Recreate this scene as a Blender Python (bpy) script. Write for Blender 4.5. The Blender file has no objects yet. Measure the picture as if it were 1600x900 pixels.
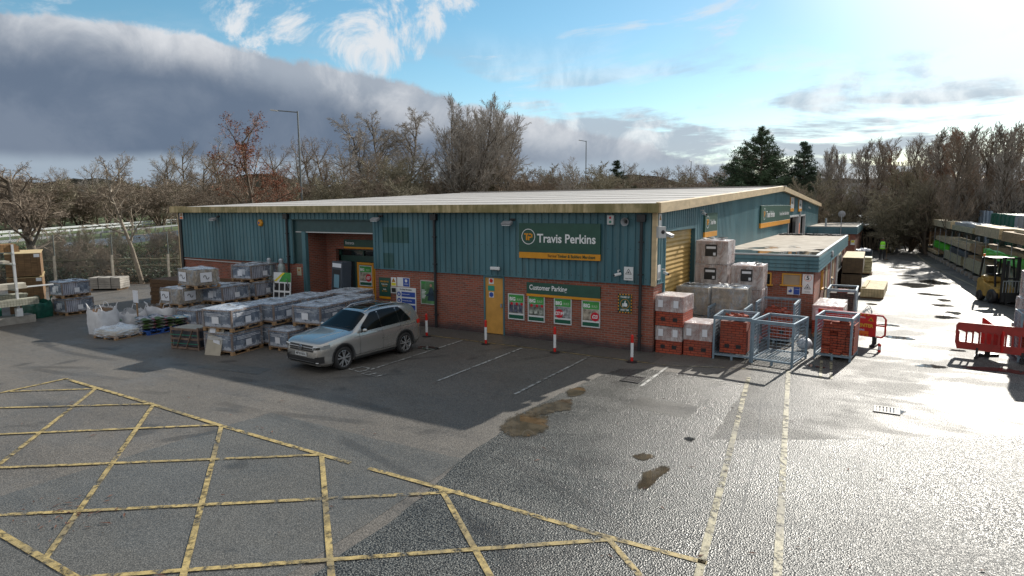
import bpy, bmesh, math, random
from mathutils import Vector, Matrix, Euler, noise
R = math.radians
scene = bpy.context.scene
COL = scene.collection

# ---------------------------------------------------------------- camera, sky, sun, exposure
CAM = Vector((6.088, -18.529, 4.53))
cam_d = bpy.data.cameras.new('camera'); cam = bpy.data.objects.new('camera', cam_d); COL.objects.link(cam)
cam_d.sensor_width = 36; cam_d.lens = 36 * 983.45 / 1600; cam_d.clip_start = .1; cam_d.clip_end = 3000
YAW, PITCH, ROLL = R(-30.965), R(-7.43), R(-.351)
fw = Vector((math.sin(YAW) * math.cos(PITCH), math.cos(YAW) * math.cos(PITCH), math.sin(PITCH)))
rt = Vector((math.cos(YAW), -math.sin(YAW), 0)); up = rt.cross(fw)
rt, up = rt * math.cos(ROLL) + up * math.sin(ROLL), up * math.cos(ROLL) - rt * math.sin(ROLL)
cam.matrix_world = Matrix.Translation(CAM) @ Matrix((rt, up, -fw)).transposed().to_4x4()
scene.camera = cam

def look(px, py):                      # direction in the world towards a point of a 1600x900 survey photo
    return (fw + rt * ((px - 800) / 983.45) - up * ((py - 450) / 983.45)).normalized()
def bearing(px, d, z=0.0):             # ground position at distance d on a bearing
    v = look(px, 320); k = d / math.hypot(v.x, v.y)
    return Vector((CAM.x + v.x * k, CAM.y + v.y * k, z))
def top_at(py, d, px=800):             # height that reaches picture row py at distance d
    v = look(px, py); return CAM.z + d * v.z / math.hypot(v.x, v.y)

SUN_AZ, SUN_EL = R(9.5), R(29)         # azimuth from +Y towards +X
sun_dir = Vector((math.sin(SUN_AZ) * math.cos(SUN_EL), math.cos(SUN_AZ) * math.cos(SUN_EL), math.sin(SUN_EL)))
sd = bpy.data.lights.new('sun', 'SUN'); sun = bpy.data.objects.new('sun', sd); COL.objects.link(sun)
sd.energy = 3.9; sd.angle = R(.55); sd.color = (1, .94, .84)
sun.rotation_euler = sun_dir.to_track_quat('Z', 'Y').to_euler()
SKY = .075
scene.view_settings.view_transform = 'Standard'; scene.view_settings.look = 'None'
scene.view_settings.exposure = .76; scene.view_settings.gamma = 1
scene.view_settings.use_curve_mapping = False
scene.render.use_persistent_data = False; scene.cycles.max_bounces = 6; scene.cycles.transparent_max_bounces = 24; scene.cycles.caustics_reflective = False
scene.cycles.sample_clamp_indirect = 6; scene.cycles.sample_clamp_direct = 30

world = bpy.data.worlds.new('World'); scene.world = world; world.use_nodes = True
def build_world():
    nt = world.node_tree; nt.nodes.clear(); N = nt.nodes.new; L = nt.links.new
    def m(op, a, b=None, c=None, clamp=False):
        n = N('ShaderNodeMath'); n.operation = op; n.use_clamp = clamp
        for i, v in enumerate((a, b, c)):
            if v is None: continue
            if isinstance(v, (int, float)): n.inputs[i].default_value = v
            else: L(v, n.inputs[i])
        return n.outputs[0]
    def dot(vec, v):
        n = N('ShaderNodeVectorMath'); n.operation = 'DOT_PRODUCT'; L(vec, n.inputs[0]); n.inputs[1].default_value = v; return n.outputs['Value']
    def ss(x, a, b):
        n = N('ShaderNodeMapRange'); n.interpolation_type = 'SMOOTHSTEP'; L(x, n.inputs[0]); n.inputs[1].default_value = a; n.inputs[2].default_value = b; return n.outputs[0]
    def mix(f, a, b):
        n = N('ShaderNodeMix'); n.data_type = 'RGBA'; L(f, n.inputs[0])
        for i, v in ((6, a), (7, b)):
            if isinstance(v, tuple): n.inputs[i].default_value = (*v, 1)
            else: L(v, n.inputs[i])
        return n.outputs[2]
    out = N('ShaderNodeOutputWorld'); bg = N('ShaderNodeBackground'); L(bg.outputs[0], out.inputs[0]); bg.inputs[1].default_value = SKY
    sky = N('ShaderNodeTexSky'); sky.sky_type = 'NISHITA'; sky.sun_disc = False
    sky.sun_elevation = SUN_EL; sky.sun_rotation = SUN_AZ; sky.altitude = 50; sky.air_density = 1.0; sky.dust_density = .25; sky.ozone_density = 1.5
    tc = N('ShaderNodeTexCoord'); d = tc.outputs['Generated']
    sep = N('ShaderNodeSeparateXYZ'); L(d, sep.inputs[0]); z = sep.outputs[2]
    den = m('ADD', m('MAXIMUM', z, 0), .10)
    cmb = N('ShaderNodeCombineXYZ'); L(m('DIVIDE', sep.outputs[0], den), cmb.inputs[0]); L(m('DIVIDE', sep.outputs[1], den), cmb.inputs[1])
    def nz(vec, scale, detail=6, rough=.55, dist=0, off=(0, 0, 0)):
        mp = N('ShaderNodeMapping'); L(vec, mp.inputs[0]); mp.inputs['Location'].default_value = off
        n = N('ShaderNodeTexNoise'); L(mp.outputs[0], n.inputs[0]); n.inputs['Scale'].default_value = scale; n.inputs['Detail'].default_value = detail
        n.inputs['Roughness'].default_value = rough; n.inputs['Distortion'].default_value = dist; return n.outputs[0]
    nA = nz(cmb.outputs[0], 1.1, 8, .6, .2); nB = nz(cmb.outputs[0], .45, 5, .5, 0, (7, 3, 0)); nC = nz(d, 9, 6, .6, .4)
    # saturated deeper blue of the photograph's sky
    hs = N('ShaderNodeHueSaturation'); hs.inputs['Saturation'].default_value = 1.22; hs.inputs['Hue'].default_value = .480; hs.inputs['Value'].default_value = 1.0; L(sky.outputs[0], hs.inputs['Color'])
    col = hs.outputs[0]
    K = .62 / SKY
    # low bright cloud streaks towards the sun side
    side = ss(dot(d, look(760, 200)), .55, .9)
    low = m('MULTIPLY', m('SUBTRACT', 1, ss(z, .11, .27)), ss(m('ADD', nz(cmb.outputs[0], .7, 7, .6, .3, (2, 9, 0)), m('MULTIPLY', m('SUBTRACT', .16, z), .7)), .47, .58))
    lowcol = mix(ss(nC, .45, .62), (.42 * K, .48 * K, .56 * K), (.82 * K, .84 * K, .86 * K))
    col = mix(m('MULTIPLY', low, .9), col, lowcol)
    # small torn clouds high on the left
    r1 = look(560, 25); r2 = look(425, 15); r3 = look(690, 10)
    blob = m('MAXIMUM', m('MAXIMUM', ss(dot(d, r1), math.cos(.13), math.cos(.01)), ss(dot(d, r2), math.cos(.11), math.cos(.01))), ss(dot(d, r3), math.cos(.07), math.cos(.005)))
    puff = m('MULTIPLY', blob, 1); puff = ss(m('ADD', m('MULTIPLY', puff, .26), nz(d, 10, 9, .68, .7, (3, 3, 0))), .655, .84)
    puff2 = m('MULTIPLY', ss(nz(cmb.outputs[0], 1.3, 9, .62, .6, (11, 5, 2)), .60, .72), .7)
    col = mix(m('MAXIMUM', puff, m('MULTIPLY', puff2, m('SUBTRACT', 1, ss(z, .25, .5)))), col, (.72 * K, .76 * K, .80 * K))
    # the great bank of cloud with its diagonal upper edge
    n = look(0, 12).cross(look(880, 196)).normalized()
    if n.dot(look(300, 250)) < 0: n = -n
    s = m('ADD', dot(d, tuple(n)), m('MULTIPLY', m('SUBTRACT', nz(d, 4.5, 8, .6, .3), .5), .06))
    s = m('ADD', s, m('MULTIPLY', m('SUBTRACT', nz(d, 13, 9, .68, .4), .5), .034))
    s = m('ADD', s, m('MULTIPLY', ss(dot(d, look(430, 90)), math.cos(.38), 1), .022))
    bank = ss(s, -.002, .009)
    gap = m('SUBTRACT', 1, m('MULTIPLY', ss(m('ADD', m('SUBTRACT', .075, z), m('MULTIPLY', m('SUBTRACT', nz(d, 5, 5, .5), .5), .05)), .0, .02), .75))
    deep = ss(m('ADD', s, m('MULTIPLY', m('SUBTRACT', nz(d, 3, 5, .55, .2), .5), .12)), .002, .085)
    rightfade = ss(dot(d, look(60, 200)), .62, .93)
    c1 = mix(ss(nC, .35, .7), (.36 * K, .41 * K, .48 * K), (.74 * K, .76 * K, .79 * K))
    c2 = mix(rightfade, (.36 * K, .42 * K, .50 * K), (.135 * K, .18 * K, .255 * K))
    c2 = mix(ss(nz(d, 6, 6, .6, .3, (1, 2, 3)), .45, .7), c2, (.19 * K, .235 * K, .31 * K))
    bcol = mix(deep, c1, c2)
    bcol = mix(m('SUBTRACT', 1, gap), bcol, (.40 * K, .48 * K, .56 * K))
    col = mix(bank, col, bcol)
    # added unseen white cloud behind and above the camera, to neutralise tinted shade
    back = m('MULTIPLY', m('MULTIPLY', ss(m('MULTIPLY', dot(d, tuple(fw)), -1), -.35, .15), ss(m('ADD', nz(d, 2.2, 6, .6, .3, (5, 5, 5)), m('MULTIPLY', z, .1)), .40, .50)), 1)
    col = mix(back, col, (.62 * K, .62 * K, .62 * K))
    # thin bright veil around the sun
    veil = m('MULTIPLY', ss(dot(d, tuple(sun_dir)), .92, 1.0), .6)
    col = mix(veil, col, (1.5 * K, 1.5 * K, 1.48 * K))
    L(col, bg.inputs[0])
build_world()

# ---------------------------------------------------------------- helpers
def tag(o, label=None, cat=None, group=None, kind=None):
    if label: o['label'] = label
    if cat: o['category'] = cat
    if group: o['group'] = group
    if kind: o['kind'] = kind
    return o
def thing(name, label, cat, loc=(0, 0, 0), rz=0.0, group=None):
    o = bpy.data.objects.new(name, None); o.empty_display_size = .2; COL.objects.link(o)
    o.location = loc; o.rotation_euler = (0, 0, rz); return tag(o, label, cat, group)
def copy_tree(o, parent=None):
    c = o.copy(); COL.objects.link(c)
    if parent: c.parent = parent
    for ch in list(o.children): copy_tree(ch, c)
    return c
def place(proto, used, loc, rz, label, group=None, scale=None):
    o = proto if not used.get(proto.name) else copy_tree(proto)
    used[proto.name] = 1
    o.location = loc; o.rotation_euler = (0, 0, rz); o['label'] = label
    if group: o['group'] = group
    if scale: o.scale = scale
    return o
USED = {}

class MB:
    def __init__(s): s.v = []; s.f = []; s.m = []; s.mi = 0
    def add(s, vs, fs):
        b = len(s.v); s.v += [tuple(p) for p in vs]
        for f in fs: s.f.append([b + i for i in f]); s.m.append(s.mi)
        return s
    def box(s, x0, y0, z0, x1, y1, z1, M=None):
        vs = [Vector((x, y, z)) for z in (z0, z1) for y in (y0, y1) for x in (x0, x1)]
        if M: vs = [M @ p for p in vs]
        return s.add(vs, [(0, 2, 3, 1), (4, 5, 7, 6), (0, 1, 5, 4), (2, 6, 7, 3), (0, 4, 6, 2), (1, 3, 7, 5)])
    def cbox(s, c, sx, sy, sz, rz=0, ry=0, rx=0):
        M = Matrix.Translation(c) @ Euler((rx, ry, rz)).to_matrix().to_4x4()
        return s.box(-sx / 2, -sy / 2, -sz / 2, sx / 2, sy / 2, sz / 2, M)
    def bar(s, a, b, w, h=None, upv=None):
        a, b = Vector(a), Vector(b); d = (b - a); l = d.length
        if l < 1e-6: return s
        h = h or w; z = d / l; u = Vector(upv) if upv else (Vector((0, 0, 1)) if abs(z.z) < .95 else Vector((0, 1, 0)))
        x = z.cross(u).normalized(); y = x.cross(z)
        vs = [p + x * i * w / 2 + y * j * h / 2 for p in (a, b) for i, j in ((-1, -1), (1, -1), (1, 1), (-1, 1))]
        return s.add(vs, [(0, 1, 2, 3), (7, 6, 5, 4), (0, 4, 5, 1), (1, 5, 6, 2), (2, 6, 7, 3), (3, 7, 4, 0)])
    def tube(s, pts, rs, n=8, cap=True):
        pts = [Vector(p) for p in pts]
        if not isinstance(rs, (list, tuple)): rs = [rs] * len(pts)
        b = len(s.v); px = None
        for i, p in enumerate(pts):
            d = (pts[min(i + 1, len(pts) - 1)] - pts[max(i - 1, 0)]).normalized()
            u = px if px is not None else (Vector((0, 0, 1)) if abs(d.z) < .9 else Vector((1, 0, 0)))
            y = d.cross(u); y = y.normalized() if y.length > 1e-5 else Vector((0, 1, 0)); x = y.cross(d).normalized(); px = x
            for k in range(n):
                a = 2 * math.pi * k / n; s.v.append(tuple(p + (x * math.cos(a) + y * math.sin(a)) * rs[i]))
        for i in range(len(pts) - 1):
            for k in range(n):
                k2 = (k + 1) % n; s.f.append([b + i * n + k, b + i * n + k2, b + (i + 1) * n + k2, b + (i + 1) * n + k]); s.m.append(s.mi)
        if cap:
            s.f.append([b + k for k in range(n)][::-1]); s.m.append(s.mi)
            e = b + (len(pts) - 1) * n; s.f.append([e + k for k in range(n)]); s.m.append(s.mi)
        return s
    def prism(s, poly, axis, a, b):            # polygon extruded along an axis: 'x' poly=(y,z), 'y' poly=(x,z), 'z' poly=(x,y)
        n = len(poly)
        def P(p, t): return {'x': (t, p[0], p[1]), 'y': (p[0], t, p[1]), 'z': (p[0], p[1], t)}[axis]
        vs = [P(p, a) for p in poly] + [P(p, b) for p in poly]
        return s.add(vs, [tuple(range(n))[::-1], tuple(range(n, 2 * n))] + [(i, (i + 1) % n, n + (i + 1) % n, n + i) for i in range(n)])
    def sheet(s, poly, z):
        return s.add([(p[0], p[1], z) for p in poly], [tuple(range(len(poly)))])
    def lathe(s, prof, c, axis='z', n=20):
        b = len(s.v); c = Vector(c)
        for r, h in prof:
            for k in range(n):
                a = 2 * math.pi * k / n; p = (r * math.cos(a), r * math.sin(a), h)
                if axis == 'y': p = (p[0], p[2], p[1])
                if axis == 'x': p = (p[2], p[0], p[1])
                s.v.append(tuple(c + Vector(p)))
        for i in range(len(prof) - 1):
            for k in range(n):
                k2 = (k + 1) % n; s.f.append([b + i * n + k, b + i * n + k2, b + (i + 1) * n + k2, b + (i + 1) * n + k]); s.m.append(s.mi)
        return s
    def build(s, name, mats, parent=None, smooth=False, bevel=0, label=None):
        me = bpy.data.meshes.new(name); me.from_pydata(s.v, [], s.f)
        for mt in (mats if isinstance(mats, (list, tuple)) else [mats]): me.materials.append(mt)
        if any(s.m): me.polygons.foreach_set('material_index', s.m)
        if smooth: me.polygons.foreach_set('use_smooth', [True] * len(s.f))
        me.validate(); me.update()
        o = bpy.data.objects.new(name, me); COL.objects.link(o)
        if parent: o.parent = parent
        if label: o['label'] = label
        if bevel:
            bv = o.modifiers.new('bevel', 'BEVEL'); bv.width = bevel; bv.segments = 2; bv.limit_method = 'ANGLE'
        return o
def subsurf(o, n=1):
    m = o.modifiers.new('subdivision', 'SUBSURF'); m.levels = n; m.render_levels = n; return o
def bake(o):                               # modifiers into plain mesh data
    dg = bpy.context.evaluated_depsgraph_get(); dg.update()
    me = bpy.data.meshes.new_from_object(o.evaluated_get(dg)); me.name = o.name
    o.modifiers.clear(); o.data = me; return o

def text(body, size, mat, parent, loc=(0, 0, 0), align='LEFT', bold=.0, name='lettering', ry=0, squeeze=1.0, flat=False, depth=.004, shear=0, rot=None):
    cu = bpy.data.curves.new(name, 'FONT'); cu.body = body; cu.size = size; cu.align_x = align; cu.align_y = 'CENTER'
    cu.offset = bold * size; cu.extrude = depth / 2; cu.resolution_u = 3; cu.shear = shear
    tmp = bpy.data.objects.new(name, cu); COL.objects.link(tmp)
    dg = bpy.context.evaluated_depsgraph_get(); dg.update()
    me = bpy.data.meshes.new_from_object(tmp.evaluated_get(dg)); bpy.data.objects.remove(tmp); bpy.data.curves.remove(cu)
    me.transform(Matrix.Diagonal((squeeze, 1, 1, 1)))
    if not flat: me.transform(Matrix.Rotation(math.pi / 2, 4, 'X'))
    me.materials.clear(); me.materials.append(mat)
    o = bpy.data.objects.new(name, me); COL.objects.link(o); o.parent = parent; o.location = loc
    if rot: o.rotation_euler = rot
    return o

# ---------------------------------------------------------------- materials
def mat(name, base=(.5, .5, .5), rough=.7, metal=0.0, var=0.0, vscale=4.0, bump=0.0, bscale=30.0, c2=None, spec=None, coat=0.0, detail=5, stretch=(1, 1, 1), emit=0, world_co=False):
    """base colour broken up by noise towards c2 (or a darker tone), optional bump"""
    m = bpy.data.materials.new(name); m.use_nodes = True; nt = m.node_tree; b = nt.nodes['Principled BSDF']; L = nt.links.new; N = nt.nodes.new
    b.inputs['Base Color'].default_value = (*base, 1); b.inputs['Roughness'].default_value = rough; b.inputs['Metallic'].default_value = metal
    if spec is not None: b.inputs['Specular IOR Level'].default_value = spec
    if coat: b.inputs['Coat Weight'].default_value = coat; b.inputs['Coat Roughness'].default_value = .06
    if emit: b.inputs['Emission Color'].default_value = (*base, 1); b.inputs['Emission Strength'].default_value = emit
    if var or bump or c2:
        tc = N('ShaderNodeTexCoord'); mp = N('ShaderNodeMapping'); mp.inputs['Scale'].default_value = stretch
        if world_co:
            ge = N('ShaderNodeNewGeometry'); L(ge.outputs['Position'], mp.inputs[0])
        else: L(tc.outputs['Object'], mp.inputs[0])
        n = N('ShaderNodeTexNoise'); n.inputs['Scale'].default_value = vscale; n.inputs['Detail'].default_value = detail; n.inputs['Roughness'].default_value = .6; L(mp.outputs[0], n.inputs[0])
        if var or c2:
            r = N('ShaderNodeMapRange'); r.inputs[1].default_value = .36; r.inputs[2].default_value = .66; L(n.outputs[0], r.inputs[0])
            x = N('ShaderNodeMix'); x.data_type = 'RGBA'; L(r.outputs[0], x.inputs[0])
            d = c2 or tuple(c * (1 - var) for c in base)
            x.inputs[6].default_value = (*d, 1); x.inputs[7].default_value = (*(base if c2 else tuple(min(1, c * (1 + var * .6)) for c in base)), 1)
            L(x.outputs[2], b.inputs['Base Color'])
        if bump:
            n2 = N('ShaderNodeTexNoise'); n2.inputs['Scale'].default_value = bscale; n2.inputs['Detail'].default_value = 3; L(mp.outputs[0], n2.inputs[0])
            bp = N('ShaderNodeBump'); bp.inputs['Strength'].default_value = min(1, bump); bp.inputs['Distance'].default_value = .02; L(n2.outputs[0], bp.inputs['Height']); L(bp.outputs[0], b.inputs['Normal'])
    return m
class NT:                                   # small helper for the bigger node materials
    def __init__(s, name):
        s.m = bpy.data.materials.new(name); s.m.use_nodes = True; s.nt = s.m.node_tree; s.b = s.nt.nodes['Principled BSDF']; s.out = s.nt.nodes['Material Output']
        s.L = s.nt.links.new; s.N = s.nt.nodes.new; s.pos = s.N('ShaderNodeNewGeometry').outputs['Position']; s.obj = s.N('ShaderNodeTexCoord').outputs['Object']
    def _in(s, sock, v):
        if isinstance(v, (int, float)): sock.default_value = v
        elif isinstance(v, tuple): sock.default_value = (*v, 1) if len(sock.default_value) == 4 and len(v) == 3 else v
        else: s.L(v, sock)
    def math(s, op, a, b=0.0, c=None):
        n = s.N('ShaderNodeMath'); n.operation = op; s._in(n.inputs[0], a); s._in(n.inputs[1], b)
        if c is not None: s._in(n.inputs[2], c)
        return n.outputs[0]
    def noise(s, scale, detail=4, rough=.55, dist=0, vec=None, stretch=None, rot=None, off=None):
        v = vec or s.pos
        if stretch or rot or off:
            mp = s.N('ShaderNodeMapping'); s.L(v, mp.inputs[0])
            if stretch: mp.inputs['Scale'].default_value = stretch
            if rot: mp.inputs['Rotation'].default_value = rot
            if off: mp.inputs['Location'].default_value = off
            v = mp.outputs[0]
        n = s.N('ShaderNodeTexNoise'); s.L(v, n.inputs[0]); n.inputs['Scale'].default_value = scale; n.inputs['Detail'].default_value = detail; n.inputs['Roughness'].default_value = rough; n.inputs['Distortion'].default_value = dist
        return n.outputs[0]
    def ramp(s, x, a, b, lo=0.0, hi=1.0, smooth=True):
        n = s.N('ShaderNodeMapRange'); n.interpolation_type = 'SMOOTHSTEP' if smooth else 'LINEAR'; s.L(x, n.inputs[0]); n.inputs[1].default_value = a; n.inputs[2].default_value = b; n.inputs[3].default_value = lo; n.inputs[4].default_value = hi
        return n.outputs[0]
    def mix(s, f, a, b):
        n = s.N('ShaderNodeMix'); n.data_type = 'RGBA'; s._in(n.inputs[0], f); s._in(n.inputs[6], a); s._in(n.inputs[7], b); return n.outputs[2]
    def bump(s, h, strength=.5, dist=.02, normal=None):
        n = s.N('ShaderNodeBump'); n.inputs['Strength'].default_value = strength; n.inputs['Distance'].default_value = dist; s.L(h, n.inputs['Height'])
        if normal: s.L(normal, n.inputs['Normal'])
        return n.outputs[0]
    def set(s, **k):
        for a, v in k.items(): s._in(s.b.inputs[a.replace('_', ' ')], v)
        return s.m

M = {}
def brickmat(name, vec_mode='u', c1=(.34, .085, .048), c2=(.18, .055, .038), mortar=(.25, .20, .165), local=False, scale=1.0):
    t = NT(name); src = t.obj if local else t.pos
    sp = t.N('ShaderNodeSeparateXYZ'); t.L(src, sp.inputs[0]); u = t.math('ADD', sp.outputs[0], sp.outputs[1])
    cb = t.N('ShaderNodeCombineXYZ'); t.L(u, cb.inputs[0]); t.L(sp.outputs[2], cb.inputs[1])
    br = t.N('ShaderNodeTexBrick'); t.L(cb.outputs[0], br.inputs[0]); br.inputs['Scale'].default_value = 1
    br.inputs['Brick Width'].default_value = .225 * scale; br.inputs['Row Height'].default_value = .075 * scale; br.inputs['Mortar Size'].default_value = .010 * scale; br.inputs['Mortar Smooth'].default_value = .2
    br.inputs['Color1'].default_value = (*c1, 1); br.inputs['Color2'].default_value = (*c2, 1); br.inputs['Mortar'].default_value = (*mortar, 1); br.inputs['Bias'].default_value = -.1
    n = t.noise(1.1, 5, .6); c = t.mix(t.math('MULTIPLY', t.ramp(n, .45, .75), .35), br.outputs[0], (.12, .07, .055))
    n3 = t.noise(14, 3); c = t.mix(t.math('MULTIPLY', t.ramp(n3, .4, .75), .4), c, (.24, .11, .082))
    c = t.mix(t.math('MULTIPLY', t.ramp(t.math('ADD', sp.outputs[2], t.math('MULTIPLY', t.noise(2.2, 4), .5)), .62, .30), .85 if not local else 0), c, (.035, .038, .045))
    return t.set(Base_Color=c, Roughness=.85, Normal=t.bump(br.outputs['Fac'], .5, -.006))
def build_mats():
    M['brick'] = brickmat('red brick')
    M['redbrick'] = brickmat('new red bricks', c1=(.42, .075, .035), c2=(.30, .05, .028), mortar=(.10, .02, .014), local=True, scale=.98)
    # cladding: weathered teal blue steel
    t = NT('teal cladding'); n = t.noise(.6, 5, .6, 0, None, (1, 1, .25)); n2 = t.noise(9, 4, .6, 0, None, (1, 1, .08))
    c = t.mix(t.ramp(n, .32, .68), (.046, .130, .165), (.100, .220, .262)); c = t.mix(t.math('MULTIPLY', t.ramp(n2, .48, .7), .5), c, (.11, .165, .17))
    sp = t.N('ShaderNodeSeparateXYZ'); t.L(t.pos, sp.inputs[0]); u = t.math('ADD', sp.outputs[0], sp.outputs[1])
    # fixing screws in rows, sheet joints every 3 m, grime under the eaves line of screws
    du = t.math('ABSOLUTE', t.math('SUBTRACT', t.math('FRACT', t.math('DIVIDE', t.math('SUBTRACT', u, .09), .25)), .5)); scr = None
    for zz in (2.28, 3.18, 4.1):
        dz = t.math('ABSOLUTE', t.math('SUBTRACT', sp.outputs[2], zz)); h = t.math('MULTIPLY', t.math('LESS_THAN', du, .055), t.math('LESS_THAN', dz, .014)); scr = h if scr is None else t.math('MAXIMUM', scr, h)
    c = t.mix(t.math('MULTIPLY', scr, .8), c, (.02, .03, .035))
    tint = t.N('ShaderNodeTexWhiteNoise'); tint.noise_dimensions = '1D'; t.L(t.math('FLOOR', t.math('DIVIDE', u, 1.0)), tint.inputs['W']); c = t.mix(t.math('MULTIPLY', tint.outputs['Value'], .28), c, (.035, .095, .115))
    st = t.noise(5, 5, .65, 0, None, (1, 1, .05)); c = t.mix(t.math('MULTIPLY', t.math('MULTIPLY', t.ramp(st, .5, .68), t.ramp(sp.outputs[2], 2.9, 2.1)), .6), c, (.035, .055, .055))
    M['clad'] = t.set(Base_Color=c, Roughness=.42, Specular_IOR_Level=.4)
    # fascia: beige with moss streaks
    t = NT('mossy beige fascia'); n = t.noise(1.2, 5, .6, 0, None, (1, 1, 1)); n2 = t.noise(7, 5, .65, 0, None, (1, 1, .12))
    c = t.mix(t.ramp(n2, .38, .62), (.52, .42, .24), (.27, .22, .10)); c = t.mix(t.math('MULTIPLY', t.ramp(n, .42, .62), .7), c, (.17, .15, .055))
    M['fascia'] = t.set(Base_Color=c, Roughness=.7)
    M['fascia_clean'] = mat('beige verge trim', (.60, .46, .28), .6, var=.18, vscale=1.5, stretch=(1, 1, 3))
    M['roof'] = mat('pale roof sheeting', (.40, .38, .36), .7, var=.12, vscale=1.5)
    M['flatroof'] = None
    t = NT('asphalt roof with standing water'); n = t.noise(.55, 4, .55, .3); sp = t.N('ShaderNodeSeparateXYZ'); t.L(t.pos, sp.inputs[0])
    wet = t.ramp(t.math('ADD', t.math('MULTIPLY', n, 1.0), t.math('MULTIPLY', t.math('SUBTRACT', 12.0, sp.outputs[1]), .06)), .60, .63)
    c = t.mix(t.ramp(t.noise(2, 5), .35, .7), (.40, .36, .31), (.54, .50, .44)); c = t.mix(wet, c, (.05, .05, .05))
    M['flatroof'] = t.set(Base_Color=c, Roughness=t.ramp(wet, 0, 1, .95, .04), Specular_IOR_Level=t.ramp(wet, 0, 1, .08, .6))
    M['green'] = mat('dark green sign', (.022, .085, .062), .45, var=.1)
    M['gold'] = mat('amber yellow paint', (.68, .29, .012), .5, var=.08)
    M['door_yellow'] = mat('ochre door paint', (.60, .31, .07), .5, var=.15, vscale=2.5)
    M['frame_yellow'] = mat('ochre frame', (.58, .30, .04), .5, var=.1)
    M['white'] = mat('white lettering', (.80, .82, .84), .5)
    M['signwhite'] = mat('white sign face', (.72, .74, .76), .45, var=.05)
    M['black'] = mat('black plastic', (.018, .018, .02), .45)
    M['darkpipe'] = mat('black rainwater pipe', (.02, .022, .026), .4, var=.2)
    M['blue'] = mat('sign blue', (.03, .08, .36), .45)
    M['red'] = mat('signal red', (.60, .018, .012), .42, var=.08)
    M['barrier'] = mat('red plastic barrier', (.58, .020, .018), .4, var=.15, vscale=3)
    M['barrier_old'] = mat('faded red plastic barrier', (.34, .035, .028), .5, var=.25, vscale=3)
    M['orange'] = mat('orange', (.75, .16, .02), .5)
    M['grey'] = mat('grey plastic', (.30, .31, .33), .5, var=.08)
    M['lightgrey'] = mat('light grey casing', (.55, .56, .57), .45)
    M['steel'] = mat('galvanised steel', (.42, .46, .50), .42, .7, var=.2, vscale=8)
    M['cage'] = mat('blue grey painted steel', (.22, .30, .37), .45, .3, var=.2, vscale=5)
    M['timber'] = mat('pallet timber', (.34, .21, .11), .8, var=.35, vscale=3, stretch=(1, 1, 6), bump=.3)
    M['wood_dark'] = mat('wet brown timber', (.11, .062, .03), .75, var=.4, vscale=6, stretch=(1, 1, 4), bump=.4, bscale=18)
    M['glass'] = mat('dark window glass', (.012, .016, .018), .06, spec=.7)
    M['screen'] = mat('kiosk screen', (.16, .30, .38), .25)
    M['concrete'] = mat('concrete', (.33, .31, .28), .85, var=.25, vscale=3, bump=.4)
    M['roller'] = mat('ochre roller shutter', (.52, .34, .11), .5, var=.15, vscale=2)
    M['green_ply'] = mat('green painted steel', (.02, .20, .13), .5, var=.15)
    M['yellowline'] = None
    return M
build_mats()

def film_mat(name, tint, lo, hi, scale=5):
    t = NT(name); n = t.noise(scale, 6, .65, .6, t.obj, (1, 1, .5)); ge = t.N('ShaderNodeNewGeometry'); sp = t.N('ShaderNodeSeparateXYZ'); t.L(ge.outputs['Normal'], sp.inputs[0])
    topm = t.ramp(sp.outputs[2], .5, .8, 0, .35)
    a = t.math('ADD', t.ramp(n, .38, .68, lo, hi), topm)
    t.b.inputs['Base Color'].default_value = (*tint, 1); t.b.inputs['Roughness'].default_value = .22
    t.L(t.bump(t.noise(scale * 2.2, 4, .6, .8, t.obj), .6, .04), t.b.inputs['Normal'])
    t._in(t.b.inputs['Alpha'], a); return t.m
M['film'] = film_mat('clear stretch film', (.60, .68, .78), .07, .38)
M['film_heavy'] = film_mat('layered stretch film', (.70, .66, .67), .30, .88, 3)
M['film_top'] = mat('creased film sheet', (.40, .40, .40), .35, var=.3, vscale=4, bump=.9, bscale=9)
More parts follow.
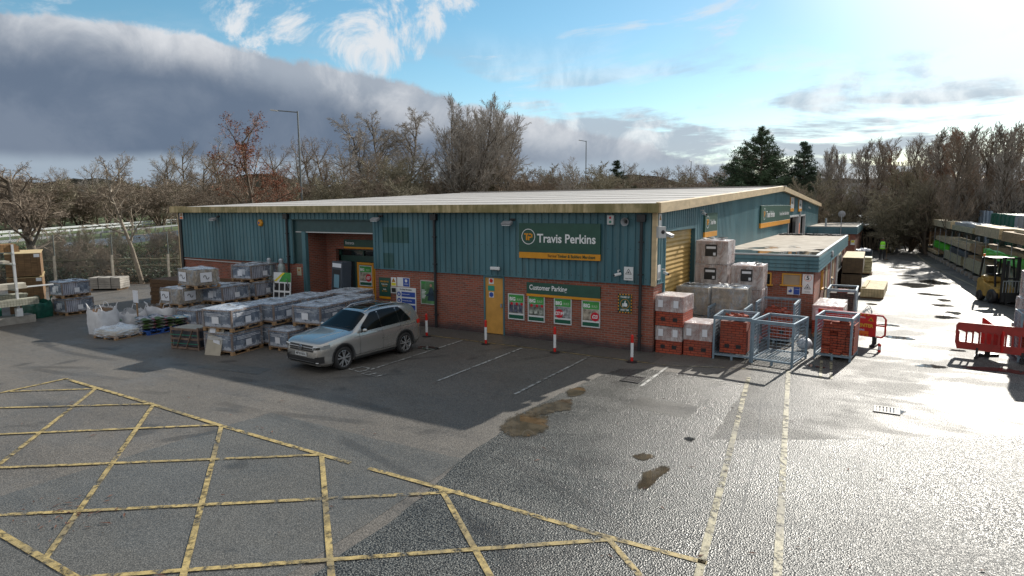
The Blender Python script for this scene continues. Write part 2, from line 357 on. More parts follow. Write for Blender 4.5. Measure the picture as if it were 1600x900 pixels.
# ================================================================ GROUND
def sstep(x, a, b):
    t = max(0, min(1, (x - a) / (b - a))); return t * t * (3 - 2 * t)
def hgt(x, y):
    s = (-(x + 36.2) * .87 + (y + .3)) / 1.325
    hl = sstep(s, .8, 8) * 1.7 * sstep(-x, 22, 30)
    hb = sstep(y, 64, 84) * 1.6 * sstep(x, -30, -12)
    hr = sstep(x, 19, 30) * 1.5
    return max(hl, hb, hr)
def build_ground():
    t = NT('rough verge earth'); n = t.noise(.35, 6, .6); n2 = t.noise(6, 5, .65)
    c = t.mix(t.ramp(n2, .35, .65), (.055, .042, .026), (.10, .078, .045)); sx = t.N('ShaderNodeSeparateXYZ'); t.L(t.pos, sx.inputs[0]); c = t.mix(t.math('MAXIMUM', t.ramp(n, .5, .62), t.math('MULTIPLY', t.ramp(sx.outputs[0], -40, -44), t.ramp(n2, .3, .5))), c, (.062, .095, .026))
    M['earth'] = t.set(Base_Color=c, Roughness=.95, Normal=t.bump(n2, .8, .08))
    xs = [-900, -500, -300, -220, -170] + [-140 + 4 * i for i in range(45)] + [44, 60, 90, 140, 220, 400, 900]
    ys = [-300, -120, -60, -40] + [-30 + 4 * i for i in range(58)] + [210, 240, 300, 420, 700, 1400]
    b = MB()
    b.v = [(x, y, hgt(x, y) - .01) for y in ys for x in xs]; nx = len(xs)
    b.f = [[j * nx + i, j * nx + i + 1, (j + 1) * nx + i + 1, (j + 1) * nx + i] for j in range(len(ys) - 1) for i in range(nx - 1)]; b.m = [0] * len(b.f)
    tag(b.build('ground', M['earth'], smooth=True), kind='structure')
    def asphalt(name, c1, c2, rlo, rhi, grain, bs, wetscale=.5, dist=.012, spec=.5, wv=1.0, chips=0, chipk=1.0):
        t = NT(name); big = t.noise(.22, 5, .6, .4); mid = t.noise(1.6, 6, .65, .5); fine = t.noise(grain, 3, .7)
        vor = t.N('ShaderNodeTexVoronoi'); t.L(t.pos, vor.inputs[0]); vor.inputs['Scale'].default_value = grain
        tr = t.noise(.9, 5, .6, .6, None, (.22, 1.6, 1), (0, 0, R(-12)))     # tyre-drag streaks
        c = t.mix(t.ramp(big, .36, .64), c1, c2)
        c = t.mix(t.math('MULTIPLY', t.ramp(mid, .45, .7), .35), c, tuple(v * .55 for v in c1))
        c = t.mix(t.math('MULTIPLY', t.ramp(tr, .48, .64), .42), c, tuple(v * .6 for v in c1))
        c = t.mix(t.math('MULTIPLY', t.ramp(fine, .52, .72), .55), c, tuple(min(1, v * 2.1) for v in c2))
        c = t.mix(t.math('MULTIPLY', t.ramp(t.noise(34, 2, .5), .64, .72), .35), c, (.20, .18, .16))
        if chips:
            v2 = t.N('ShaderNodeTexVoronoi'); t.L(t.pos, v2.inputs[0]); v2.inputs['Scale'].default_value = chips; v2.inputs['Randomness'].default_value = 1
            c = t.mix(t.math('MULTIPLY', t.ramp(v2.outputs['Distance'], .30, .62), chipk), t.mix(t.math('MULTIPLY', v2.outputs['Color'], chipk), c, tuple(min(1, v * 2.6) for v in c2)), (.012, .012, .012))
        # sweeping tyre tracks
        sp = t.N('ShaderNodeSeparateXYZ'); t.L(t.pos, sp.inputs[0]); trk = None
        for cx, cy, rad in ((-6, -26, 16.2), (-6, -26, 17.9), (14, -20, 12.5), (14, -20, 14.1), (24, 8, 17.4), (24, 8, 19.0), (-16, 4, 13.0), (-16, 4, 14.6), (2, -34, 25.4)):
            dx = t.math('SUBTRACT', sp.outputs[0], cx); dy = t.math('SUBTRACT', sp.outputs[1], cy); r_ = t.math('SQRT', t.math('ADD', t.math('MULTIPLY', dx, dx), t.math('MULTIPLY', dy, dy)))
            k_ = t.ramp(t.math('ABSOLUTE', t.math('SUBTRACT', r_, rad)), .17, .07); trk = k_ if trk is None else t.math('MAXIMUM', trk, k_)
        trk = t.math('MULTIPLY', trk, t.ramp(t.noise(.5, 3, .5, 0, None, None, None, (9, 4, 0)), .42, .6)); c = t.mix(t.math('MULTIPLY', trk, .42), c, (.030, .028, .026))
        c = t.mix(t.math('MULTIPLY', t.ramp(t.noise(.7, 2, .4, .5, None, None, None, (2, 8, 0)), .66, .72), .5), c, (.028, .027, .026))
        w = t.ramp(t.math('ADD', t.math('MULTIPLY', t.noise(wetscale, 6, .62, .5), .7), t.math('MULTIPLY', tr, .3)), .40, .62)
        hmix = t.math('ADD', t.math('MULTIPLY', vor.outputs['Distance'], 1.0), t.math('MULTIPLY', fine, .6))
        bs_ = t.ramp(w, 0, 1, bs, bs * (1 - .45 * wv))
        bn = t.N('ShaderNodeBump'); t.L(bs_, bn.inputs['Strength']); bn.inputs['Distance'].default_value = dist; t.L(hmix, bn.inputs['Height'])
        return t.set(Base_Color=c, Roughness=t.ramp(w, 0, 1, rhi, rlo), Normal=bn.outputs[0], Specular_IOR_Level=spec)
    M['asph'] = asphalt('worn brown grey asphalt', (.090, .083, .074), (.128, .117, .104), .46, .66, 50, .40, spec=.30, chips=52, chipk=.5)
    M['asph_dark'] = asphalt('newer grey asphalt', (.076, .074, .068), (.104, .101, .093), .40, .52, 44, .5, spec=.34, chips=52, chipk=.55)
    M['asph_wet'] = asphalt('wet coarse chipping asphalt', (.062, .064, .060), (.088, .090, .084), .30, .38, 40, .8, .5, .013, .42, .2, chips=44)
    M['asph_glare'] = asphalt('wet concrete-like yard surface', (.075, .074, .070), (.12, .116, .108), .38, .60, 42, .7, .35, .012, .23, .6, chips=46)
    def sheet(name, poly, z, m): return tag(MB().sheet(poly, z).build(name, m), kind='structure')
    sheet('yard', [(-60, -60), (40, -60), (22, 20), (14, 58), (9, 63), (-4, 63), (-30, 8), (-33.5, 1.0), (-37, -3), (-60, -6)], .004, M['asph'])
    rj = random.Random(3)
    def rough_edge(pts, amp=.05, step=.35):
        out = []
        for i, p in enumerate(pts):
            q = pts[(i + 1) % len(pts)]; n = max(1, int(math.dist(p, q) / step)) if math.dist(p, q) < 60 else 1
            for k in range(n):
                t_ = k / n; out.append((p[0] + (q[0] - p[0]) * t_ + rj.uniform(-amp, amp), p[1] + (q[1] - p[1]) * t_ + rj.uniform(-amp, amp)))
        return out
    sheet('asphalt_patch', rough_edge([(-5.9, -16.5), (-5.58, -10.79), (-5.46, -9.69), (-2.79, -9.74), (-.25, -9.66), (.1, -17)], .02), .008, M['asph_dark'])
    sheet('coarse_yard', rough_edge([(-.3, -3.0), (-.15, -2.3), (.6, -1.95), (3.2, -1.95), (3.35, -6.5), (4.84, -5.65), (6.43, -4.6), (8.6, -3.2), (20, 4.2), (20, -40), (.6, -40), (.25, -17), (.15, -12), (-.05, -10.8), (-.29, -9.63), (-.4, -8.4), (-.62, -7.3), (-.5, -5)], .035), .012, M['asph_wet'])
    sheet('side_yard', rough_edge([(3.2, -1.97), (3.35, -6.52), (4.84, -5.67), (6.43, -4.62), (8.6, -3.22), (20, 4.18), (21, 20), (13, 58), (8.8, 61), (4.0, 61), (3.9, 40), (3.9, 4.5), (1.0, 4.4), (.9, 3.5), (2.6, 1.0), (3.0, -.3)], .03), .008, M['asph_glare'])
    sheet('asphalt_patch', rough_edge([(-10.7, -8.1), (-8.5, -7.75), (-8.7, -7.15), (-10.8, -7.5)], .015), .0085, M['asph_dark'])
    sheet('asphalt_patch', rough_edge([(1.2, -5.4), (2.6, -5.5), (2.65, -4.6), (1.25, -4.5)], .015), .0145, M['asph_dark'])
    # tar strip / drain line running away from the camera
    b = MB(); pts = [(3.7, -.6), (3.75, -3.4), (4.2, -6.5), (4.45, -9.2), (4.6, -11.5)]
    for (x0, y0), (x1, y1) in zip(pts, pts[1:]): b.sheet([(x0 - .008, y0), (x0 + .008, y0), (x1 + .012, y1), (x1 - .012, y1)], .016)
    tag(b.build('joint_seal', mat('bitumen joint', (.04, .04, .04), .5)), kind='structure')
    # painted markings
    def paint(name, base, wear):
        t = NT(name); n = t.noise(7, 6, .7, .3); n2 = t.noise(1.3, 4, .6); n3 = t.noise(30, 3, .7)
        k = t.math('ADD', t.math('ADD', t.math('MULTIPLY', n, .55), t.math('MULTIPLY', n2, .3)), t.math('MULTIPLY', n3, .15))
        c = t.mix(t.ramp(n, .38, .6), tuple(v * .42 for v in base), base); c = t.mix(t.math('MULTIPLY', t.ramp(n3, .55, .7), .6), c, (.07, .065, .06)); c = t.mix(t.math('MULTIPLY', t.ramp(t.noise(.8, 3, .5, 0, None, None, None, (3, 1, 0)), .5, .66), .6), c, (.085, .08, .07))
        t.b.inputs['Roughness'].default_value = .55; t._in(t.b.inputs['Base Color'], c); t._in(t.b.inputs['Alpha'], t.ramp(k, wear - .05, wear + .05)); t.L(t.bump(n3, .5, .01), t.b.inputs['Normal']); return t.m
    M['yl'] = paint('worn yellow road paint', (.42, .32, .13), .45); M['yl2'] = paint('thin pale yellow paint', (.38, .34, .22), .46); M['wl'] = paint('worn white road paint', (.46, .46, .44), .44)
    def line(a, c, w, m, name, z=.020):
        a, c = Vector(a), Vector(c); d = (c - a).normalized(); nrm = Vector((-d.y, d.x)) * w / 2; n = max(2, int((c - a).length / .4)); b = MB(); rr = random.Random(int(a.x * 100 + c.y * 10))
        L_ = []; R_ = []
        for i in range(n + 1):
            p = a.lerp(c, i / n); j = rr.uniform(-.008, .008); L_.append(p + nrm * (1 + j * 8)); R_.append(p - nrm * (1 + j * 6))
        poly = L_ + R_[::-1]; b.v = [(p.x, p.y, z) for p in poly]; k = len(poly)
        for i in range(n): b.f.append([i, i + 1, k - 2 - i, k - 1 - i]); b.m.append(0)
        return tag(b.build(name, m), kind='structure')
    Y = M['yl']
    top = [(-12.62, -10.62), (-8.32, -10.70), (-5.65, -10.8), (-2.65, -10.84), (-1.9, -10.84)]
    for p, q in zip(top, top[1:]): line(p, q, .10, Y, 'hatching_line')
    for p, q in (((-1.45, -10.85), (.09, -10.84)), ((.09, -10.84), (3.03, -10.9)), ((3.03, -10.9), (4.35, -10.86)), ((-12.62, -10.6), (-12.5, -15.1)), ((-12.5, -15.1), (-1.6, -15.1)), ((-1.6, -15.1), (4.3, -15.1))): line(p, q, .10, Y, 'hatching_line')
    for p, q in (((-10.9, -10.69), (-6.2, -15.05)), ((-8.32, -10.7), (-3.08, -15.09)), ((-5.62, -10.82), (-.35, -15.05)), ((-2.65, -10.82), (2.2, -15.0)), ((.09, -10.83), (4.1, -14.1)), ((3.03, -10.93), (4.2, -12.0))): line(p, q, .088, Y, 'hatching_line', .0215)
    for p, q in (((-10.9, -10.72), (-12.5, -11.9)), ((-8.37, -10.67), (-12.5, -13.55)), ((-5.76, -10.81), (-11.3, -15.05)), ((-2.65, -10.86), (-8.4, -15.05)), ((.47, -10.79), (-5.3, -15.08)), ((3.07, -10.95), (-2.25, -15.1)), ((4.3, -12.1), (.6, -15.05))): line(p, q, .088, Y, 'hatching_line', .023)
    line((3.12, -1.5), (4.45, -12.2), .105, M['yl2'], 'walkway_line'); line((3.93, -.3), (5.36, -12.4), .105, M['yl2'], 'walkway_line')
    line((-7.81, -1.33), (.9, -1.33), .055, M['yl'], 'kerbside_line'); line((.9, -1.33), (3.7, -.3), .05, M['yl2'], 'kerbside_line', .0215)
    line((4.6, 1.4), (4.75, -.6), .07, M['yl2'], 'walkway_line'); line((4.85, 1.4), (5.0, -.6), .07, M['yl2'], 'walkway_line')
    for x in (-6.14, -3.80, -1.46, .95): line((x, -1.45), (x, -5.85 if x < .5 else -3.7), .075, M['wl'], 'bay_line')
    for pts in ([(-6.95, -5.75), (-6.5, -5.75)],): pass
    # faded letters D E inside the bay by the car
    def gline(a, c): line(a, c, .06, M['wl'], 'road_lettering')
    gl = lambda *ps: [gline(a, b_) for a, b_ in zip(ps, ps[1:])]
    gl((-6.75, -6.1), (-6.2, -6.2)); gl((-6.65, -6.05), (-6.55, -5.75), (-6.3, -5.75), (-6.2, -5.95), (-6.25, -6.2))
    gl((-6.05, -6.3), (-5.5, -6.32)); gl((-6.05, -6.3), (-6.0, -6.0)); gl((-5.8, -6.3), (-5.75, -6.05)); gl((-5.5, -6.32), (-5.45, -6.0))
    # far edge line by the racks
    for p, q in (((8.2, 58), (8.3, 45)), ((8.3, 45), (8.9, 35)), ((8.9, 35), (10.1, 25)), ((10.1, 25), (10.5, 20))): line(p, q, .10, M['yl2'], 'rack_edge_line')
    # puddles
    def shore(t):
        a = t.N('ShaderNodeAttribute'); a.attribute_name = 'shore'; t._in(t.b.inputs['Alpha'], t.ramp(t.math('ADD', a.outputs['Fac'], t.math('MULTIPLY', t.math('SUBTRACT', t.math('ADD', t.math('MULTIPLY', t.noise(5, 6, .7, .3), .6), t.math('MULTIPLY', t.noise(22, 3, .7), .4)), .5), 3.0)), .25, .60, 0, .86))
    t = NT('shallow muddy water'); M['mud'] = t.set(Base_Color=t.mix(t.ramp(t.noise(3, 4), .4, .6), (.060, .048, .034), (.100, .080, .056)), Roughness=.03, Specular_IOR_Level=.7); shore(t)
    t = NT('damp smear'); M['damp'] = t.set(Base_Color=(.07, .07, .07), Roughness=.16, Specular_IOR_Level=.6); shore(t)
    t = NT('clear standing water'); M['water'] = t.set(Base_Color=(.03, .03, .03), Roughness=.03, Specular_IOR_Level=.7); shore(t)
    def blob(pts, name, m, z=.024, amp=.05, n=6):
        out = []; k = len(pts)
        for i in range(k):
            p0, p1, p2, p3 = [Vector(pts[(i + j) % k]) for j in (-1, 0, 1, 2)]
            for s_ in range(n):
                t_ = s_ / n; v = .5 * ((2 * p1) + (p2 - p0) * t_ + (2 * p0 - 5 * p1 + 4 * p2 - p3) * t_ ** 2 + (3 * p1 - p0 - 3 * p2 + p3) * t_ ** 3)
                out.append((v.x + rj.uniform(-amp, amp) * .5, v.y + rj.uniform(-amp, amp) * .5))
        cx, cy = sum(p[0] for p in out) / len(out), sum(p[1] for p in out) / len(out); K_ = len(out); vs = []; at_ = []
        for f_, a_ in ((1.3, -.6), (.85, .5), (.45, 1.1)):
            for x, y in out: vs.append((cx + (x - cx) * f_, cy + (y - cy) * f_, z)); at_.append(a_)
        vs.append((cx, cy, z)); at_.append(1.1); fs = [(r * K_ + i, r * K_ + (i + 1) % K_, (r + 1) * K_ + (i + 1) % K_, (r + 1) * K_ + i) for r in (0, 1) for i in range(K_)] + [(2 * K_ + i, 2 * K_ + (i + 1) % K_, 3 * K_) for i in range(K_)]
        me = bpy.data.meshes.new(name); me.from_pydata(vs, [], fs); me.materials.append(m); at = me.attributes.new('shore', 'FLOAT', 'POINT'); at.data.foreach_set('value', at_)
        o = bpy.data.objects.new(name, me); COL.objects.link(o); return tag(o, kind='structure')
    blob([(-.62, -7.9), (-.74, -7.3), (-.55, -6.75), (-.1, -6.8), (.15, -7.1), (.42, -7.7), (.25, -8.15), (-.04, -8.38), (-.4, -8.2)], 'puddle', M['mud'])
    blob([(-.60, -7.0), (-.58, -6.4), (-.40, -5.9), (-.12, -5.5), (.12, -5.85), (.26, -6.25), (.02, -6.5), (-.1, -6.9)], 'puddle', M['mud'], .0265)
    blob([(-.54, -4.95), (-.36, -4.5), (-.06, -4.7), (-.02, -5.1), (-.24, -5.4)], 'puddle', M['mud'])
    blob([(2.3, -8.05), (2.45, -7.82), (2.7, -7.85), (2.62, -8.1), (2.48, -8.16)], 'puddle', M['mud'], amp=.02)
    blob([(2.84, -9.3), (2.74, -8.55), (3.02, -8.08), (3.1, -8.3), (3.05, -8.6), (3.0, -9.26)], 'puddle', M['mud'], amp=.02)
    blob([(2.87, -6.72), (2.96, -6.58), (3.1, -6.66), (3.03, -6.82)], 'puddle', M['water'], amp=.01)
    blob([(-6.9, -2.95), (-6.6, -2.7), (-6.0, -2.75), (-6.1, -3.05), (-6.6, -3.15)], 'puddle', M['water'], amp=.02)
    rp = random.Random(11)
    for x, y, a, c_ in ((7.4, 22.8, 1.3, .75), (6.6, 33.6, .9, .4), (8.4, 24.6, 1.0, .8), (7.9, 19, .7, .35), (8.5, 17, .5, .4), (8.2, 15, .5, .3), (8.6, 13, .45, .3), (8.1, 11.6, .6, .25), (6.3, 8.6, .6, .16), (8.7, 8.9, .5, .2), (6.6, 6.2, .55, .16), (8.1, 4.9, .3, .1), (8.9, 2.6, 1.0, .2), (7.3, 2.2, .55, .12), (6.4, -2.8, .32, .1), (4.5, .6, .3, .15), (5.6, 14, .3, .2), (7.2, 28, .6, .3)):
        pts = [(x + math.cos(k * 2 * math.pi / 8) * a * rp.uniform(.5, 1.15), y + math.sin(k * 2 * math.pi / 8) * c_ * 2.0 * rp.uniform(.45, 1.2)) for k in range(8)]
        blob(pts, 'puddle', M['water'], .0165, .06)
    # leaf and twig debris on the open tarmac
    b = MB(); rr = random.Random(77)
    for i in range(170):
        x, y = rr.uniform(-13, 8), rr.uniform(-16, -4); 
        if rr.random() < .35: x, y = -4.2 + rr.gauss(0, .5), -14.3 + rr.gauss(0, .35)
        a = rr.uniform(0, 6.3); r_ = rr.uniform(.012, .035); L_ = r_ * rr.uniform(1, 3)
        b.add([(x - L_ * math.cos(a), y - L_ * math.sin(a), .026), (x + r_ * math.sin(a) * .5, y - r_ * math.cos(a) * .5, .03), (x + L_ * math.cos(a), y + L_ * math.sin(a), .027), (x - r_ * math.sin(a) * .5, y + r_ * math.cos(a) * .5, .034)], [(0, 1, 2, 3)])
    tag(b.build('scattered_leaves', mat('small dead leaves', (.12, .05, .03), .8, var=.5)), 'small dead leaves and twigs scattered over the open tarmac', 'leaves', kind='stuff')
    # drain gratings
    def grating(x, y, w, l, lab):
        t_ = thing('drain_grating', lab, 'drain', (x, y, .012)); b = MB()
        b.box(-w / 2, -l / 2, .002, w / 2, -l / 2 + .05, .02).box(-w / 2, l / 2 - .05, .002, w / 2, l / 2, .02).box(-w / 2, -l / 2 + .05, .002, -w / 2 + .05, l / 2 - .05, .02).box(w / 2 - .05, -l / 2 + .05, .002, w / 2, l / 2 - .05, .02)
        b.build('frame', M['black'], t_); b = MB()
        for i in range(6): xx = -w / 2 + .05 + (w - .1) * (i + .5) / 6; b.box(xx - .02, -l / 2 + .05, .004, xx + .02, l / 2 - .05, .016)
        b.build('bars', M['black'], t_)
    grating(.55, -3.2, .5, .6, 'square black iron gully grate in front of the empty parking bays')
    grating(6.26, -2.8, .5, .5, 'black drain grate in the bright wet yard beside the walkway lines')
    # roads beyond
    M['road'] = asphalt('wet main road', (.10, .10, .10), (.13, .13, .13), .22, .4, 20, .2)
    def strip(name, a, c, w, z, m):
        a, c = Vector(a), Vector(c); d = (c - a).normalized(); n_ = Vector((-d.y, d.x)) * w / 2
        return tag(MB().sheet([tuple(a - n_), tuple(c - n_), tuple(c + n_), tuple(a + n_)], z).build(name, m), kind='structure')
    strip('back_road', (-30, 104), (120, 104), 22, 1.62, M['road']); strip('far_road', (-30, 156), (200, 156), 34, 1.625, M['road'])
    strip('main_road', (-43.5, .8), (-82, 45.6), 6.4, 1.705, M['road'])
    # leaf litter along the fence foot
    b = MB(); rr = random.Random(5)
    for i in range(2600):
        u = rr.uniform(-42, -27); s_ = rr.gauss(-.4, .8); x = u + s_ * .6; y = -.3 + .87 * (u + 36.2) - s_ * .7; a = rr.uniform(0, 6.3); r_ = rr.uniform(.03, .08)
        b.add([(x + r_ * math.cos(a), y + r_ * math.sin(a), .01 + rr.uniform(0, .03)), (x - r_ * math.sin(a), y + r_ * math.cos(a), .02), (x - r_ * math.cos(a), y - r_ * math.sin(a), .02 + rr.uniform(0, .04))], [(0, 1, 2)])
    tag(b.build('leaf_litter', mat('brown dead leaves', (.23, .12, .06), .8, var=.5)), 'brown dead leaves scattered along the foot of the mesh fence', 'leaves', kind='stuff')
build_ground()

# ================================================================ MAIN BUILDING
H, HT, HR, HB, D, LEN = 4.311, 4.576, 5.63, 2.10, 48.7, 24.3
def clad_profile(u0, u1, pitch=.25):
    pts = []; u = u0
    while u < u1 - 1e-4:
        for du, dd in ((0, 0), (.175, 0), (.19, -.032), (.235, -.032)):
            if u + du < u1: pts.append((u + du, dd))
        u += pitch
    pts.append((u1, 0)); return pts
def build_building():
    W = thing('warehouse', 'long low trade warehouse with teal ribbed cladding over red brick', 'warehouse', (0, 0, 0))
    b = MB(); e = .003                                    # brick walls
    b.box(-LEN, 0, 0, -16.35, .25, HB); b.box(-11.35, 0, 0, -6.20, .25, HB); b.box(-5.33, 0, 0, -.0, .25, HB)
    b.box(-.25, .25, 0, 0, .88, HB); b.box(-.25, 4.47, 0, 0, 28.3, HB); b.box(-.25, 33.7, 0, 0, D, HB); b.box(-LEN, .25, 0, -LEN + .25, D, HB); b.box(-LEN + .25, D - .25, 0, -.25, D, HB)
    b.build('brick_wall', M['brick'], W)
    b = MB(); b.box(-16.35, -.005, 0, -15.5, .245, HB); b.build('brick_pier', M['brick'], W)
    # blue-brick / splash course ledge under the cladding
    b = MB(); b.box(-LEN - .02, -.06, HB, -16.05, .02, HB + .035).box(-11.35, -.06, HB, .06, .02, HB + .035).box(.0, .02, HB, .06, .88, HB + .035).box(0, 4.47, HB, .06, 28.3, HB + .035); b.build('drip_flashing', M['clad'], W)
    # cladding: front
    b = MB()
    def front(u0, u1, z0, z1):
        p = clad_profile(u0, u1); vs = [(u, -.05 - d_, z) for z in (z0, z1) for u, d_ in p]; n = len(p); b.add(vs, [(i, i + 1, n + i + 1, n + i) for i in range(n - 1)])
    front(-LEN, -16.05, HB + .02, H + .05); front(-11.28, 0, HB + .02, H + .05); front(-16.05, -11.28, 4.02, H + .05)
    def side(v0, v1, z0, zf):
        p = clad_profile(v0, v1); n = len(p); vs = [(.05 + d_, v, z0) for v, d_ in p] + [(.05 + d_, v, zf(v)) for v, d_ in p]; b.add(vs, [(i, i + 1, n + i + 1, n + i) for i in range(n - 1)])
    gz = lambda y: H + (HR - HT) * (1 - abs(y - D / 2) / (D / 2)) + .05
    side(0.0, .86, HB + .02, gz); side(.86, 4.5, 3.78, gz); side(4.5, D / 2, HB + .02, gz); side(D / 2, 28.3, HB + .02, gz); side(28.3, 38, 3.65, gz); side(38, D, HB + .02, gz)
    b.build('cladding', M['clad'], W)
    b = MB(); n = 20                                        # far walls, plain
    b.box(-LEN - .05, 0, HB, -LEN, D, H); b.box(-LEN, D, HB, 0, D + .05, H); b.build('rear_cladding', M['clad'], W)
    b = MB(); b.box(-.085, .03, HB + .05, .0, .1, H); b.build('inner_post', M['clad'], W)
    b = MB(); b.box(-.06, -.075, HB - .02, .075, .0, H).box(.053, .0, HB - .02, .075, .06, H); b.build('corner_trim', M['fascia_clean'], W)
    b = MB(); b.box(-LEN - .08, -.07, 0, -LEN + .0, .1, H); b.build('end_trim', M['fascia_clean'], W)
    b = MB(); b.box(-LEN + .04, -.10, 0, -LEN + .22, -.052, H); b.build('end_pipe', M['darkpipe'], W)
    # interior dark volume so that nothing shows through
    b = MB(); b.box(-LEN + .26, 1.9, 0, -.8, D - .3, 4.2); b.build('interior', mat('dark interior', (.02, .02, .02), .9), W)
    # roof
    b = MB(); ov = .16
    for y0, z0, y1, z1 in ((-.30, HT, D / 2, HR), (D / 2, HR, D + .30, HT)):
        nx = int((LEN + .4) / .5); vs = []
        for z_, y_ in ((z0, y0), (z1, y1)):
            for i in range(nx + 1):
                x = -LEN - .2 + i * .5
                for du, dz in ((0, 0), (.40, 0), (.43, .002), (.47, .002)): vs.append((x + du, y_, z_ + dz - .02))
        k = len(vs) // 2; b.add(vs, [(i, i + 1, k + i + 1, k + i) for i in range(k - 5 + 1)])
    b.build('roof', M['roof'], W)
    b = MB()
    for y in range(2, 24, 3): b.box(-LEN - .1, y - .02, HT + (HR - HT) * (y + .3) / (D / 2 + .3) - .012, .08, y + .02, HT + (HR - HT) * (y + .3) / (D / 2 + .3) + .001)
    b.build('roof_lap', mat('grey roof lap joint', (.385, .365, .345), .7), W)
    b = MB(); b.cbox((-LEN / 2 + .1, D / 2, HR + .02), LEN + .5, .35, .06); b.build('ridge_cap', M['roof'], W)
    # eaves fascia in lengths, verge trim in lengths
    b = MB(); x = -LEN - .22
    while x < .2: x2 = min(x + 3.05, .205); b.box(x, -.36, H - .0, x2 - .006, -.28, HT + .01); x = x2
    b.build('eaves_fascia', M['fascia'], W)
    b = MB(); b.box(-LEN - .22, -.28, H - .01, .12, 0, H + .012); b.build('soffit', M['fascia'], W)
    b = MB()
    gt = lambda y: HT + .02 + (HR - HT) * (1 - abs(y - D / 2) / (D / 2))
    def verge(y0, y1, dep=.30):
        t0, t1 = gt(max(0, min(D, y0))), gt(max(0, min(D, y1)))
        b.add([(.12, y0, t0 - dep), (.27, y0, t0 - dep), (.27, y0, t0), (.12, y0, t0 + .02), (.12, y1, t1 - dep), (.27, y1, t1 - dep), (.27, y1, t1), (.12, y1, t1 + .02)], [(0, 1, 2, 3), (4, 7, 6, 5), (0, 4, 5, 1), (1, 5, 6, 2), (2, 6, 7, 3), (3, 7, 4, 0)])
    y = -.30
    while y < D / 2 - .01: y2 = min(y + 3.07, D / 2); verge(y, y2 - .012); y = y2
    while y < D + .25: y2 = min(y + 3.07, D + .3); verge(y, y2 - .012); y = y2
    b.build('verge_trim', M['fascia_clean'], W)
    b = MB(); b.box(-LEN - .27, -.3, H + .0, -LEN - .2, D, HT + .02); b.build('far_verge_trim', M['fascia'], W)
    b = MB()
    b.add([(.052, 0, H - .0), (.12, 0, H + .0), (.12, D / 2, H + HR - HT), (.052, D / 2, H + HR - HT), (.12, D, H), (.052, D, H)], [(0, 1, 2, 3), (3, 2, 4, 5)]); b.build('verge_soffit', M['fascia_clean'], W)
    # downpipes with hoppers and brackets
    for x in (-16.3, -8.28, -.38):
        b = MB(); b.tube([(x, -.11, .05), (x, -.11, H - .2)], .05, 10); b.box(x - .13, -.20, H - .28, x + .13, -.06, H - .06)
        for z in (.5, 1.4, 2.4, 3.4): b.box(x - .075, -.165, z, x + .075, -.05, z + .035)
        b.build('downpipe', M['darkpipe'], W)
    # porch
    P = M['clad']
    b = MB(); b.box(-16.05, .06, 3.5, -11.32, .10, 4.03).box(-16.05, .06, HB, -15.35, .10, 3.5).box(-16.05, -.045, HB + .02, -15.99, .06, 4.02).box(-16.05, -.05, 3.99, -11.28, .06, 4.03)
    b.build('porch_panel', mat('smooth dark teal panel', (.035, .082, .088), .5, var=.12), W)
    b = MB(); b.box(-15.5, -.02, 0, -15.28, .14, 3.5); b.build('porch_post', P, W)
    b = MB(); b.box(-11.35, -.075, HB, -11.24, -.0, 4.3).box(-11.35, 0, HB, -11.31, .25, 3.5); b.build('porch_corner_trim', P, W)
    b = MB(); b.box(-15.9, .02, 3.46, -11.33, .058, 3.50); b.build('porch_light_strip', M['lightgrey'], W)
    YB = 1.15
    b = MB(); b.box(-15.53, .14, 0, -15.29, YB, 3.5).box(-15.29, YB, 0, -14.72, YB + .2, 3.5).box(-14.72, YB, 2.72, -11.1, YB + .2, 3.5).box(-11.35, .25, 0, -11.1, YB, 3.5).box(-11.35, .1, HB, -11.1, .25, 3.5)
    b.build('porch_brick_wall', M['brick'], W)
    b = MB(); b.box(-15.29, .10, 3.5, -11.1, YB, 3.52); b.build('porch_ceiling', mat('cream ceiling', (.45, .42, .33), .7), W)
    b = MB(); b.box(-14.72, YB + .25, 0, -11.1, YB + .28, 2.72); b.build('entrance_glazing', M['glass'], W)
    b = MB(); b.box(-14.72, YB + .18, 2.18, -11.1, YB + .24, 2.44).box(-14.72, YB + .18, 0, -14.60, YB + .24, 2.72).box(-13.78, YB + .18, 0, -13.66, YB + .24, 2.18).box(-14.72, YB + .18, 2.66, -11.1, YB + .24, 2.72).box(-13.3, YB + .18, 2.44, -13.24, YB + .24, 2.66); b.build('entrance_frame', mat('dark green frame', (.012, .05, .04), .4), W)
    dr = MB()
    for x0 in (-13.62, -12.62):
        dr.box(x0, YB + .14, 0, x0 + .10, YB + .19, 2.16).box(x0 + .86, YB + .14, 0, x0 + .96, YB + .19, 2.16).box(x0 + .1, YB + .14, 2.06, x0 + .86, YB + .19, 2.16).box(x0 + .1, YB + .14, .92, x0 + .86, YB + .19, 1.12).box(x0 + .1, YB + .14, 0, x0 + .86, YB + .19, .2)
    o = dr.build('entrance_door', M['gold'], W)
    b = MB(); b.box(-12.9, YB + .3, 2.46, -12.3, YB + .33, 2.62); b.build('transom_reflection_blind', mat('cream blind', (.55, .50, .38), .7), W)
    # staff door
    b = MB(); b.box(-6.20, -.02, 0, -6.14, .1, 2.09).box(-5.39, -.02, 0, -5.33, .1, 2.09).box(-6.14, -.02, 2.03, -5.39, .1, 2.09); fr = b.build('door_frame', M['clad'], W)
    d = MB().box(-6.14, .02, .03, -5.39, .07, 2.03).build('staff_door', M['door_yellow'], W)
    b = MB(); b.box(-5.99, .012, 1.80, -5.79, .02, 2.0); s1 = b.build('door_notice', M['signwhite'], d)
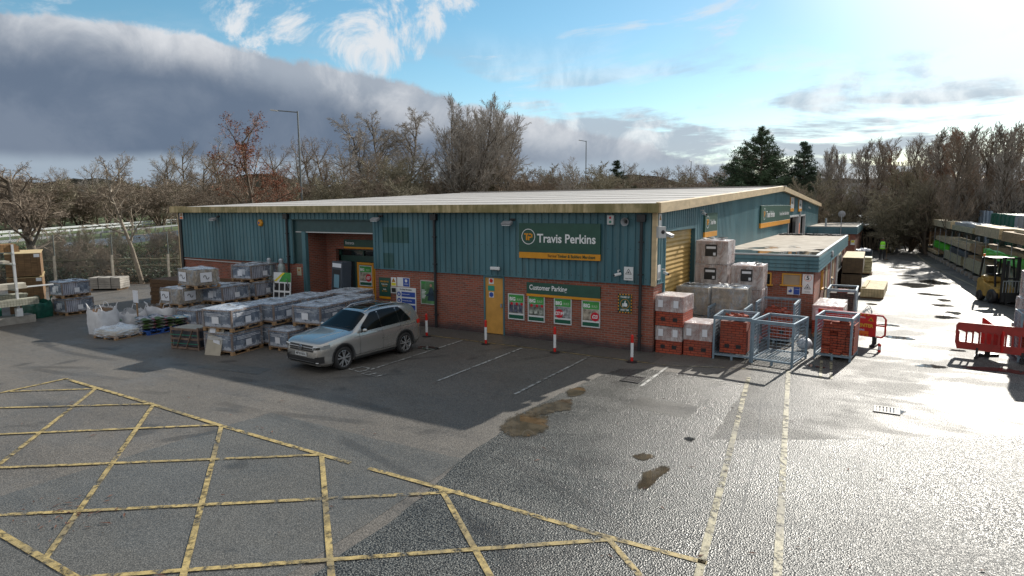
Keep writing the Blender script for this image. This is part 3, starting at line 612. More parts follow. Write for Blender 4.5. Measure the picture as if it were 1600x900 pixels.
    b = MB(); b.lathe([(0, .0), (.07, .0), (.07, .004), (0, .004)], (-5.89, .006, 1.915), 'y', 16); b.build('ring', M['red'], s1)
    b = MB(); b.box(-6.03, .012, 1.56, -5.76, .02, 1.74); b.build('door_notice', mat('green safety sign', (.02, .28, .20), .5), d)
    b = MB(); b.box(-5.99, .012, 1.32, -5.79, .02, 1.52); s3 = b.build('door_notice', M['signwhite'], d)
    b = MB(); b.lathe([(0, .0), (.085, .0), (.085, .004), (0, .004)], (-5.89, .006, 1.42), 'y', 16); b.build('disc', M['blue'], s3)
    b = MB(); b.box(-5.50, -.02, 1.0, -5.44, .02, 1.12); b.build('handle', M['steel'], d)
    # roller shutter on the gable side
    b = MB(); z = 0; vs = []; n = 50
    for i in range(n + 1):
        z = 3.72 * i / n; vs += [(-.10 + (.02 if i % 2 else 0), .95, z), (-.10 + (.02 if i % 2 else 0), 4.36, z)]
    b.add(vs, [(2 * i, 2 * i + 1, 2 * i + 3, 2 * i + 2) for i in range(n)]); b.build('roller_shutter', M['roller'], W)
    b = MB(); b.box(-.14, .86, 0, .065, .95, 3.80).box(-.14, 4.36, 0, .065, 4.5, 3.80).box(-.14, .95, 3.70, .07, 4.36, 3.80); b.build('shutter_frame', M['clad'], W)
    # goods doors far along the gable
    b = MB(); b.box(-.5, 28.4, 0, -.45, 33.6, 3.62).box(-.5, 34.6, 0, -.45, 37.7, 3.6); b.build('goods_opening', M['black'], W)
    b = MB(); b.box(-.1, 28.3, 0, .09, 28.45, 3.72).box(-.1, 33.5, 0, .12, 33.7, 3.72).box(-.1, 28.3, 3.62, .10, 33.7, 3.74).box(-.1, 34.4, 0, .12, 34.6, 4.0).box(-.1, 37.7, 0, .1, 37.9, 3.72).box(-.1, 34.4, 3.6, .1, 37.9, 3.7); b.build('goods_door_frame', M['lightgrey'], W)
    b = MB(); b.box(-.1, 33.7, HB, .06, 34.4, 3.65); b.build('goods_pier', M['clad'], W)
    # grey conduit along the brick on the left
    b = MB(); b.tube([(-24.0, -.08, 2.02), (-20, -.08, 1.99), (-17, -.08, 1.95)], .018, 6); b.build('conduit', M['lightgrey'], W)
    # two faded areas where old signs were taken down
    b = MB()
    for x0, x1, z0, z1 in ((-10.95, -9.46, 3.15, 3.74), (-10.96, -10.33, HB + .06, 2.74)):
        p = clad_profile(-11.28, 0); pp = [q for q in p if x0 < q[0] < x1]; k = len(pp); b.add([(u, -.052 - d_, z) for z in (z0, z1) for u, d_ in pp], [(i, i + 1, k + i + 1, k + i) for i in range(k - 1)])
    b.build('old_sign_mark', mat('unfaded darker teal', (.030, .095, .095), .45, var=.1), W)  # darker paint kept its colour where the signs hung
    # pavement strip at the foot of the wall
    tag(MB().sheet([(-LEN, -1.2), (.4, -1.2), (.4, 0), (-LEN, 0)], .010).build('wall_foot_paving', M['asph_dark']), kind='structure')
build_building()

def outbuilding(name, label, x0, x1, y0, y1, zt, front_detail):
    O = thing(name, label, 'outbuilding', (0, 0, 0)); f = .56
    b = MB(); b.box(x0, y0 + .06, 0, x1 - .06, y1 - .06, zt - f + .02); b.build('brick_wall', M['brick'], O)
    b = MB(); n = 4
    for i in range(n):                                     # lapped fascia boards
        z1 = zt - f * i / n; z0 = zt - f * (i + 1) / n
        b.add([(x0, y0 - .03 - .0, z1), (x1 + .03, y0 - .03, z1), (x1 + .03, y1, z1), (x0, y0 - .075, z0), (x1 + .075, y0 - .075, z0), (x1 + .075, y1, z0)], [(0, 3, 4, 1), (1, 4, 5, 2)])
        b.add([(x0, y0 - .075, z0), (x1 + .075, y0 - .075, z0), (x1 + .075, y1, z0), (x1 + .03, y1, z0), (x1 + .03, y0 - .03, z0), (x0, y0 - .03, z0)], [(0, 1, 4, 5), (1, 2, 3, 4)])
    b.build('fascia', M['clad'], O)
    b = MB(); b.box(x0, y0 - .04, zt - .02, x1 + .04, y1, zt); b.build('roof', M['flatroof'], O)
    b = MB(); b.box(x0, y0 - .05, zt, x1 + .05, y0 + .07, zt + .05).box(x1 - .07, y0 + .07, zt, x1 + .05, y1, zt + .05).box(x0, y1 - .1, zt, x1 - .07, y1, zt + .05); b.build('roof_edge_trim', mat('grey edge trim', (.30, .34, .36), .4, .3), O)
    return O
def window(O, plane, u0, u1, z0, z1, ox, pane, frame):
    """plane 'x': wall facing -y at y=ox, u along x; 'y': wall facing +x at x=ox, u along y"""
    def bx(b, ua, za, ub, zb, d0, d1):
        if plane == 'x': b.box(ua, ox - d1, za, ub, ox - d0, zb)
        else: b.box(ox + d0, ua, za, ox + d1, ub, zb)
    b = MB(); t = .05; bx(b, u0, z0, u0 + t, z1, 0, .05); bx(b, u1 - t, z0, u1, z1, 0, .05); bx(b, u0 + t, z1 - t, u1 - t, z1, 0, .05); bx(b, u0 - .06, z0 - .05, u1 + .06, z0, 0, .09)
    w = b.build('window', frame, O); b = MB(); bx(b, u0 + t, z0, u1 - t, z1 - t, .004, .02); b.build('pane', pane, w); return w
def build_outbuildings():
    M['boarded'] = mat('boarded beige panel', (.36, .29, .20), .6, var=.1)
    A = outbuilding('flat_roof_outbuilding', 'flat roofed brick outbuilding with teal fascia and puddles on its roof', 0.06, 3.9, 6.5, 24, 2.65, 1)
    window(A, 'x', 2.74, 3.40, 1.58, 2.0, 6.56, M['boarded'], M['frame_yellow']); window(A, 'x', 2.05, 2.38, 1.56, 2.0, 6.56, M['glass'], M['frame_yellow'])
    for y0, y1, z0, z1 in ((9.0, 9.5, 1.2, 1.9), (13.4, 13.8, 1.2, 1.95)): window(A, 'y', y0, y1, z0, z1, 3.84, M['glass'], M['frame_yellow'])
    window(A, 'y', 17.2, 20.2, 1.15, 2.05, 3.84, mat('pale glazing', (.35, .38, .36), .2), M['lightgrey'])
    for y0, y1 in ((10.7, 11.6), (14.5, 15.4)):
        b = MB(); b.box(3.84, y0, 0, 3.87, y1, 2.02); d = b.build('door', M['boarded'], A); MB().box(3.87, y0 + .08, .95, 3.92, y0 + .18, 1.05).build('handle', M['steel'], d)
    b = MB()
    for y in (12.6, 16.1, 16.6): b.tube([(3.92, y, .05), (3.92, y, 2.1)], .04, 8)
    b.build('waste_pipe', M['lightgrey'], A)
    b = MB(); b.lathe([(.10, 0), (.14, .02), (.14, .08), (0, .10)], (3.95, 12.0, 2.38), 'x', 14); b.build('extractor_vent', M['lightgrey'], A)
    b = MB(); rr = random.Random(2)
    for i in range(60): x = rr.uniform(.3, 3.6); y = 23.6 + rr.uniform(-.3, .2); b.cbox((x, y, 2.69), rr.uniform(.1, .5), .12, rr.uniform(.04, .12), rr.uniform(0, 3))
    b.build('roof_debris', M['black'], A)
    B = outbuilding('rear_outbuilding', 'smaller brick outbuilding with teal fascia at the far end of the yard', 0.06, 3.74, 39.8, 52.3, 2.65, 1)
    window(B, 'x', 2.9, 3.25, 1.6, 2.0, 39.86, M['glass'], M['frame_yellow']); window(B, 'x', 1.2, 2.5, 1.75, 2.0, 39.86, M['boarded'], M['frame_yellow'])
    b = MB(); b.tube([(1.4, 40.6, 2.65), (1.4, 40.6, 3.35)], .08, 8); b.tube([(2.6, 39.7, 1.9), (2.6, 39.7, 3.9)], .035, 6); b.build('vent_pipe', M['steel'], B)
    b = MB(); b.lathe([(0, 0), (.2, .02), (.28, .08)], (2.6, 39.66, 3.7), 'y', 14); b.build('satellite_dish', M['grey'], B)
    # dark store shelter beyond
    S = thing('storage_shelter', 'dark open fronted shelter full of odds and ends behind the rear outbuilding', 'shelter', (4.5, 52.6, 0))
    MB().box(-.8, 0, 0, -.72, 4, 2.4).box(.95, 0, 0, 1.03, 4, 2.4).box(-.72, 3.9, 0, .95, 4, 2.4).build('frame', M['black'], S)
    b = MB(); b.box(-.85, -.15, 2.4, 1.1, 4.1, 2.46)
    for i in range(10): b.box(-.85 + .195 * i, -.15, 2.463, -.79 + .195 * i, 4.1, 2.5)
    b.build('roof', M['steel'], S)
    b = MB(); rr = random.Random(8)
    for i in range(26):
        x = rr.uniform(-.6, .85); y = rr.uniform(.1, .8); b.bar((x, y, .05), (x + rr.uniform(-.4, .4), y + .5, rr.uniform(1.0, 1.9)), rr.uniform(.03, .09))
    b.build('leaning_offcuts', mat('grey brown offcuts', (.26, .21, .16), .8, var=.3), S)
build_outbuildings()
# ================================================================ SIGNS AND FITTINGS
def board(name, label, cat, x, y, z0, w, h, side='front', mat_='green', band=.0, group=None, th=.04, edge=None):
    """thin sign board, x/y = lower left corner seen from in front"""
    rz = 0 if side == 'front' else R(90)
    t = thing(name, label, cat, (x, y, z0), rz, group)
    MB().box(0, -th, band, w, 0, h).build('panel', M[mat_] if isinstance(mat_, str) else mat_, t, bevel=.004)
    if band: MB().box(0, -th - .003, 0, w, 0, band - .001).build('lower_band', M['gold'], t, bevel=.003)
    if edge:
        b = MB(); e = .018; b.box(-e, -th - .008, -e, w + e, 0, 0).box(-e, -th - .008, h, w + e, 0, h + e).box(-e, -th - .008, 0, 0, 0, h).box(w, -th - .008, 0, w + e, 0, h); b.build('frame', M[edge], t)
    return t
def ring_logo(t, cx, cz, r, y, s=1.0):
    b = MB(); n = 40
    vs = [(cx + q * math.cos(2 * math.pi * k / n), y, cz + q * math.sin(2 * math.pi * k / n)) for q in (r, r * .91) for k in range(n)]
    b.add(vs, [(k, (k + 1) % n, n + (k + 1) % n, n + k) for k in range(n)]); b.build('ring_emblem', M['white'], t)
    # T and P monogram drawn as bars
    b = MB(); u = r * .1; gd = lambda x0, z0, x1, z1: b.box(cx + x0 * u, y - .006, cz + z0 * u, cx + x1 * u, y, cz + z1 * u)
    gd(-6, 2.4, 0.1, 4.2); gd(-3.4, -4.6, -1.2, 2.4); gd(.9, 2.4, 4.6, 4.2); gd(.0 - .4, -4.6, 1.6, .9); gd(4.2, -1.0, 6.2, 3.4); gd(1.6, -1.6, 4.6, .1)
    b.build('monogram', M['gold'], t)
def build_signs():
    t = board('shop_sign', 'large dark green shop sign with round emblem and amber lower band above the parking bays', 'sign', -4.65, -.09, 2.79, 2.95, 1.17, band=.20, th=.06)
    ring_logo(t, .36, .72, .26, -.065)
    text('Travis Perkins', .40, M['white'], t, (.70, -.068, .66), bold=.020, squeeze=.92)
    text('Timber & Builders Merchant', .145, mat('dark green ink', (.03, .07, .03), .5), t, (1.45, -.068, .10), bold=.02, squeeze=.80)
    text('Your local', .13, M['black'], t, (1.08, -.068, .10), shear=.4, squeeze=.6)
    t = board('parking_sign', 'long dark green sign with an amber band over the four posters', 'sign', -4.42, -.01, 1.49, 2.70, .47, band=.085, th=.05)
    text('Customer Parking', .235, M['white'], t, (.11, -.056, .30), bold=.018, squeeze=.82)
    t = board('entrance_sign', 'dark green sign with amber band over the recessed entrance door', 'sign', -14.15, 1.14, 2.76, 3.0, .38, band=.075, th=.05)
    text('Entrance', .18, M['white'], t, (.10, -.056, .235), bold=.015, squeeze=.8)
    pic = [('grey paving picture', (.30, .30, .29)), ('plumbing picture', (.20, .22, .19)), ('misty picture', (.32, .34, .35)), ('pale sand picture', (.42, .37, .30))]
    M['postergreen'] = mat('bright poster green', (.06, .33, .07), .4, var=.25, vscale=2); M['pgreen2'] = mat('deep poster green', (.01, .10, .06), .4); M['pricered'] = mat('price red', (.55, .01, .03), .4)
    def poster(x, z, w, h, label, kind, price, y=-.01, prefix='poster'):
        t = thing(prefix, label, 'poster', (x, y, z), 0, 'sale posters on the building')
        MB().box(0, -.02, 0, w, 0, h).build('panel', M['signwhite'], t)
        MB().box(.02, -.024, h * .68, w - .02, -.0205, h - .02).build('header', M['postergreen'], t)
        MB().box(.02, -.024, .02, w - .02, -.0205, h * .17).build('footer', M['pgreen2'], t)
        m = mat(pic[kind][0], pic[kind][1], .4, var=.8, vscale=7, detail=8)
        MB().box(.02, -.024, h * .24, w - .02, -.0205, h * .67).build('picture', m, t)
        text('BIG', h * .19, M['white'], t, (.045, -.026, h * .80), bold=.04, squeeze=.95); text('BUILD', h * .12, mat('pale green', (.45, .62, .42), .5), t, (w * .55, -.026, h * .79), bold=.01, squeeze=.72)
        b = MB(); cs = [(w * .22, h * .62), (w * .55, h * .62), (w * .86, h * .62)] if not price else [(w * (.30 if kind == 2 else .74), h * .40)]
        rr = .05 if not price else .15
        for cx, cz in cs: b.lathe([(0, -.0275), (rr * w / .62, -.0275), (rr * w / .62, -.0245)], (cx, 0, cz), 'y', 18)
        b.build('price_disc', M['pricered'], t)
        if price: text(price, .15 * w / .62, M['white'], t, (cs[0][0], -.030, cs[0][1]), 'CENTER', bold=.03, squeeze=.85)
        if not price:
            b = MB(); 
            for i in range(3):
                if kind == 0: b.box(w * (.06 + .3 * i), -.026, h * .28, w * (.30 + .3 * i), -.0243, h * .58)
                else: b.box(w * (.08 + .31 * i), -.026, h * .30, w * (.27 + .31 * i), -.0243, h * .44)
            b.build('goods_picture', mat('goods print', (.10, .11, .16) if kind == 0 else (.45, .48, .44), .4, var=.7, vscale=9), t)
        b = MB(); e = .016; b.box(-e, -.03, -e, w + e, 0, 0).box(-e, -.03, h, w + e, 0, h + e).box(-e, -.03, 0, 0, 0, h).box(w, -.03, 0, w + e, 0, h); b.build('frame', M['lightgrey'], t); return t
    poster(-5.16, .64, .62, .87, 'green topped sale poster with three upright samples, nearest the ochre staff door', 0, None)
    poster(-4.37, .63, .62, .87, 'green topped sale poster with a row of small dark goods, second from the staff door', 1, None)
    poster(-3.37, .63, .62, .86, 'sale poster with a red disc at the left of a misty grey picture', 2, '£27.99')
    poster(-2.36, .63, .62, .85, 'sale poster with a red disc at the right of a pale sandy picture', 3, '£23')
    poster(-13.50, 1.16, .70, .86, 'sale poster behind the upper left pane of the yellow entrance door', 3, '£27', 1.33); poster(-12.50, 1.16, .72, .86, 'sale poster in the upper right pane of the yellow entrance door', 2, '£23', 1.33)
    poster(-13.50, .22, .70, .68, 'sale poster low in the left leaf of the entrance door', 0, '£9', 1.33); poster(-12.50, .22, .72, .68, 'sale poster low in the right leaf of the entrance door', 1, '£9', 1.33)
    # thumbs up notice with hazard edge
    t = board('thumbs_up_notice', 'dark green thumbs up notice with yellow and black striped edge', 'notice', -1.13, -.01, 1.18, .46, .60, th=.015)
    b1, b2 = MB(), MB()
    for i in range(20):
        k = i; seg = (.03, .06)
        for (x, z, w, h) in ([(i * .0475 + .0, 0, .0475, .035), (i * .0475, .565, .0475, .035)] if i * .0475 < .44 else []): (b1 if k % 2 else b2).box(x, -.019, z, min(.46, x + w), -.0155, z + h)
        if .035 + i * .05 < .54:
            for x in (0, .425): (b1 if k % 2 else b2).box(x, -.019, .035 + i * .05, x + .035, -.0155, min(.565, .085 + i * .05))
    b1.build('hazard_edge', M['gold'], t); b2.build('hazard_edge_black', M['black'], t)
    text('THUMBS UP', .075, M['white'], t, (.23, -.018, .50), 'CENTER', bold=.02, squeeze=.75); text('EVERY TIME', .075, M['white'], t, (.23, -.018, .09), 'CENTER', bold=.02, squeeze=.7)
    b = MB(); n = 28; vs = [(.23 + q * math.cos(2 * math.pi * k / n), -.0175, .29 + q * math.sin(2 * math.pi * k / n)) for q in (.15, .138) for k in range(n)]; b.add(vs, [(k, (k + 1) % n, n + (k + 1) % n, n + k) for k in range(n)]); b.build('ring', M['gold'], t)
    b = MB(); b.prism([(.15, .20), (.19, .20), (.19, .30), (.15, .30)], 'y', -.021, -.0176); b.prism([(.20, .21), (.29, .20), (.31, .24), (.30, .31), (.25, .32), (.26, .38), (.235, .40), (.215, .33), (.20, .30)], 'y', -.021, -.0176); b.build('thumb_symbol', M['white'], t)
    def triangle(t, cx, cz, r, y, m='black', hollow='signwhite'):
        b = MB(); b.prism([(cx + r * math.cos(a), cz + r * math.sin(a)) for a in (R(90), R(210), R(330))], 'y', y - .003, y); b.build('warning_triangle', M[m], t)
        b = MB(); q = r * .74; b.prism([(cx + q * math.cos(a), cz + q * math.sin(a)) for a in (R(90), R(210), R(330))], 'y', y - .005, y - .0032); b.build('triangle_field', M[hollow], t)
        b = MB(); q = r * .34; b.prism([(cx - q, cz - q * .55), (cx + q, cz - q * .55), (cx + q * .2, cz + q * .5), (cx - q * .1, cz + q * 1.0)], 'y', y - .007, y - .0052); b.build('triangle_symbol', M[m], t)
    t = board('warning_notice', 'white warning notice with black triangle on the front cladding beside the right downpipe', 'notice', -.93, -.06, 2.22, .30, .42, mat_='signwhite', th=.015); triangle(t, .15, .25, .12, -.016); text('FORK LIFT TRUCKS', .035, M['black'], t, (.15, -.018, .06), 'CENTER', squeeze=.7)
    t = board('warning_notice', 'white notice with yellow triangle high at the left end of the front wall', 'notice', -24.1, -.10, 3.98, .28, .36, mat_='signwhite', th=.015); triangle(t, .14, .22, .12, -.016, 'gold', 'black'); MB().box(.04, -.02, .02, .24, -.016, .12).build('caption_block', M['orange'], t)
    # beside the entrance
    t = board('opening_hours_board', 'dark green opening hours board with amber foot at the right of the entrance', 'sign', -11.15, -.01, .93, .58, .84, band=.09, th=.02)
    text('OPEN FOR YOU', .085, M['gold'], t, (.29, -.024, .68), 'CENTER', bold=.02, squeeze=.72)
    for z, s, c in ((.58, 'Monday to Friday', 'white'), (.51, '7.30am - 5pm', 'gold'), (.38, 'Saturday', 'white'), (.31, '8am - 12 noon', 'gold')): text(s, .06, M[c], t, (.29, -.024, z), 'CENTER', bold=.01, squeeze=.75)
    t = board('safety_notice', 'small yellow and white safety notice above the grey intercom box', 'notice', -10.53, -.01, 1.46, .27, .34, mat_='signwhite', th=.012); MB().box(.02, -.016, .02, .25, -.0125, .13).build('caption_block', mat('yellow ink', (.70, .62, .03), .5), t); triangle(t, .135, .215, .11, -.0125, 'gold', 'black')
    t = board('safety_notice', 'small notice half white half blue to the right of the yellow safety notice', 'notice', -10.21, -.01, 1.46, .62, .36, mat_='signwhite', th=.012); MB().box(.30, -.016, .02, .60, -.0125, .34).build('blue_field', M['blue'], t); b = MB(); b.lathe([(0, -.019), (.06, -.019), (.06, -.0165)], (.45, 0, .24), 'y', 16); b.prism([(.09, .12), (.2, .12), (.21, .22), (.16, .3), (.13, .22), (.09, .22)], 'y', -.016, -.0125); b.build('symbol', M['signwhite'], t)
    text('THUMBS UP', .05, M['white'], t, (.45, -.018, .11), 'CENTER', squeeze=.75)
    t = board('site_safety_board', 'tall white site safety board with four blue rows behind the car roof', 'notice', -10.27, -.01, .30, .98, 1.14, mat_='signwhite', th=.02)
    text('Site Safety Information', .085, M['black'], t, (.49, -.024, 1.06), 'CENTER', bold=.01, squeeze=.75)
    for i, s in enumerate(('Wear foot protection', 'Wear high visibility clothing', 'Keep to the footpath', 'Speed limit 5 mph')):
        z = .78 - .25 * i; MB().box(.27, -.024, z, .94, -.0205, z + .19).build('blue_row', M['blue'], t); text(s, .052, M['white'], t, (.30, -.027, z + .10), squeeze=.8)
        MB().lathe([(0, -.024), (.09, -.024), (.09, -.0205)], (.14, 0, z + .095), 'y', 20).build('blue_disc', M['blue'], t); MB().prism([(.11, z + .05), (.17, z + .05), (.15, z + .14), (.12, z + .13)], 'y', -.028, -.0245).build('symbol', M['white'], t)
    t = board('framed_poster', 'silver framed green poster of a worker in dark clothes left of the downpipe', 'poster', -9.02, -.01, .89, .66, .86, mat_=mat('green photo print', (.10, .22, .10), .35, var=.6, vscale=3), th=.03, edge='lightgrey')
    MB().prism([(.30, .12), (.62, .12), (.60, .50), (.52, .62), (.42, .60), (.34, .40), (.22, .34), (.24, .28), (.34, .30)], 'y', -.034, -.0305).build('figure_print', mat('dark clothing print', (.03, .06, .09), .4, var=.5), t)
    MB().lathe([(0, -.034), (.055, -.034), (.055, -.0305)], (.47, 0, .70), 'y', 16).build('face_print', mat('skin print', (.42, .25, .18), .5), t)
    MB().box(.03, -.0335, .76, .22, -.0305, .83).build('caption_block', M['postergreen'], t); b = MB()
    for i in range(7): b.box(.03, -.033, .20 + i * .05, .17 + .03 * (i % 3), -.0305, .222 + i * .05)
    b.build('print_lines', M['white'], t)
    t = board('yellowed_notice', 'small yellowed notice on the brick pier left of the entrance', 'notice', -15.88, -.015, 1.60, .26, .36, mat_=mat('yellowed paper', (.50, .46, .34), .6), th=.01); triangle(t, .13, .23, .08, -.011, 'gold', 'black')
    # fittings on the wall
    def floodlight(x, y, z, label, rz=0):
        t = thing('floodlight', label, 'floodlight', (x, y, z), rz, 'floodlights under the eaves')
        b = MB(); b.cbox((0, -.22, 0), .36, .20, .09, 0, 0, R(25)); b.build('housing', M['grey'], t, bevel=.01)
        b = MB(); b.cbox((0, -.245, -.045), .30, .15, .012, 0, 0, R(25)); b.build('lamp_glass', mat('lamp glass', (.75, .78, .80), .1), t)
        b = MB(); b.bar((.12, 0, .12), (.12, -.2, .02), .03); b.bar((.0, 0, .12), (.2, 0, .12), .04, .08); b.build('bracket', M['black'], t)
    floodlight(-5.05, -.06, 3.95, 'grey floodlight on the cladding left of the large shop sign'); floodlight(-11.0, -.08, 4.05, 'grey floodlight above the right side of the porch'); floodlight(-21.2, -.06, 4.0, 'grey floodlight on the left stretch of cladding')
    floodlight(.06, .55, 3.62, 'grey floodlight on the gable beside the roller shutter', R(90))
    t = thing('alarm_box', 'yellow hexagonal alarm box on the left cladding', 'alarm', (-18.05, -.06, 3.85)); MB().lathe([(.17, 0), (.17, -.06), (.13, -.09), (0, -.09)], (0, 0, 0), 'y', 6).build('case', M['gold'], t); MB().cbox((-.03, -.093, 0), .09, .008, .09).build('badge', M['blue'], t)
    t = thing('signal_box', 'pale box with two round lamps up beside the siren', 'signal', (-1.49, -.05, 3.93)); MB().box(0, -.10, 0, .22, 0, .30).build('case', M['lightgrey'], t, bevel=.02); MB().lathe([(0, -.115), (.035, -.11), (.04, -.10)], (.11, 0, .22), 'y', 12).build('lamp', M['pricered'], t); MB().lathe([(0, -.115), (.035, -.11), (.04, -.10)], (.11, 0, .09), 'y', 12).build('lamp', M['green_ply'], t)
    t = thing('horn_siren', 'grey horn speaker on the front cladding near the right corner', 'siren', (-.86, -.06, 4.03)); MB().lathe([(.13, -.22), (.10, -.17), (.05, -.10), (.035, -.04), (.05, 0)], (0, 0, 0), 'y', 20).build('horn', M['grey'], t, smooth=True); MB().lathe([(.0, -.14), (.035, -.14), (.03, -.06)], (0, 0, 0), 'y', 12).build('driver', M['black'], t); MB().box(-.03, -.05, .0, .03, 0, .12).build('bracket', M['black'], t)
    t = thing('bulkhead_lamp', 'slim white bulkhead lamp above the ochre staff door', 'lamp', (-5.84, -.06, 2.32)); MB().box(0, -.09, 0, .38, 0, .11).build('case', M['signwhite'], t, bevel=.02)
    def camera_(x, y, z, label, rz=0):
        t = thing('security_camera', label, 'camera', (x, y, z), rz, 'security cameras'); MB().tube([(0, 0, .0), (0, -.12, .0), (0, -.12, -.06)], .025, 8).build('bracket', M['lightgrey'], t); MB().tube([(.06, -.06, -.10), (-.08, -.24, -.14)], .045, 10).build('body', M['signwhite'], t); MB().tube([(-.08, -.24, -.14), (-.086, -.248, -.142)], .036, 10).build('lens', M['black'], t)
    camera_(-1.08, -.06, 2.52, 'white security camera low on the cladding above the thumbs up notice'); camera_(.06, .55, 2.55, 'white security camera by the shutter on the gable wall', R(90)); camera_(.06, 5.0, 4.32, 'white security camera at the first gable sign', R(90)); camera_(.06, 39.5, 4.3, 'small far security camera near the end of the gable', R(90))
    t = thing('junction_box', 'pale grey box with a round sensor on the beige corner trim', 'box', (.08, -.05, 3.55), R(45)); MB().box(-.02, -.16, 0, .22, 0, .34).build('case', M['lightgrey'], t, bevel=.01); MB().lathe([(0, -.19), (.05, -.18), (.06, -.16)], (.12, 0, .18), 'y', 14).build('sensor', M['black'], t)
    t = board('intercom_box', 'grey framed intercom panel under the small notices by the entrance', 'intercom', -10.52, -.01, 1.18, .31, .26, mat_='lightgrey', th=.05); MB().box(.05, -.056, .05, .26, -.051, .21).build('screen', M['black'], t)
    # signs on the gable
    t = board('gable_sign', 'first green gable sign with amber foot beside the roller shutter', 'sign', .06, 5.5, 3.30, 1.95, .92, 'side', band=.20, th=.06); ring_logo(t, .38, .58, .24, -.065); text('Tool Hire', .26, M['white'], t, (.78, -.067, .55), bold=.01, squeeze=.8)
    t = board('gable_sign', 'long green gable sign with round emblem and amber foot above the outbuilding roof', 'sign', .06, 17.2, 3.26, 11.2, 1.20, 'side', band=.26, th=.08); ring_logo(t, 1.0, .75, .32, -.085, 1); text('Travis Perkins', .50, M['white'], t, (1.6, -.087, .70), bold=.01); text('Your Local Timber & Builders Merchant', .32, M['white'], t, (6.4, -.087, .68), squeeze=.78)
    t = board('gable_sign', 'narrow pale sign high above the far goods door, nearer one', 'sign', .06, 28.7, 4.05, 1.7, .95, 'side', mat_='lightgrey', band=.2, th=.05, edge='gold'); text('Exit', .3, M['green'], t, (.4, -.055, .6))
    t = board('gable_sign', 'narrow pale sign high above the far goods door, farther one', 'sign', .06, 33.2, 4.0, 1.8, .85, 'side', mat_='lightgrey', band=.2, th=.05, edge='gold'); text('Entry', .3, M['green'], t, (.4, -.055, .5))
    t = board('orange_notice', 'orange warning panel on the pier of the far goods door', 'notice', .09, 33.75, 2.1, .5, 1.0, 'side', mat_='orange', th=.03)
    t = board('warning_notice', 'narrow white and yellow notice above the shutter at the gable corner', 'notice', .07, .12, 3.85, .28, .42, 'side', mat_='signwhite', th=.01); triangle(t, .14, .28, .11, -.011, 'gold', 'black')
    t = board('warning_notice', 'narrow white notice low on the cladding at the gable corner', 'notice', .07, .12, 2.25, .28, .46, 'side', mat_='signwhite', th=.01); MB().box(.04, -.014, .04, .24, -.0105, .24).build('print_block', M['grey'], t)
    # signs on the outbuilding
    t = board('number_sign', 'white sign reading 5 above a warning triangle on the outbuilding corner', 'sign', 3.44, 6.53, 1.28, .36, .72, mat_='signwhite', th=.012)
    text('5', .22, M['black'], t, (.18, -.016, .58), 'CENTER', bold=.02); b = MB(); n = 24; vs = [(.18 + q * math.cos(2 * math.pi * k / n), -.0135, .585 + q * math.sin(2 * math.pi * k / n)) for q in (.125, .112) for k in range(n)]; b.add(vs, [(k, (k + 1) % n, n + (k + 1) % n, n + k) for k in range(n)]); b.build('ring', M['orange'], t); triangle(t, .18, .24, .13, -.0135); text('CAUTION', .05, M['black'], t, (.18, -.016, .07), 'CENTER', squeeze=.8)
    t = board('safety_notice', 'white and blue thumbs up notice under the outbuilding window', 'notice', 2.94, 6.53, 1.22, .44, .30, mat_='signwhite', th=.012); MB().box(.22, -.016, .015, .425, -.0125, .285).build('blue_field', M['blue'], t); MB().prism([(.05, .09), (.15, .08), (.17, .15), (.12, .24), (.10, .16), (.05, .16)], 'y', -.016, -.0125).build('thumb_symbol', M['blue'], t); text('THUMBS UP', .035, M['white'], t, (.325, -.018, .2), 'CENTER', squeeze=.8)
    t = board('safety_notice', 'small yellow and white notice on the rear outbuilding wall', 'notice', 3.36, 39.83, 1.2, .3, .4, mat_='signwhite', th=.012); MB().box(.03, -.016, .2, .27, -.0125, .37).build('yellow_field', mat('yellow ink', (.70, .62, .03), .5), t)
build_signs()

# ================================================================ BOLLARDS, BARRIERS, CAGES
def build_bollards():
    t = thing('bollard', 'x', 'bollard', (0, 0, 0), 0, 'red and white bollards along the parking bays')
    MB().lathe([(.04, 0), (.04, .13)], (0, 0, .03), 'z', 16).build('foot_band', M['red'], t); 
    MB().lathe([(.043, 0), (.043, .42)], (0, 0, .16), 'z', 16).build('white_sleeve', M['signwhite'], t, smooth=True)
    MB().lathe([(.041, 0), (.041, .20), (.03, .235), (0, .245)], (0, 0, .58), 'z', 16).build('cap', M['red'], t)
    MB().lathe([(.16, 0), (.16, .012), (.06, .03), (.0, .03)], (0, 0, .011), 'z', 18).build('base_plate', M['black'], t)
    for x, y, s in ((-7.64, -1.48, 'red and white bollard just behind the silver car'), (-5.15, -1.5, 'red and white bollard in front of the ochre staff door'), (-2.63, -1.44, 'red and white bollard in front of the poster with the left red disc'), (-.13, -1.42, 'red and white bollard near the building corner beside the brick packs')):
        place(t, USED, (x, y, 0), x, s)
    t = thing('post_stub', 'tiny red and white post stub alone on the bright wet yard', 'post', (6.02, 3.5, 0)); MB().lathe([(.045, 0), (.045, .08)], (0, 0, .0), 'z', 12).build('foot_band', M['red'], t); MB().lathe([(.043, 0), (.043, .11)], (0, 0, .08), 'z', 12).build('white_sleeve', M['signwhite'], t); MB().lathe([(.045, 0), (.045, .08), (0, .09)], (0, 0, .19), 'z', 12).build('cap', M['red'], t)
build_bollards()

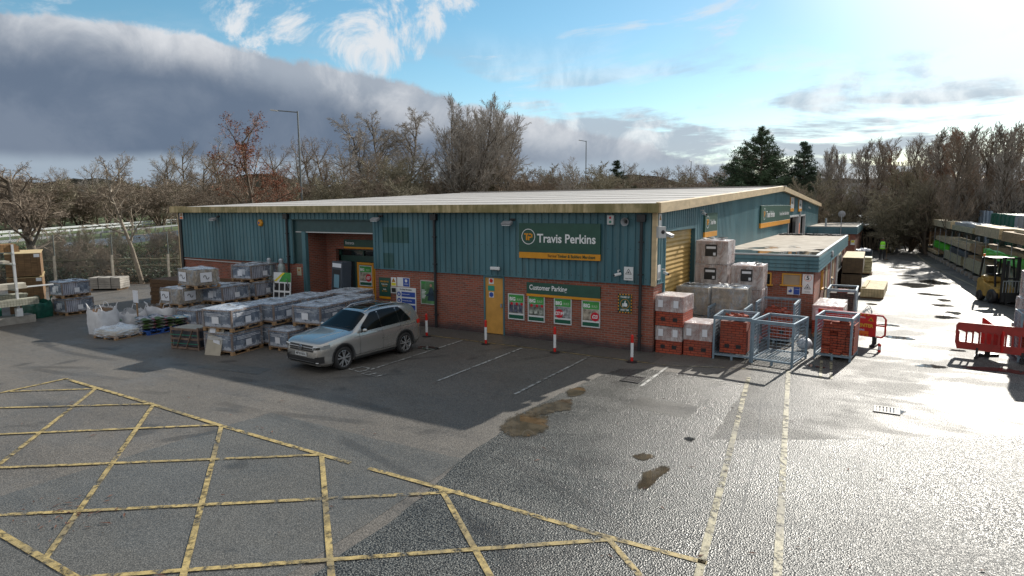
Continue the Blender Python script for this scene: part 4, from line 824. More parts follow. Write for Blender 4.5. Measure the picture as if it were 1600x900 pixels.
def build_cage(name, label, loc, rz, w, d, h, top_front=True):
    """steel mesh stillage cage: front (-y) open above a low sill"""
    t = thing(name, label, 'cage', loc, rz, 'steel stillage cages by the building corner'); C_ = M['cage']
    b = MB(); p = .055
    for x in (0, w):
        for y in (0, d): b.box(x - p / 2, y - p / 2, .0, x + p / 2, y + p / 2, h)
    b.build('corner_posts', C_, t)
    b = MB(); b.bar((0, 0, .14), (w, 0, .14), .05); b.bar((0, d, .14), (w, d, .14), .05); b.bar((0, 0, .14), (0, d, .14), .05); b.bar((w, 0, .14), (w, d, .14), .05); b.bar((w * .5, 0, .0), (w * .5, 0, .14), .06)
    n = 12
    for i in range(1, n): b.bar((w * i / n, 0, .15), (w * i / n, d, .15), .012)
    for i in range(1, 9): b.bar((0, d * i / 9, .15), (w, d * i / 9, .15), .012)
    b.build('base_grid', C_, t)
    def panel(a, c, nm):
        a, c = Vector(a), Vector(c); L_ = (c - a).length; b = MB(); u = (c - a) / L_
        b.bar(a + Vector((0, 0, h - .03)), c + Vector((0, 0, h - .03)), .05, .07)
        k = int(L_ / .11)
        for i in range(1, k): q = a + u * (L_ * i / k); b.bar(q + Vector((0, 0, .16)), q + Vector((0, 0, h - .05)), .007)
        for i in range(1, int(h / .1)): z = .16 + i * .1; (b.bar(a + Vector((0, 0, z)), c + Vector((0, 0, z)), .010) if z < h - .06 else None)
        b.build(nm, C_, t)
    panel((0, 0, 0), (0, d, 0), 'side_mesh'); panel((w, 0, 0), (w, d, 0), 'side_mesh'); panel((0, d, 0), (w, d, 0), 'back_mesh')
    if top_front: MB().bar((0, 0, h - .04), (w, 0, h - .04), .05, .10).build('top_rail', C_, t)
    return t
build_cage('stillage_cage', 'steel cage holding a full red brick pack, left of the empty cage', (1.80, .22, 0), R(1), 1.04, 1.25, 1.28)
build_cage('stillage_cage', 'nearly empty steel cage at the end of the row, its grid floor showing', (2.90, .20, 0), R(-8), 1.08, 1.45, 1.26)
build_cage('stillage_cage', 'steel cage full of loose red bricks standing alone in the sun', (4.38, 1.72, 0), R(-6), .94, 1.15, 1.28)
build_cage('stillage_cage', 'steel cage behind the brick pack cage, only its top rails showing', (1.25, 1.75, 0), R(0), 1.1, 1.2, 1.30, False)
build_cage('stillage_cage', 'steel cage behind the empty cage against the outbuilding wall', (2.45, 3.2, 0), R(0), 1.15, 1.4, 1.35, False)
build_cage('stillage_cage', 'steel cage packed with dark bricks beside the outbuilding doors', (4.12, 8.9, 0), R(0), .98, 1.6, 1.22)

M['label'] = mat('white paper label', (.72, .74, .80), .5)
def brick_pack(loc, rz, w, d, h, label, group='packs of red bricks', film=True, holes=True, top=False):
    t = thing('brick_pack', label, 'brick pack', loc, rz, group); hr = h * .52 if film else h
    MB().box(0, 0, .0, w, d, hr).build('bricks', M['redbrick'], t, bevel=.006)
    rr = random.Random(int(loc[0] * 91 + loc[1] * 7 + h * 3))
    if holes:
        b = MB()
        for x in (w * .28, w * .72): b.box(x - .07, -.004, .16, x + .07, .02, .27)
        b.build('fork_slots', M['black'], t)
    if film:
        b = MB(); b.box(.01, .01, hr, w - .01, d - .01, h - .01).build('upper_bricks', mat('dusty brick under film', (.30, .13, .10), .7, var=.3, vscale=5), t)
        b = MB(); n = 8; vs = []
        o = film_box(-.012, -.012, hr - .03, w + .012, d + .012, h + .01, rr, .008); o.build('stretch_film', M['film_heavy'], t, smooth=False)
        b = MB()
        for x in (w * .1, w * .66): b.box(x, -.026, hr + .10, x + .15, -.02, min(h - .05, hr + .32))
        b.build('paper_label', M['label'], t)
    return t
def film_box(x0, y0, z0, x1, y1, z1, rr, amp=.012, top=True, n=7):
    b = MB()
    def grid(P, Q, S, nrm):
        P, Q, S, nrm = map(Vector, (P, Q, S, nrm)); vs = []
        for j in range(n + 1):
            for i in range(n + 1):
                e = amp if 0 < i < n and 0 < j < n else amp * .3; vs.append(P + Q * (i / n) + S * (j / n) + nrm * rr.uniform(-.2, 1) * e)
        b.add(vs, [(j * (n + 1) + i, j * (n + 1) + i + 1, (j + 1) * (n + 1) + i + 1, (j + 1) * (n + 1) + i) for j in range(n) for i in range(n)])
    w, d, h = x1 - x0, y1 - y0, z1 - z0
    grid((x0, y0, z0), (w, 0, 0), (0, 0, h), (0, -1, 0)); grid((x1, y0, z0), (0, d, 0), (0, 0, h), (1, 0, 0)); grid((x0, y1, z0), (w, 0, 0), (0, 0, h), (0, 1, 0)); grid((x0, y0, z0), (0, d, 0), (0, 0, h), (-1, 0, 0))
    if top: amp *= 3; grid((x0, y0, z1), (w, 0, 0), (0, d, 0), (0, 0, 1))
    return b
brick_pack((.06, .14, 0), R(1), .80, .95, .84, 'film topped red brick pack on the ground right at the building corner')
brick_pack((.04, .12, .86), R(-2), .86, .98, .92, 'film topped red brick pack stacked on top at the building corner')
brick_pack((.90, .22, 0), R(1), .84, .95, 1.0, 'film topped red brick pack on the ground left of the cages')
brick_pack((1.93, .40, .17), R(1), .74, .85, .95, 'plain red brick pack inside the left cage', film=False)
def loose_bricks(loc, w, d, n, label, seed, base=(0, 0)):
    t = thing('loose_brick_pile', label, 'bricks', loc, 0, None); b = MB(); rr = random.Random(seed)
    for i in range(n): b.cbox((rr.uniform(.1, w - .1), rr.uniform(.08, d - .08), .05 + rr.uniform(0, .09)), .215, .1, .065, rr.uniform(0, 3.1), rr.uniform(-.3, .3), rr.uniform(-.3, .3))
    tag(b.build('bricks', M['redbrick'], t), kind='stuff'); return t
loose_bricks((1.95, .42, 1.13), .72, .8, 14, 'broken bricks and torn film lying on the caged brick pack', 3)
t = thing('brick_stack', 'stepped stack of loose red bricks with holes inside the sunny cage', 'bricks', (4.50, 1.78, .17), R(-6)); b = MB(); rr = random.Random(4)
b.box(.02, .25, 0, .86, .95, .86)
for i in range(4):
    for k in range(10): z = .0 + k * .075; (b.box(.02 + .215 * i, .13, z, .225 + .215 * i, .25, z + .066) if rr.random() < (.95 if k < 9 - 2 * (i % 2) else .4) else None)
for x, z, y in ((.04, 0, .01), (.04, .07, .01), (.04, .14, .02), (.04, .28, .03), (.36, .0, -.02), (.38, .07, .0), (.62, 0, .02), (.04, .35, .03), (.04, .42, .03)): b.box(x, y, z, x + .215, y + .1, z + .065)
b.build('bricks', M['redbrick'], t); b = MB()
for i in range(8): b.box(.34 + .065 * i, .122, .30, .36 + .065 * i, .1295, .33)
b.build('brick_holes', M['black'], t)
b = MB()
for x, y in ((.1, .4), (.35, .3), (.6, .35), (.55, .5), (.2, .6)): b.cbox((x, y, .90), .215, .1, .066, rr.uniform(-.3, .3))
b.box(.45, .28, .93, .68, .5, 1.03); b.build('top_bricks', M['redbrick'], t)
loose_bricks((2.0, 2.0, .18), .9, .8, 30, 'loose red bricks in the second row cage', 7); loose_bricks((2.6, 3.4, .9), .9, 1.0, 40, 'red brick rubble heaped in the cage by the outbuilding', 9)
brick_pack((2.62, 3.35, .17), 0, .85, 1.0, .75, 'red brick pack low in the cage by the outbuilding', film=False)
brick_pack((3.92, 5.55, 0), R(-3), .95, 1.0, 1.02, 'film covered brick pack beside the outbuilding corner, nearer one', holes=False); brick_pack((3.92, 6.85, 0), R(-2), .92, 1.0, .98, 'film covered brick pack beside the outbuilding wall, farther one', holes=False)
t = thing('brick_pack', 'dark weathered bricks filling the cage by the outbuilding doors', 'brick pack', (4.2, 8.98, .17)); MB().box(0, 0, 0, .82, 1.42, .90).build('bricks', brickmat('dark brick pack', c1=(.09, .07, .07), c2=(.06, .05, .05), mortar=(.02, .02, .02), local=True), t); MB().box(.25, .1, .9, .6, .6, 1.0).build('top_bricks', M['redbrick'], t)

def paver_pack(loc, rz, w, d, h, label, kind='block'):
    t = thing('paver_pack', label, 'paving pack', loc, rz, 'film wrapped block paving packs by the shutter'); rr = random.Random(int(loc[2] * 77 + loc[0] * 31))
    tt = NT('block paving under film'); n = tt.noise(5, 4, .6, 0, tt.obj, (1.5, 1.5, .35)); br = tt.N('ShaderNodeTexBrick'); sp = tt.N('ShaderNodeSeparateXYZ'); tt.L(tt.obj, sp.inputs[0]); cb = tt.N('ShaderNodeCombineXYZ'); tt.L(tt.math('ADD', sp.outputs[0], sp.outputs[1]), cb.inputs[0]); tt.L(sp.outputs[2], cb.inputs[1]); tt.L(cb.outputs[0], br.inputs[0])
    br.inputs['Scale'].default_value = 1; br.inputs['Brick Width'].default_value = .1; br.inputs['Row Height'].default_value = .2; br.inputs['Mortar Size'].default_value = .008; br.offset = 0
    br.inputs['Color1'].default_value = (.36, .31, .30, 1); br.inputs['Color2'].default_value = (.50, .45, .44, 1); br.inputs['Mortar'].default_value = (.12, .07, .05, 1)
    m = M.setdefault('paver', tt.set(Base_Color=tt.mix(tt.ramp(n, .50, .66), (.33, .19, .14), br.outputs[0]), Roughness=.75))
    MB().box(0, 0, .0, w, d, h - .02).build('blocks', m if kind == 'block' else M['tanblocks'], t, bevel=.01)
    film_box(-.015, -.015, 0, w + .015, d + .015, h + .0, rr, .02).build('stretch_film', M['film_heavy'] if kind == 'block' else M['film'], t)
    b = MB()
    for i in range(9):
        a = rr.uniform(0, 6.28); x, y = w / 2 + rr.uniform(-.35, .35), d / 2 + rr.uniform(-.3, .3); q = rr.uniform(.08, .2)
        b.add([(x + q * math.cos(a + k * 2.1) * rr.uniform(.6, 1.2), y + q * math.sin(a + k * 2.1), h + .02 + rr.uniform(0, .09)) for k in range(3)], [(0, 1, 2)])
    b.build('torn_film', M['film_top'], t)
    if kind == 'block':
        MB().box(w * .30, -.040, h * .34, w * .68, -.034, h * .84).build('black_label', M['black'], t); MB().box(w * .34, -.0435, h * .66, w * .64, -.0405, h * .76).build('label_text_bar', M['label'], t); MB().box(w * .56, -.0435, h * .38, w * .64, -.0405, h * .50).build('label_mark', M['label'], t)
    return t
M['tanblocks'] = mat('tan walling blocks', (.34, .28, .21), .8, var=.4, vscale=6)
for k in range(4): paver_pack((.18 + .01 * k, 4.0 + .02 * (k % 2), .82 * k), R((-1, 1, 0, -2)[k]), 1.08, 1.0, .815, ('film wrapped block paving pack at the bottom of the tall four pack stack', 'film wrapped block paving pack second from the bottom of the tall stack', 'film wrapped block paving pack second from the top of the tall stack', 'film wrapped block paving pack topmost of the tall four pack stack')[k])
for k in range(3): paver_pack((1.46, 4.05 - .02 * k, .82 * k), R((1, -1, 1)[k]), 1.0, 1.0, .815, ('film wrapped block paving pack at the bottom of the three pack stack', 'film wrapped block paving pack in the middle of the three pack stack', 'film wrapped block paving pack on top of the three pack stack')[k])
paver_pack((1.12, 2.62, .96), R(2), 1.12, .95, .86, 'crumpled film wrapped beige pack in the middle of the piles, upper right one', 'tan'); paver_pack((1.12, 2.62, 0), R(2), 1.12, .95, .94, 'beige block pack underneath the crumpled upper right pack', 'tan')
paver_pack((.02, 2.4, .9), R(-3), 1.05, 1.0, .92, 'dusty olive film wrapped pack in front of the roller shutter', 'tan'); paver_pack((.04, 2.42, 0), R(-1), 1.05, 1.0, .88, 'beige block pack underneath the dusty olive pack', 'tan')
paver_pack((.88, 1.3, 0), R(0), .9, .9, .75, 'low grey film covered pack in the gap behind the front brick packs', 'tan')
t = thing('white_sack', 'white plastic sack slumped between the cages', 'sack', (4.05, 2.6, 0)); subsurf(MB().box(-.28, -.35, 0, .22, .3, .45).build('sack_body', M['label'], t, smooth=True), 3); MB().cbox((0, 0, .40), .06, .05, .12, .5).build('tied_neck', M['label'], t)

def barrier_sign():
    t = thing('barrier_sign', 'red no entry barrier sign on a black foot behind the sunny brick cage', 'barrier', (6.17, 4.28, 0), R(163)); w, z0, z1 = 2.1, .28, 1.03
    b = MB(); p = [(0.0, .42), (.10, .30), (w, .30), (w, 1.02), (.10, 1.02), (0, .9)]
    b.box(.30, -.03, z0, w, .03, z1).build('panel', M['barrier'], t, bevel=.008)
    fr = MB(); fr.tube([(.30, 0, z0 + .03), (.12, 0, z0 + .03), (.03, 0, z0 + .12), (.03, 0, z1 - .13), (.12, 0, z1 - .03), (.30, 0, z1 - .03)], .03, 8); fr.bar((.03, 0, .68), (.30, 0, .68), .05); fr.build('end_loop', M['barrier'], t)
    b = MB(); 
    for x in (.32, 1.8): b.cbox((x, 0, .17), .12, .16, .3, .2); b.cbox((x, 0, .04), .16, .55, .08, .1)
    b.build('rubber_foot', M['black'], t)
    # lettering on the camera side (local +y faces the camera after the turn)
    rot = (0, 0, math.pi)
    text('Travis Perkins', .085, M['white'], t, (1.10, .034, .90), rot=rot); text('DO NOT ENTER', .15, mat('amber lettering', (.75, .50, .04), .5), t, (1.42, .034, .64), bold=.02, squeeze=.95, rot=rot)
    text('FORK TRUCKS WORKING', .085, mat('pale blue lettering', (.55, .65, .85), .5), t, (1.42, .034, .49), bold=.01, squeeze=.8, rot=rot)
    by, bk = MB(), MB()
    for i in range(30):
        x = .46 + i * .055
        if x < w - .06:
            for z in (z0 + .02, z1 - .06): (by if i % 2 else bk).add([(x, .034, z), (x + .055, .034, z), (x + .035, .034, z + .04), (x - .02, .034, z + .04)], [(0, 1, 2, 3)])
    by.build('hazard_stripe', M['gold'], t)
    MB().prism([(.36, .80), (.54, .80), (.45, .93)], 'y', .031, .035).build('warning_triangle', M['gold'], t); MB().prism([(.41, .82), (.49, .82), (.45, .88)], 'y', .0355, .038).build('triangle_symbol', M['black'], t)
    MB().box(.5, .031, .36, .78, .034, .46).build('orange_patch', M['orange'], t)
barrier_sign()
def chapter8():
    t = thing('pedestrian_barrier', 'faded red slotted plastic barrier standing across the wet yard', 'barrier', (7.95, 4.18, 0), R(-9)); w, z0, z1 = 2.05, .22, 1.02
    n = 12; b = MB(); b.box(.06, -.025, z1 - .24, w - .0, .025, z1); b.box(.12, -.025, z0, w, .025, z0 + .22)
    b.prism([(0, z0 + .18), (.06, z0 + .0), (.12, z0), (.12, z0 + .22), (.10, z0 + .3), (.10, z1 - .3), (.06, z1 - .24), (.06, z1), (0, z1 - .1)], 'y', -.025, .025)
    for i in range(n): x = .16 + i * (w - .2) / n; b.box(x + .085, -.022, z0 + .22, x + .135, .022, z1 - .24); b.prism([(x - .04 + .005, z1 - .24), (x + .085, z1 - .24), (x + .085, z1 - .29), (x + .02, z1 - .255)], 'y', -.02, .02)
    b.build('slotted_panel', M['barrier_old'], t)
    b = MB()
    for x in (.55, 1.6): b.box(x - .03, -.03, 0, x + .03, .03, .30); b.cbox((x, 0, .04), .09, .5, .07)
    b.build('rubber_foot', M['black'], t)
    t = thing('pedestrian_barrier', 'bright red barrier panel standing edge on behind the slotted one', 'barrier', (8.65, 4.75, 0), R(-62)); MB().prism([(0, .25), (.9, .25), (.9, .85), (.1, 1.12), (0, 1.12)], 'y', -.03, .03).build('panel', M['barrier'], t); b = MB(); b.cbox((.3, 0, .12), .1, .1, .26); b.cbox((.3, 0, .04), .2, .55, .08); b.build('rubber_foot', M['black'], t)
chapter8()
# tall film wrapped stack at the right edge
def right_stack():
    for k in range(4):
        t = thing('paver_pack', ('pinkish grey wrapped pack at the bottom of the tall stack at the right edge', 'pinkish grey wrapped pack second from the bottom at the right edge', 'pinkish grey wrapped pack third from the bottom at the right edge', 'pinkish grey wrapped pack on top of the tall stack at the right edge')[k], 'paving pack', (9.66 + .03 * k, 5.2, .82 * k), R(6 - 2 * k), 'tall wrapped stack at the right edge'); rr = random.Random(k + 50)
        MB().box(0, 0, 0, 1.1, 1.1, .81).build('blocks', M['paver'], t, bevel=.01); film_box(-.015, -.015, 0, 1.115, 1.115, .815, rr, .025).build('stretch_film', M['film_heavy'], t)
    build_cage('stillage_cage', 'steel cage of packs at the right edge behind the red barrier', (9.45, 4.0, 0), R(0), 1.1, 1.0, 1.4)
    brick_pack((9.52, 4.08, .17), 0, .95, .85, .9, 'dusky brick pack inside the cage at the right edge', film=False)
right_stack()
# ================================================================ TILE CRATES AND YARD STOCK ON THE LEFT
def crate_materials():
    t = NT('navy printed carton'); n = t.noise(16, 3, .6, .2, t.obj, (1, 1, 1)); sp = t.N('ShaderNodeSeparateXYZ'); t.L(t.obj, sp.inputs[0])
    lowm = t.ramp(t.math('ADD', sp.outputs[2], t.math('MULTIPLY', t.math('SUBTRACT', t.noise(7, 3, .8, 0, t.obj), .5), .55)), .26, .22)
    row = t.math('MULTIPLY', t.ramp(t.math('SINE', t.math('MULTIPLY', sp.outputs[2], 95)), .2, .6), t.math('MULTIPLY', t.ramp(n, .48, .56), t.ramp(sp.outputs[2], .42, .46)))
    c = t.mix(t.math('MAXIMUM', t.math('MULTIPLY', lowm, .75), t.math('MULTIPLY', row, .6)), (.080, .108, .165), (.60, .63, .70)); M['navy'] = t.set(Base_Color=c, Roughness=.6)
    t = NT('striped porcelain edges'); sp = t.N('ShaderNodeSeparateXYZ'); t.L(t.obj, sp.inputs[0]); u = t.math('ADD', sp.outputs[0], sp.outputs[1])
    st = t.ramp(t.math('SINE', t.math('MULTIPLY', u, 75)), -.2, .5); c = t.mix(st, (.10, .10, .13), (.42, .42, .50)); c = t.mix(t.math('MULTIPLY', t.ramp(t.noise(5, 3, .6, 0, t.obj), .5, .6), .4), c, (.5, .5, .56)); M['striped'] = t.set(Base_Color=c, Roughness=.5)
    M['cratewood'] = mat('crate timber', (.19, .13, .10), .8, var=.3, vscale=5); M['netting'] = mat('tan stone under netting', (.33, .27, .20), .85, var=.45, vscale=9, bump=.6, bscale=25)
crate_materials()
def pallet(t, w, d, m='timber', name='pallet', h=.12):
    b = MB(); k = 6
    for i in range(k): y = (d - .09) * i / (k - 1); b.box(0, y, h - .022, w, y + .09, h)
    for x in (0, w / 2 - .05, w - .1):
        for y in (0, d / 2 - .05, d - .1): b.box(x, y, .022, x + .1, y + .1, h - .022)
    for x in (0, w / 2 - .05, w - .1): b.box(x, 0, 0, x + .1, d, .02)
    return b.build(name, M[m], t)
def crate_proto(kind, seed):
    w, d, h = 1.12, 1.3, .70; t = thing('tile_crate', 'x', 'crate', (0, 0, 0), 0, 'pallet crates of paving tiles'); rr = random.Random(seed)
    pallet(t, w, d)
    if kind == 'tan':
        b = MB(); b.box(.03, .03, .12, w - .03, d - .03, h - .02); o = b.build('stone_block', M['netting'], t, bevel=.03)
        film_box(.015, .015, .10, w - .015, d - .015, h, rr, .03).build('stretch_film', M['film'], t)
        for (x0, y0, ax) in ((.30, -.02, 'y'), (w + .0, .35, 'x')):
            b = MB()
            if ax == 'y': b.box(x0 - .18, -.022, .24, x0 + .28, -.016, .60)
            else: b.box(w + .016, y0 - .1, .24, w + .022, y0 + .5, .60)
            lb = b.build('printed_label', M['label'], t); b = MB()      # two arcs, one up one down
            for s_, c_ in ((1, -.07), (-1, .07)):
                pts = []
                for i in range(9):
                    a = math.pi * i / 8; u = c_ + .07 * math.cos(a); z = .42 + s_ * (.07 * math.sin(a) - .0); pts.append((x0 + .05 + u, -.024, z) if ax == 'y' else (w + .024, y0 + .2 + u, z))
                for p, q in zip(pts, pts[1:]): b.bar(p, q, .02 if ax == 'y' else .02, .02)
            b.build('swirl_mark', M['black'], lb)
        b = MB()
        for y in (.2, .62, 1.05): b.box(.01, y, h - .0, w - .01, y + .09, h + .012)
        b.build('top_slats', M['cratewood'], t)
        return t
    m = M['navy']
    MB().box(.035, .035, .12, w - .035, d - .035, h - .03).build('cartons', m, t)
    if kind == 'striped':
        b = MB(); b.box(w - .033, .05, .14, w - .026, d * .55, h - .05); b.build('striped_tile_edges', M['striped'], t)
        b = MB(); b.box(.40, .024, .30, .75, .033, .52); b.build('paper_label', M['label'], t)
    b = MB(); p = .05
    for x in (0, w - p):
        for y in (0, d - p): b.box(x, y, .12, x + p, y + p, h - .02)
    for z in (.12, h - .07): b.box(p, 0, z, w - p, .03, z + .035).box(p, d - .03, z, w - p, d, z + .035).box(0, p, z, .03, d - p, z + .035).box(w - .03, p, z, w, d - p, z + .035)
    for y in (.25, .6, .95): b.box(p, y, h - .04, w - p, y + .08, h - .02)
    b.build('crate_frame', M['cratewood'], t)
    film_box(-.008, -.008, .13, w + .008, d + .008, h, rr, .014).build('stretch_film', M['film'], t)
    b = MB(); b.box(w + .022, d * .42, .22, w + .026, d * .60, .42); b.box(w * .35, -.028, .25, w * .58, -.024, .46); b.build('paper_label', M['label'], t)
    b = MB()
    if kind == 'navy':
        for i, (a, l) in enumerate(((.55, .6), (.51, .75), (.47, .45))): b.box(w + .020, d * .15, a, w + .0225, d * (.15 + l), a + .012); b.box(w * .18, -.025, a, w * (.18 + l * .8), -.0225, a + .012)
        b.build('printed_lines', M['label'], t)
    b = MB()
    for i in range(7):
        x, y = rr.uniform(.1, w - .3), rr.uniform(.1, d - .3); b.add([(x, y, h + .025), (x + rr.uniform(.1, .35), y + rr.uniform(-.05, .1), h + .03 + rr.uniform(0, .05)), (x + rr.uniform(0, .2), y + rr.uniform(.1, .3), h + .03), ], [(0, 1, 2)])
    b.build('rumpled_film', M['film_top'], t)
    return t
def corner(px, py, th, w=1.12, d=1.3, sc=(1, 1, 1)):      # loc so that the near right bottom corner (w,0) sits at px,py
    return Vector((px - math.cos(th) * w * sc[0], py - math.sin(th) * w * sc[0], 0))
def build_crates():
    P = {k: crate_proto(k, i + 3) for i, k in enumerate(('navy', 'striped', 'tan'))}
    def put(kind, cx, cy, z, deg, label, sc=(1, 1, 1)):
        th = R(deg); l = corner(cx, cy, th, sc=sc); l.z = z
        t = P[kind]
        if USED.get(kind): t = copy_tree(t)
        USED[kind] = 1; t.location = l; t.rotation_euler = (0, 0, th); t.scale = sc; t['label'] = label
    S = 'crate of dark tiles '
    put('navy', -11.02, -6.72, 0, 10, 'navy tile crate on the ground behind the leaning sample slab'); put('navy', -11.00, -6.70, .73, 11, 'navy tile crate with whitened film on top, nearest to the open ground', (1.04, 1, 1))
    put('navy', -10.95, -5.3, 0, 6, 'navy tile crate on the ground second in the front row'); put('navy', -10.85, -5.28, .73, 8, 'navy tile crate on top, second in the front row', (1.05, 1.0, 1))
    put('navy', -9.92, -5.5, 0, 4, 'single low navy tile crate just left of the car bonnet', (.80, .62, .95))
    put('navy', -9.0, -4.60, 0, 6, 'navy tile crate on the ground hidden beside the car'); put('navy', -9.12, -4.90, .73, 7, 'navy tile crate on top, right behind the car bonnet', (1.02, 1.0, 1))
    put('navy', -9.28, -3.42, 0, 6, 'navy tile crate on the ground behind the car windscreen'); put('navy', -9.3, -3.5, .73, 7, 'navy tile crate on top behind the car windscreen', (1.0, 1.1, 1))
    put('navy', -10.9, -3.75, 0, 6, 'navy tile crate on the ground in the back row, left one'); put('navy', -10.95, -3.75, .73, 8, 'navy tile crate on top in the back row, left one', (1.05, 1.0, 1))
    put('navy', -10.6, -2.2, 0, 4, 'navy tile crate on the ground nearest the entrance'); put('navy', -10.55, -2.2, .73, 6, 'navy tile crate on top nearest the entrance', (1.1, 1.05, 1))
    put('striped', -16.10, -4.60, 0, 8, 'tile crate with striped edges on the ground behind the slatted timber crate')
    put('striped', -16.0, -3.25, 0, 8, 'striped tile crate on the ground in the middle stack'); put('striped', -16.25, -3.4, .74, 8, 'striped tile crate on top of the middle stack', (1, 1.08, 1))
    put('striped', -16.2, -1.75, 0, 6, 'striped tile crate at the bottom of the three high stack by the wall'); put('striped', -16.35, -1.8, .73, 7, 'striped tile crate in the middle of the three high stack by the wall'); put('striped', -16.45, -1.9, 1.46, 7, 'striped tile crate on top of the three high stack by the wall', (1, 1.1, 1))
    put('tan', -17.35, -4.5, 0, 6, 'tan netted stone pack at the bottom of the left pile'); put('tan', -17.15, -4.6, .72, 5, 'tan netted stone pack in the middle of the left pile, front one', (1.05, .82, 1)); put('tan', -17.2, -3.4, .72, 5, 'tan netted stone pack in the middle of the left pile, rear one', (1.0, .85, 1)); put('tan', -17.4, -3.2, 0, 5, 'tan netted stone pack at the bottom of the left pile, rear one'); put('tan', -16.45, -4.35, 1.45, -6, 'tan netted stone pack with swirl labels on top of the left pile', (1.25, .75, 1.02))
    put('striped', -23.75, -5.65, 0, 4, 'striped tile crate on the ground beside the green bag', (.85, .9, 1)); put('striped', -23.80, -5.70, .74, 5, 'striped tile crate on top beside the green bag', (.86, .9, 1))
build_crates()

def build_left_stock():
    # slatted crate with dark slabs
    t = thing('slatted_crate', 'open slatted timber crate of grey slabs with green strapping', 'crate', (-13.72, -7.05, 0), R(12)); w, d, h = 1.15, .75, .74
    MB().box(.06, .06, .1, w - .06, d - .06, .62).build('slabs', mat('dark grey slabs', (.055, .06, .075), .5, var=.3), t); MB().box(.10, .05, .62, w - .12, d - .08, .70).build('top_slab', mat('pale slab', (.30, .28, .24), .6, var=.2), t)
    b = MB()
    for x in (0, w - .05):
        for y in (0, d - .05): b.box(x, y, 0, x + .05, y + .05, h)
    for z in (.02, .32, .62):
        b.box(.05, 0, z, w - .05, .025, z + .07).box(.05, d - .025, z, w - .05, d, z + .07).box(0, .05, z, .025, d - .05, z + .07).box(w - .025, .05, z, w, d - .05, z + .07)
    for x in (.25, .65): b.bar((x, -.015, .05), (x + .3, -.015, .66), .06, .02)
    b.build('crate_frame', M['cratewood'], t); b = MB(); b.box(.0, -.03, .20, w, -.027, .22).box(.0, -.03, .48, w, -.027, .50); b.build('strapping', M['green_ply'], t)
    t = thing('sample_slab', 'pale beige sample slab leaning on the front crate with a taped paper', 'slab', (-11.95, -7.05, 0), R(14)); Mx = Matrix.Rotation(R(-17), 4, 'X')
    MB().box(0, 0, 0, .58, .025, 1.12, Mx).build('slab', mat('beige porcelain slab', (.38, .34, .27), .5, var=.12), t); MB().box(.06, -.005, .66, .27, -.001, 1.0, Mx).build('paper_label', M['label'], t)
    # flat white wrapped pallet, bulk bags, bags on blue pallets, price posts
    t = thing('wrapped_low_pallet', 'low white wrapped pallet load in front of the bulk bags', 'pallet load', (-17.75, -7.45, 0), R(8)); pallet(t, 1.15, 1.0); MB().box(.05, .05, .12, 1.1, .95, .27).build('load', mat('cream load', (.50, .46, .40), .6, var=.15), t, bevel=.03); film_box(.0, .0, .06, 1.15, 1.0, .30, random.Random(5), .05).build('stretch_film', M['film'], t)
    def bulk_bag(x, y, w, d, h, label, rz, fill=None, droop=0.0, mark=None, mt='bagwhite', gap=False):
        t = thing('bulk_bag', label, 'bulk bag', (x, y, 0), rz, 'bulk bags'); rr = random.Random(int(x * 10)); n = 12; vs = []; rows = 7; fo = [rr.uniform(-1, 1) for _ in range(48)]
        for j in range(rows + 1):
            z = h * j / rows; k = 1 + .05 * math.sin(math.pi * j / rows) - (.0 if j < rows else .03)
            for i in range(4 * n):
                s, u = divmod(i, n); a = u / n; cx, cy = ((a - .5, -.5), (.5, a - .5), (.5 - a, .5), (-.5, .5 - a))[s]
                q = 1 - .12 * (max(0, abs(cx) + abs(cy) - .82) / .18) + .022 * fo[i] * math.sin(math.pi * j / rows) + .02 * math.sin(j * 2.1 + i * .9 + s); zz = z + (rr.uniform(-.03, .03) + droop * (.45 * math.sin(a * 6 + s * 2.1) - .35) * .5 if j == rows else 0)
                vs.append((cx * w * k * q + rr.uniform(-.008, .008), cy * d * k * q + rr.uniform(-.008, .008), zz))
        m_ = 4 * n; b = MB(); b.add(vs, [(j * m_ + i, j * m_ + (i + 1) % m_, (j + 1) * m_ + (i + 1) % m_, (j + 1) * m_ + i) for j in range(rows) for i in range(m_)]); b.build('bag_cloth', M[mt], t, smooth=True)
        if fill:
            b = MB(); k = 9
            for j in range(k):
                for i in range(k): b.v.append(((i / (k - 1) - .5) * w * .92, (j / (k - 1) - .5) * d * .92, h - .14 + .12 * (1 - ((i / (k - 1) - .5) ** 2 + (j / (k - 1) - .5) ** 2) * 3) + rr.uniform(-.02, .02)))
            b.f = [[j * k + i, j * k + i + 1, (j + 1) * k + i + 1, (j + 1) * k + i] for j in range(k - 1) for i in range(k - 1)]; b.m = [0] * len(b.f); b.build('fill', fill, t)
        b = MB()
        for sx in (-1, 1):
            for sy in (-1, 1): b.tube([(sx * w * .46, sy * d * .3, h - .05), (sx * w * .5, sy * d * .42, h + .16), (sx * w * .34, sy * d * .47, h + .10), (sx * w * .3, sy * d * .49, h - .05)], .014, 5)
        b.build('lifting_loops', M[mt], t)
        if mark: text(mark[0], .12, mark[1], t, (-.30, -d * .535, h * .55), bold=.01, squeeze=.8)
        return t
    M['bagwhite'] = mat('white woven bag', (.62, .63, .66), .7, var=.12, vscale=4, bump=.5, bscale=8)
    soil = mat('brown bark fill', (.16, .09, .045), .9, var=.5, vscale=14, bump=1)
    bulk_bag(-18.45, -6.75, .78, .78, .95, 'tall white bulk bag at the left front of the bags, its top flared', R(5), soil, .3)
    bulk_bag(-18.65, -5.65, .85, .85, .68, 'white bulk bag with green lettering and a slumped open top', R(2), None, .35, ('TerraGrow', mat('green print', (.05, .30, .08), .5)))
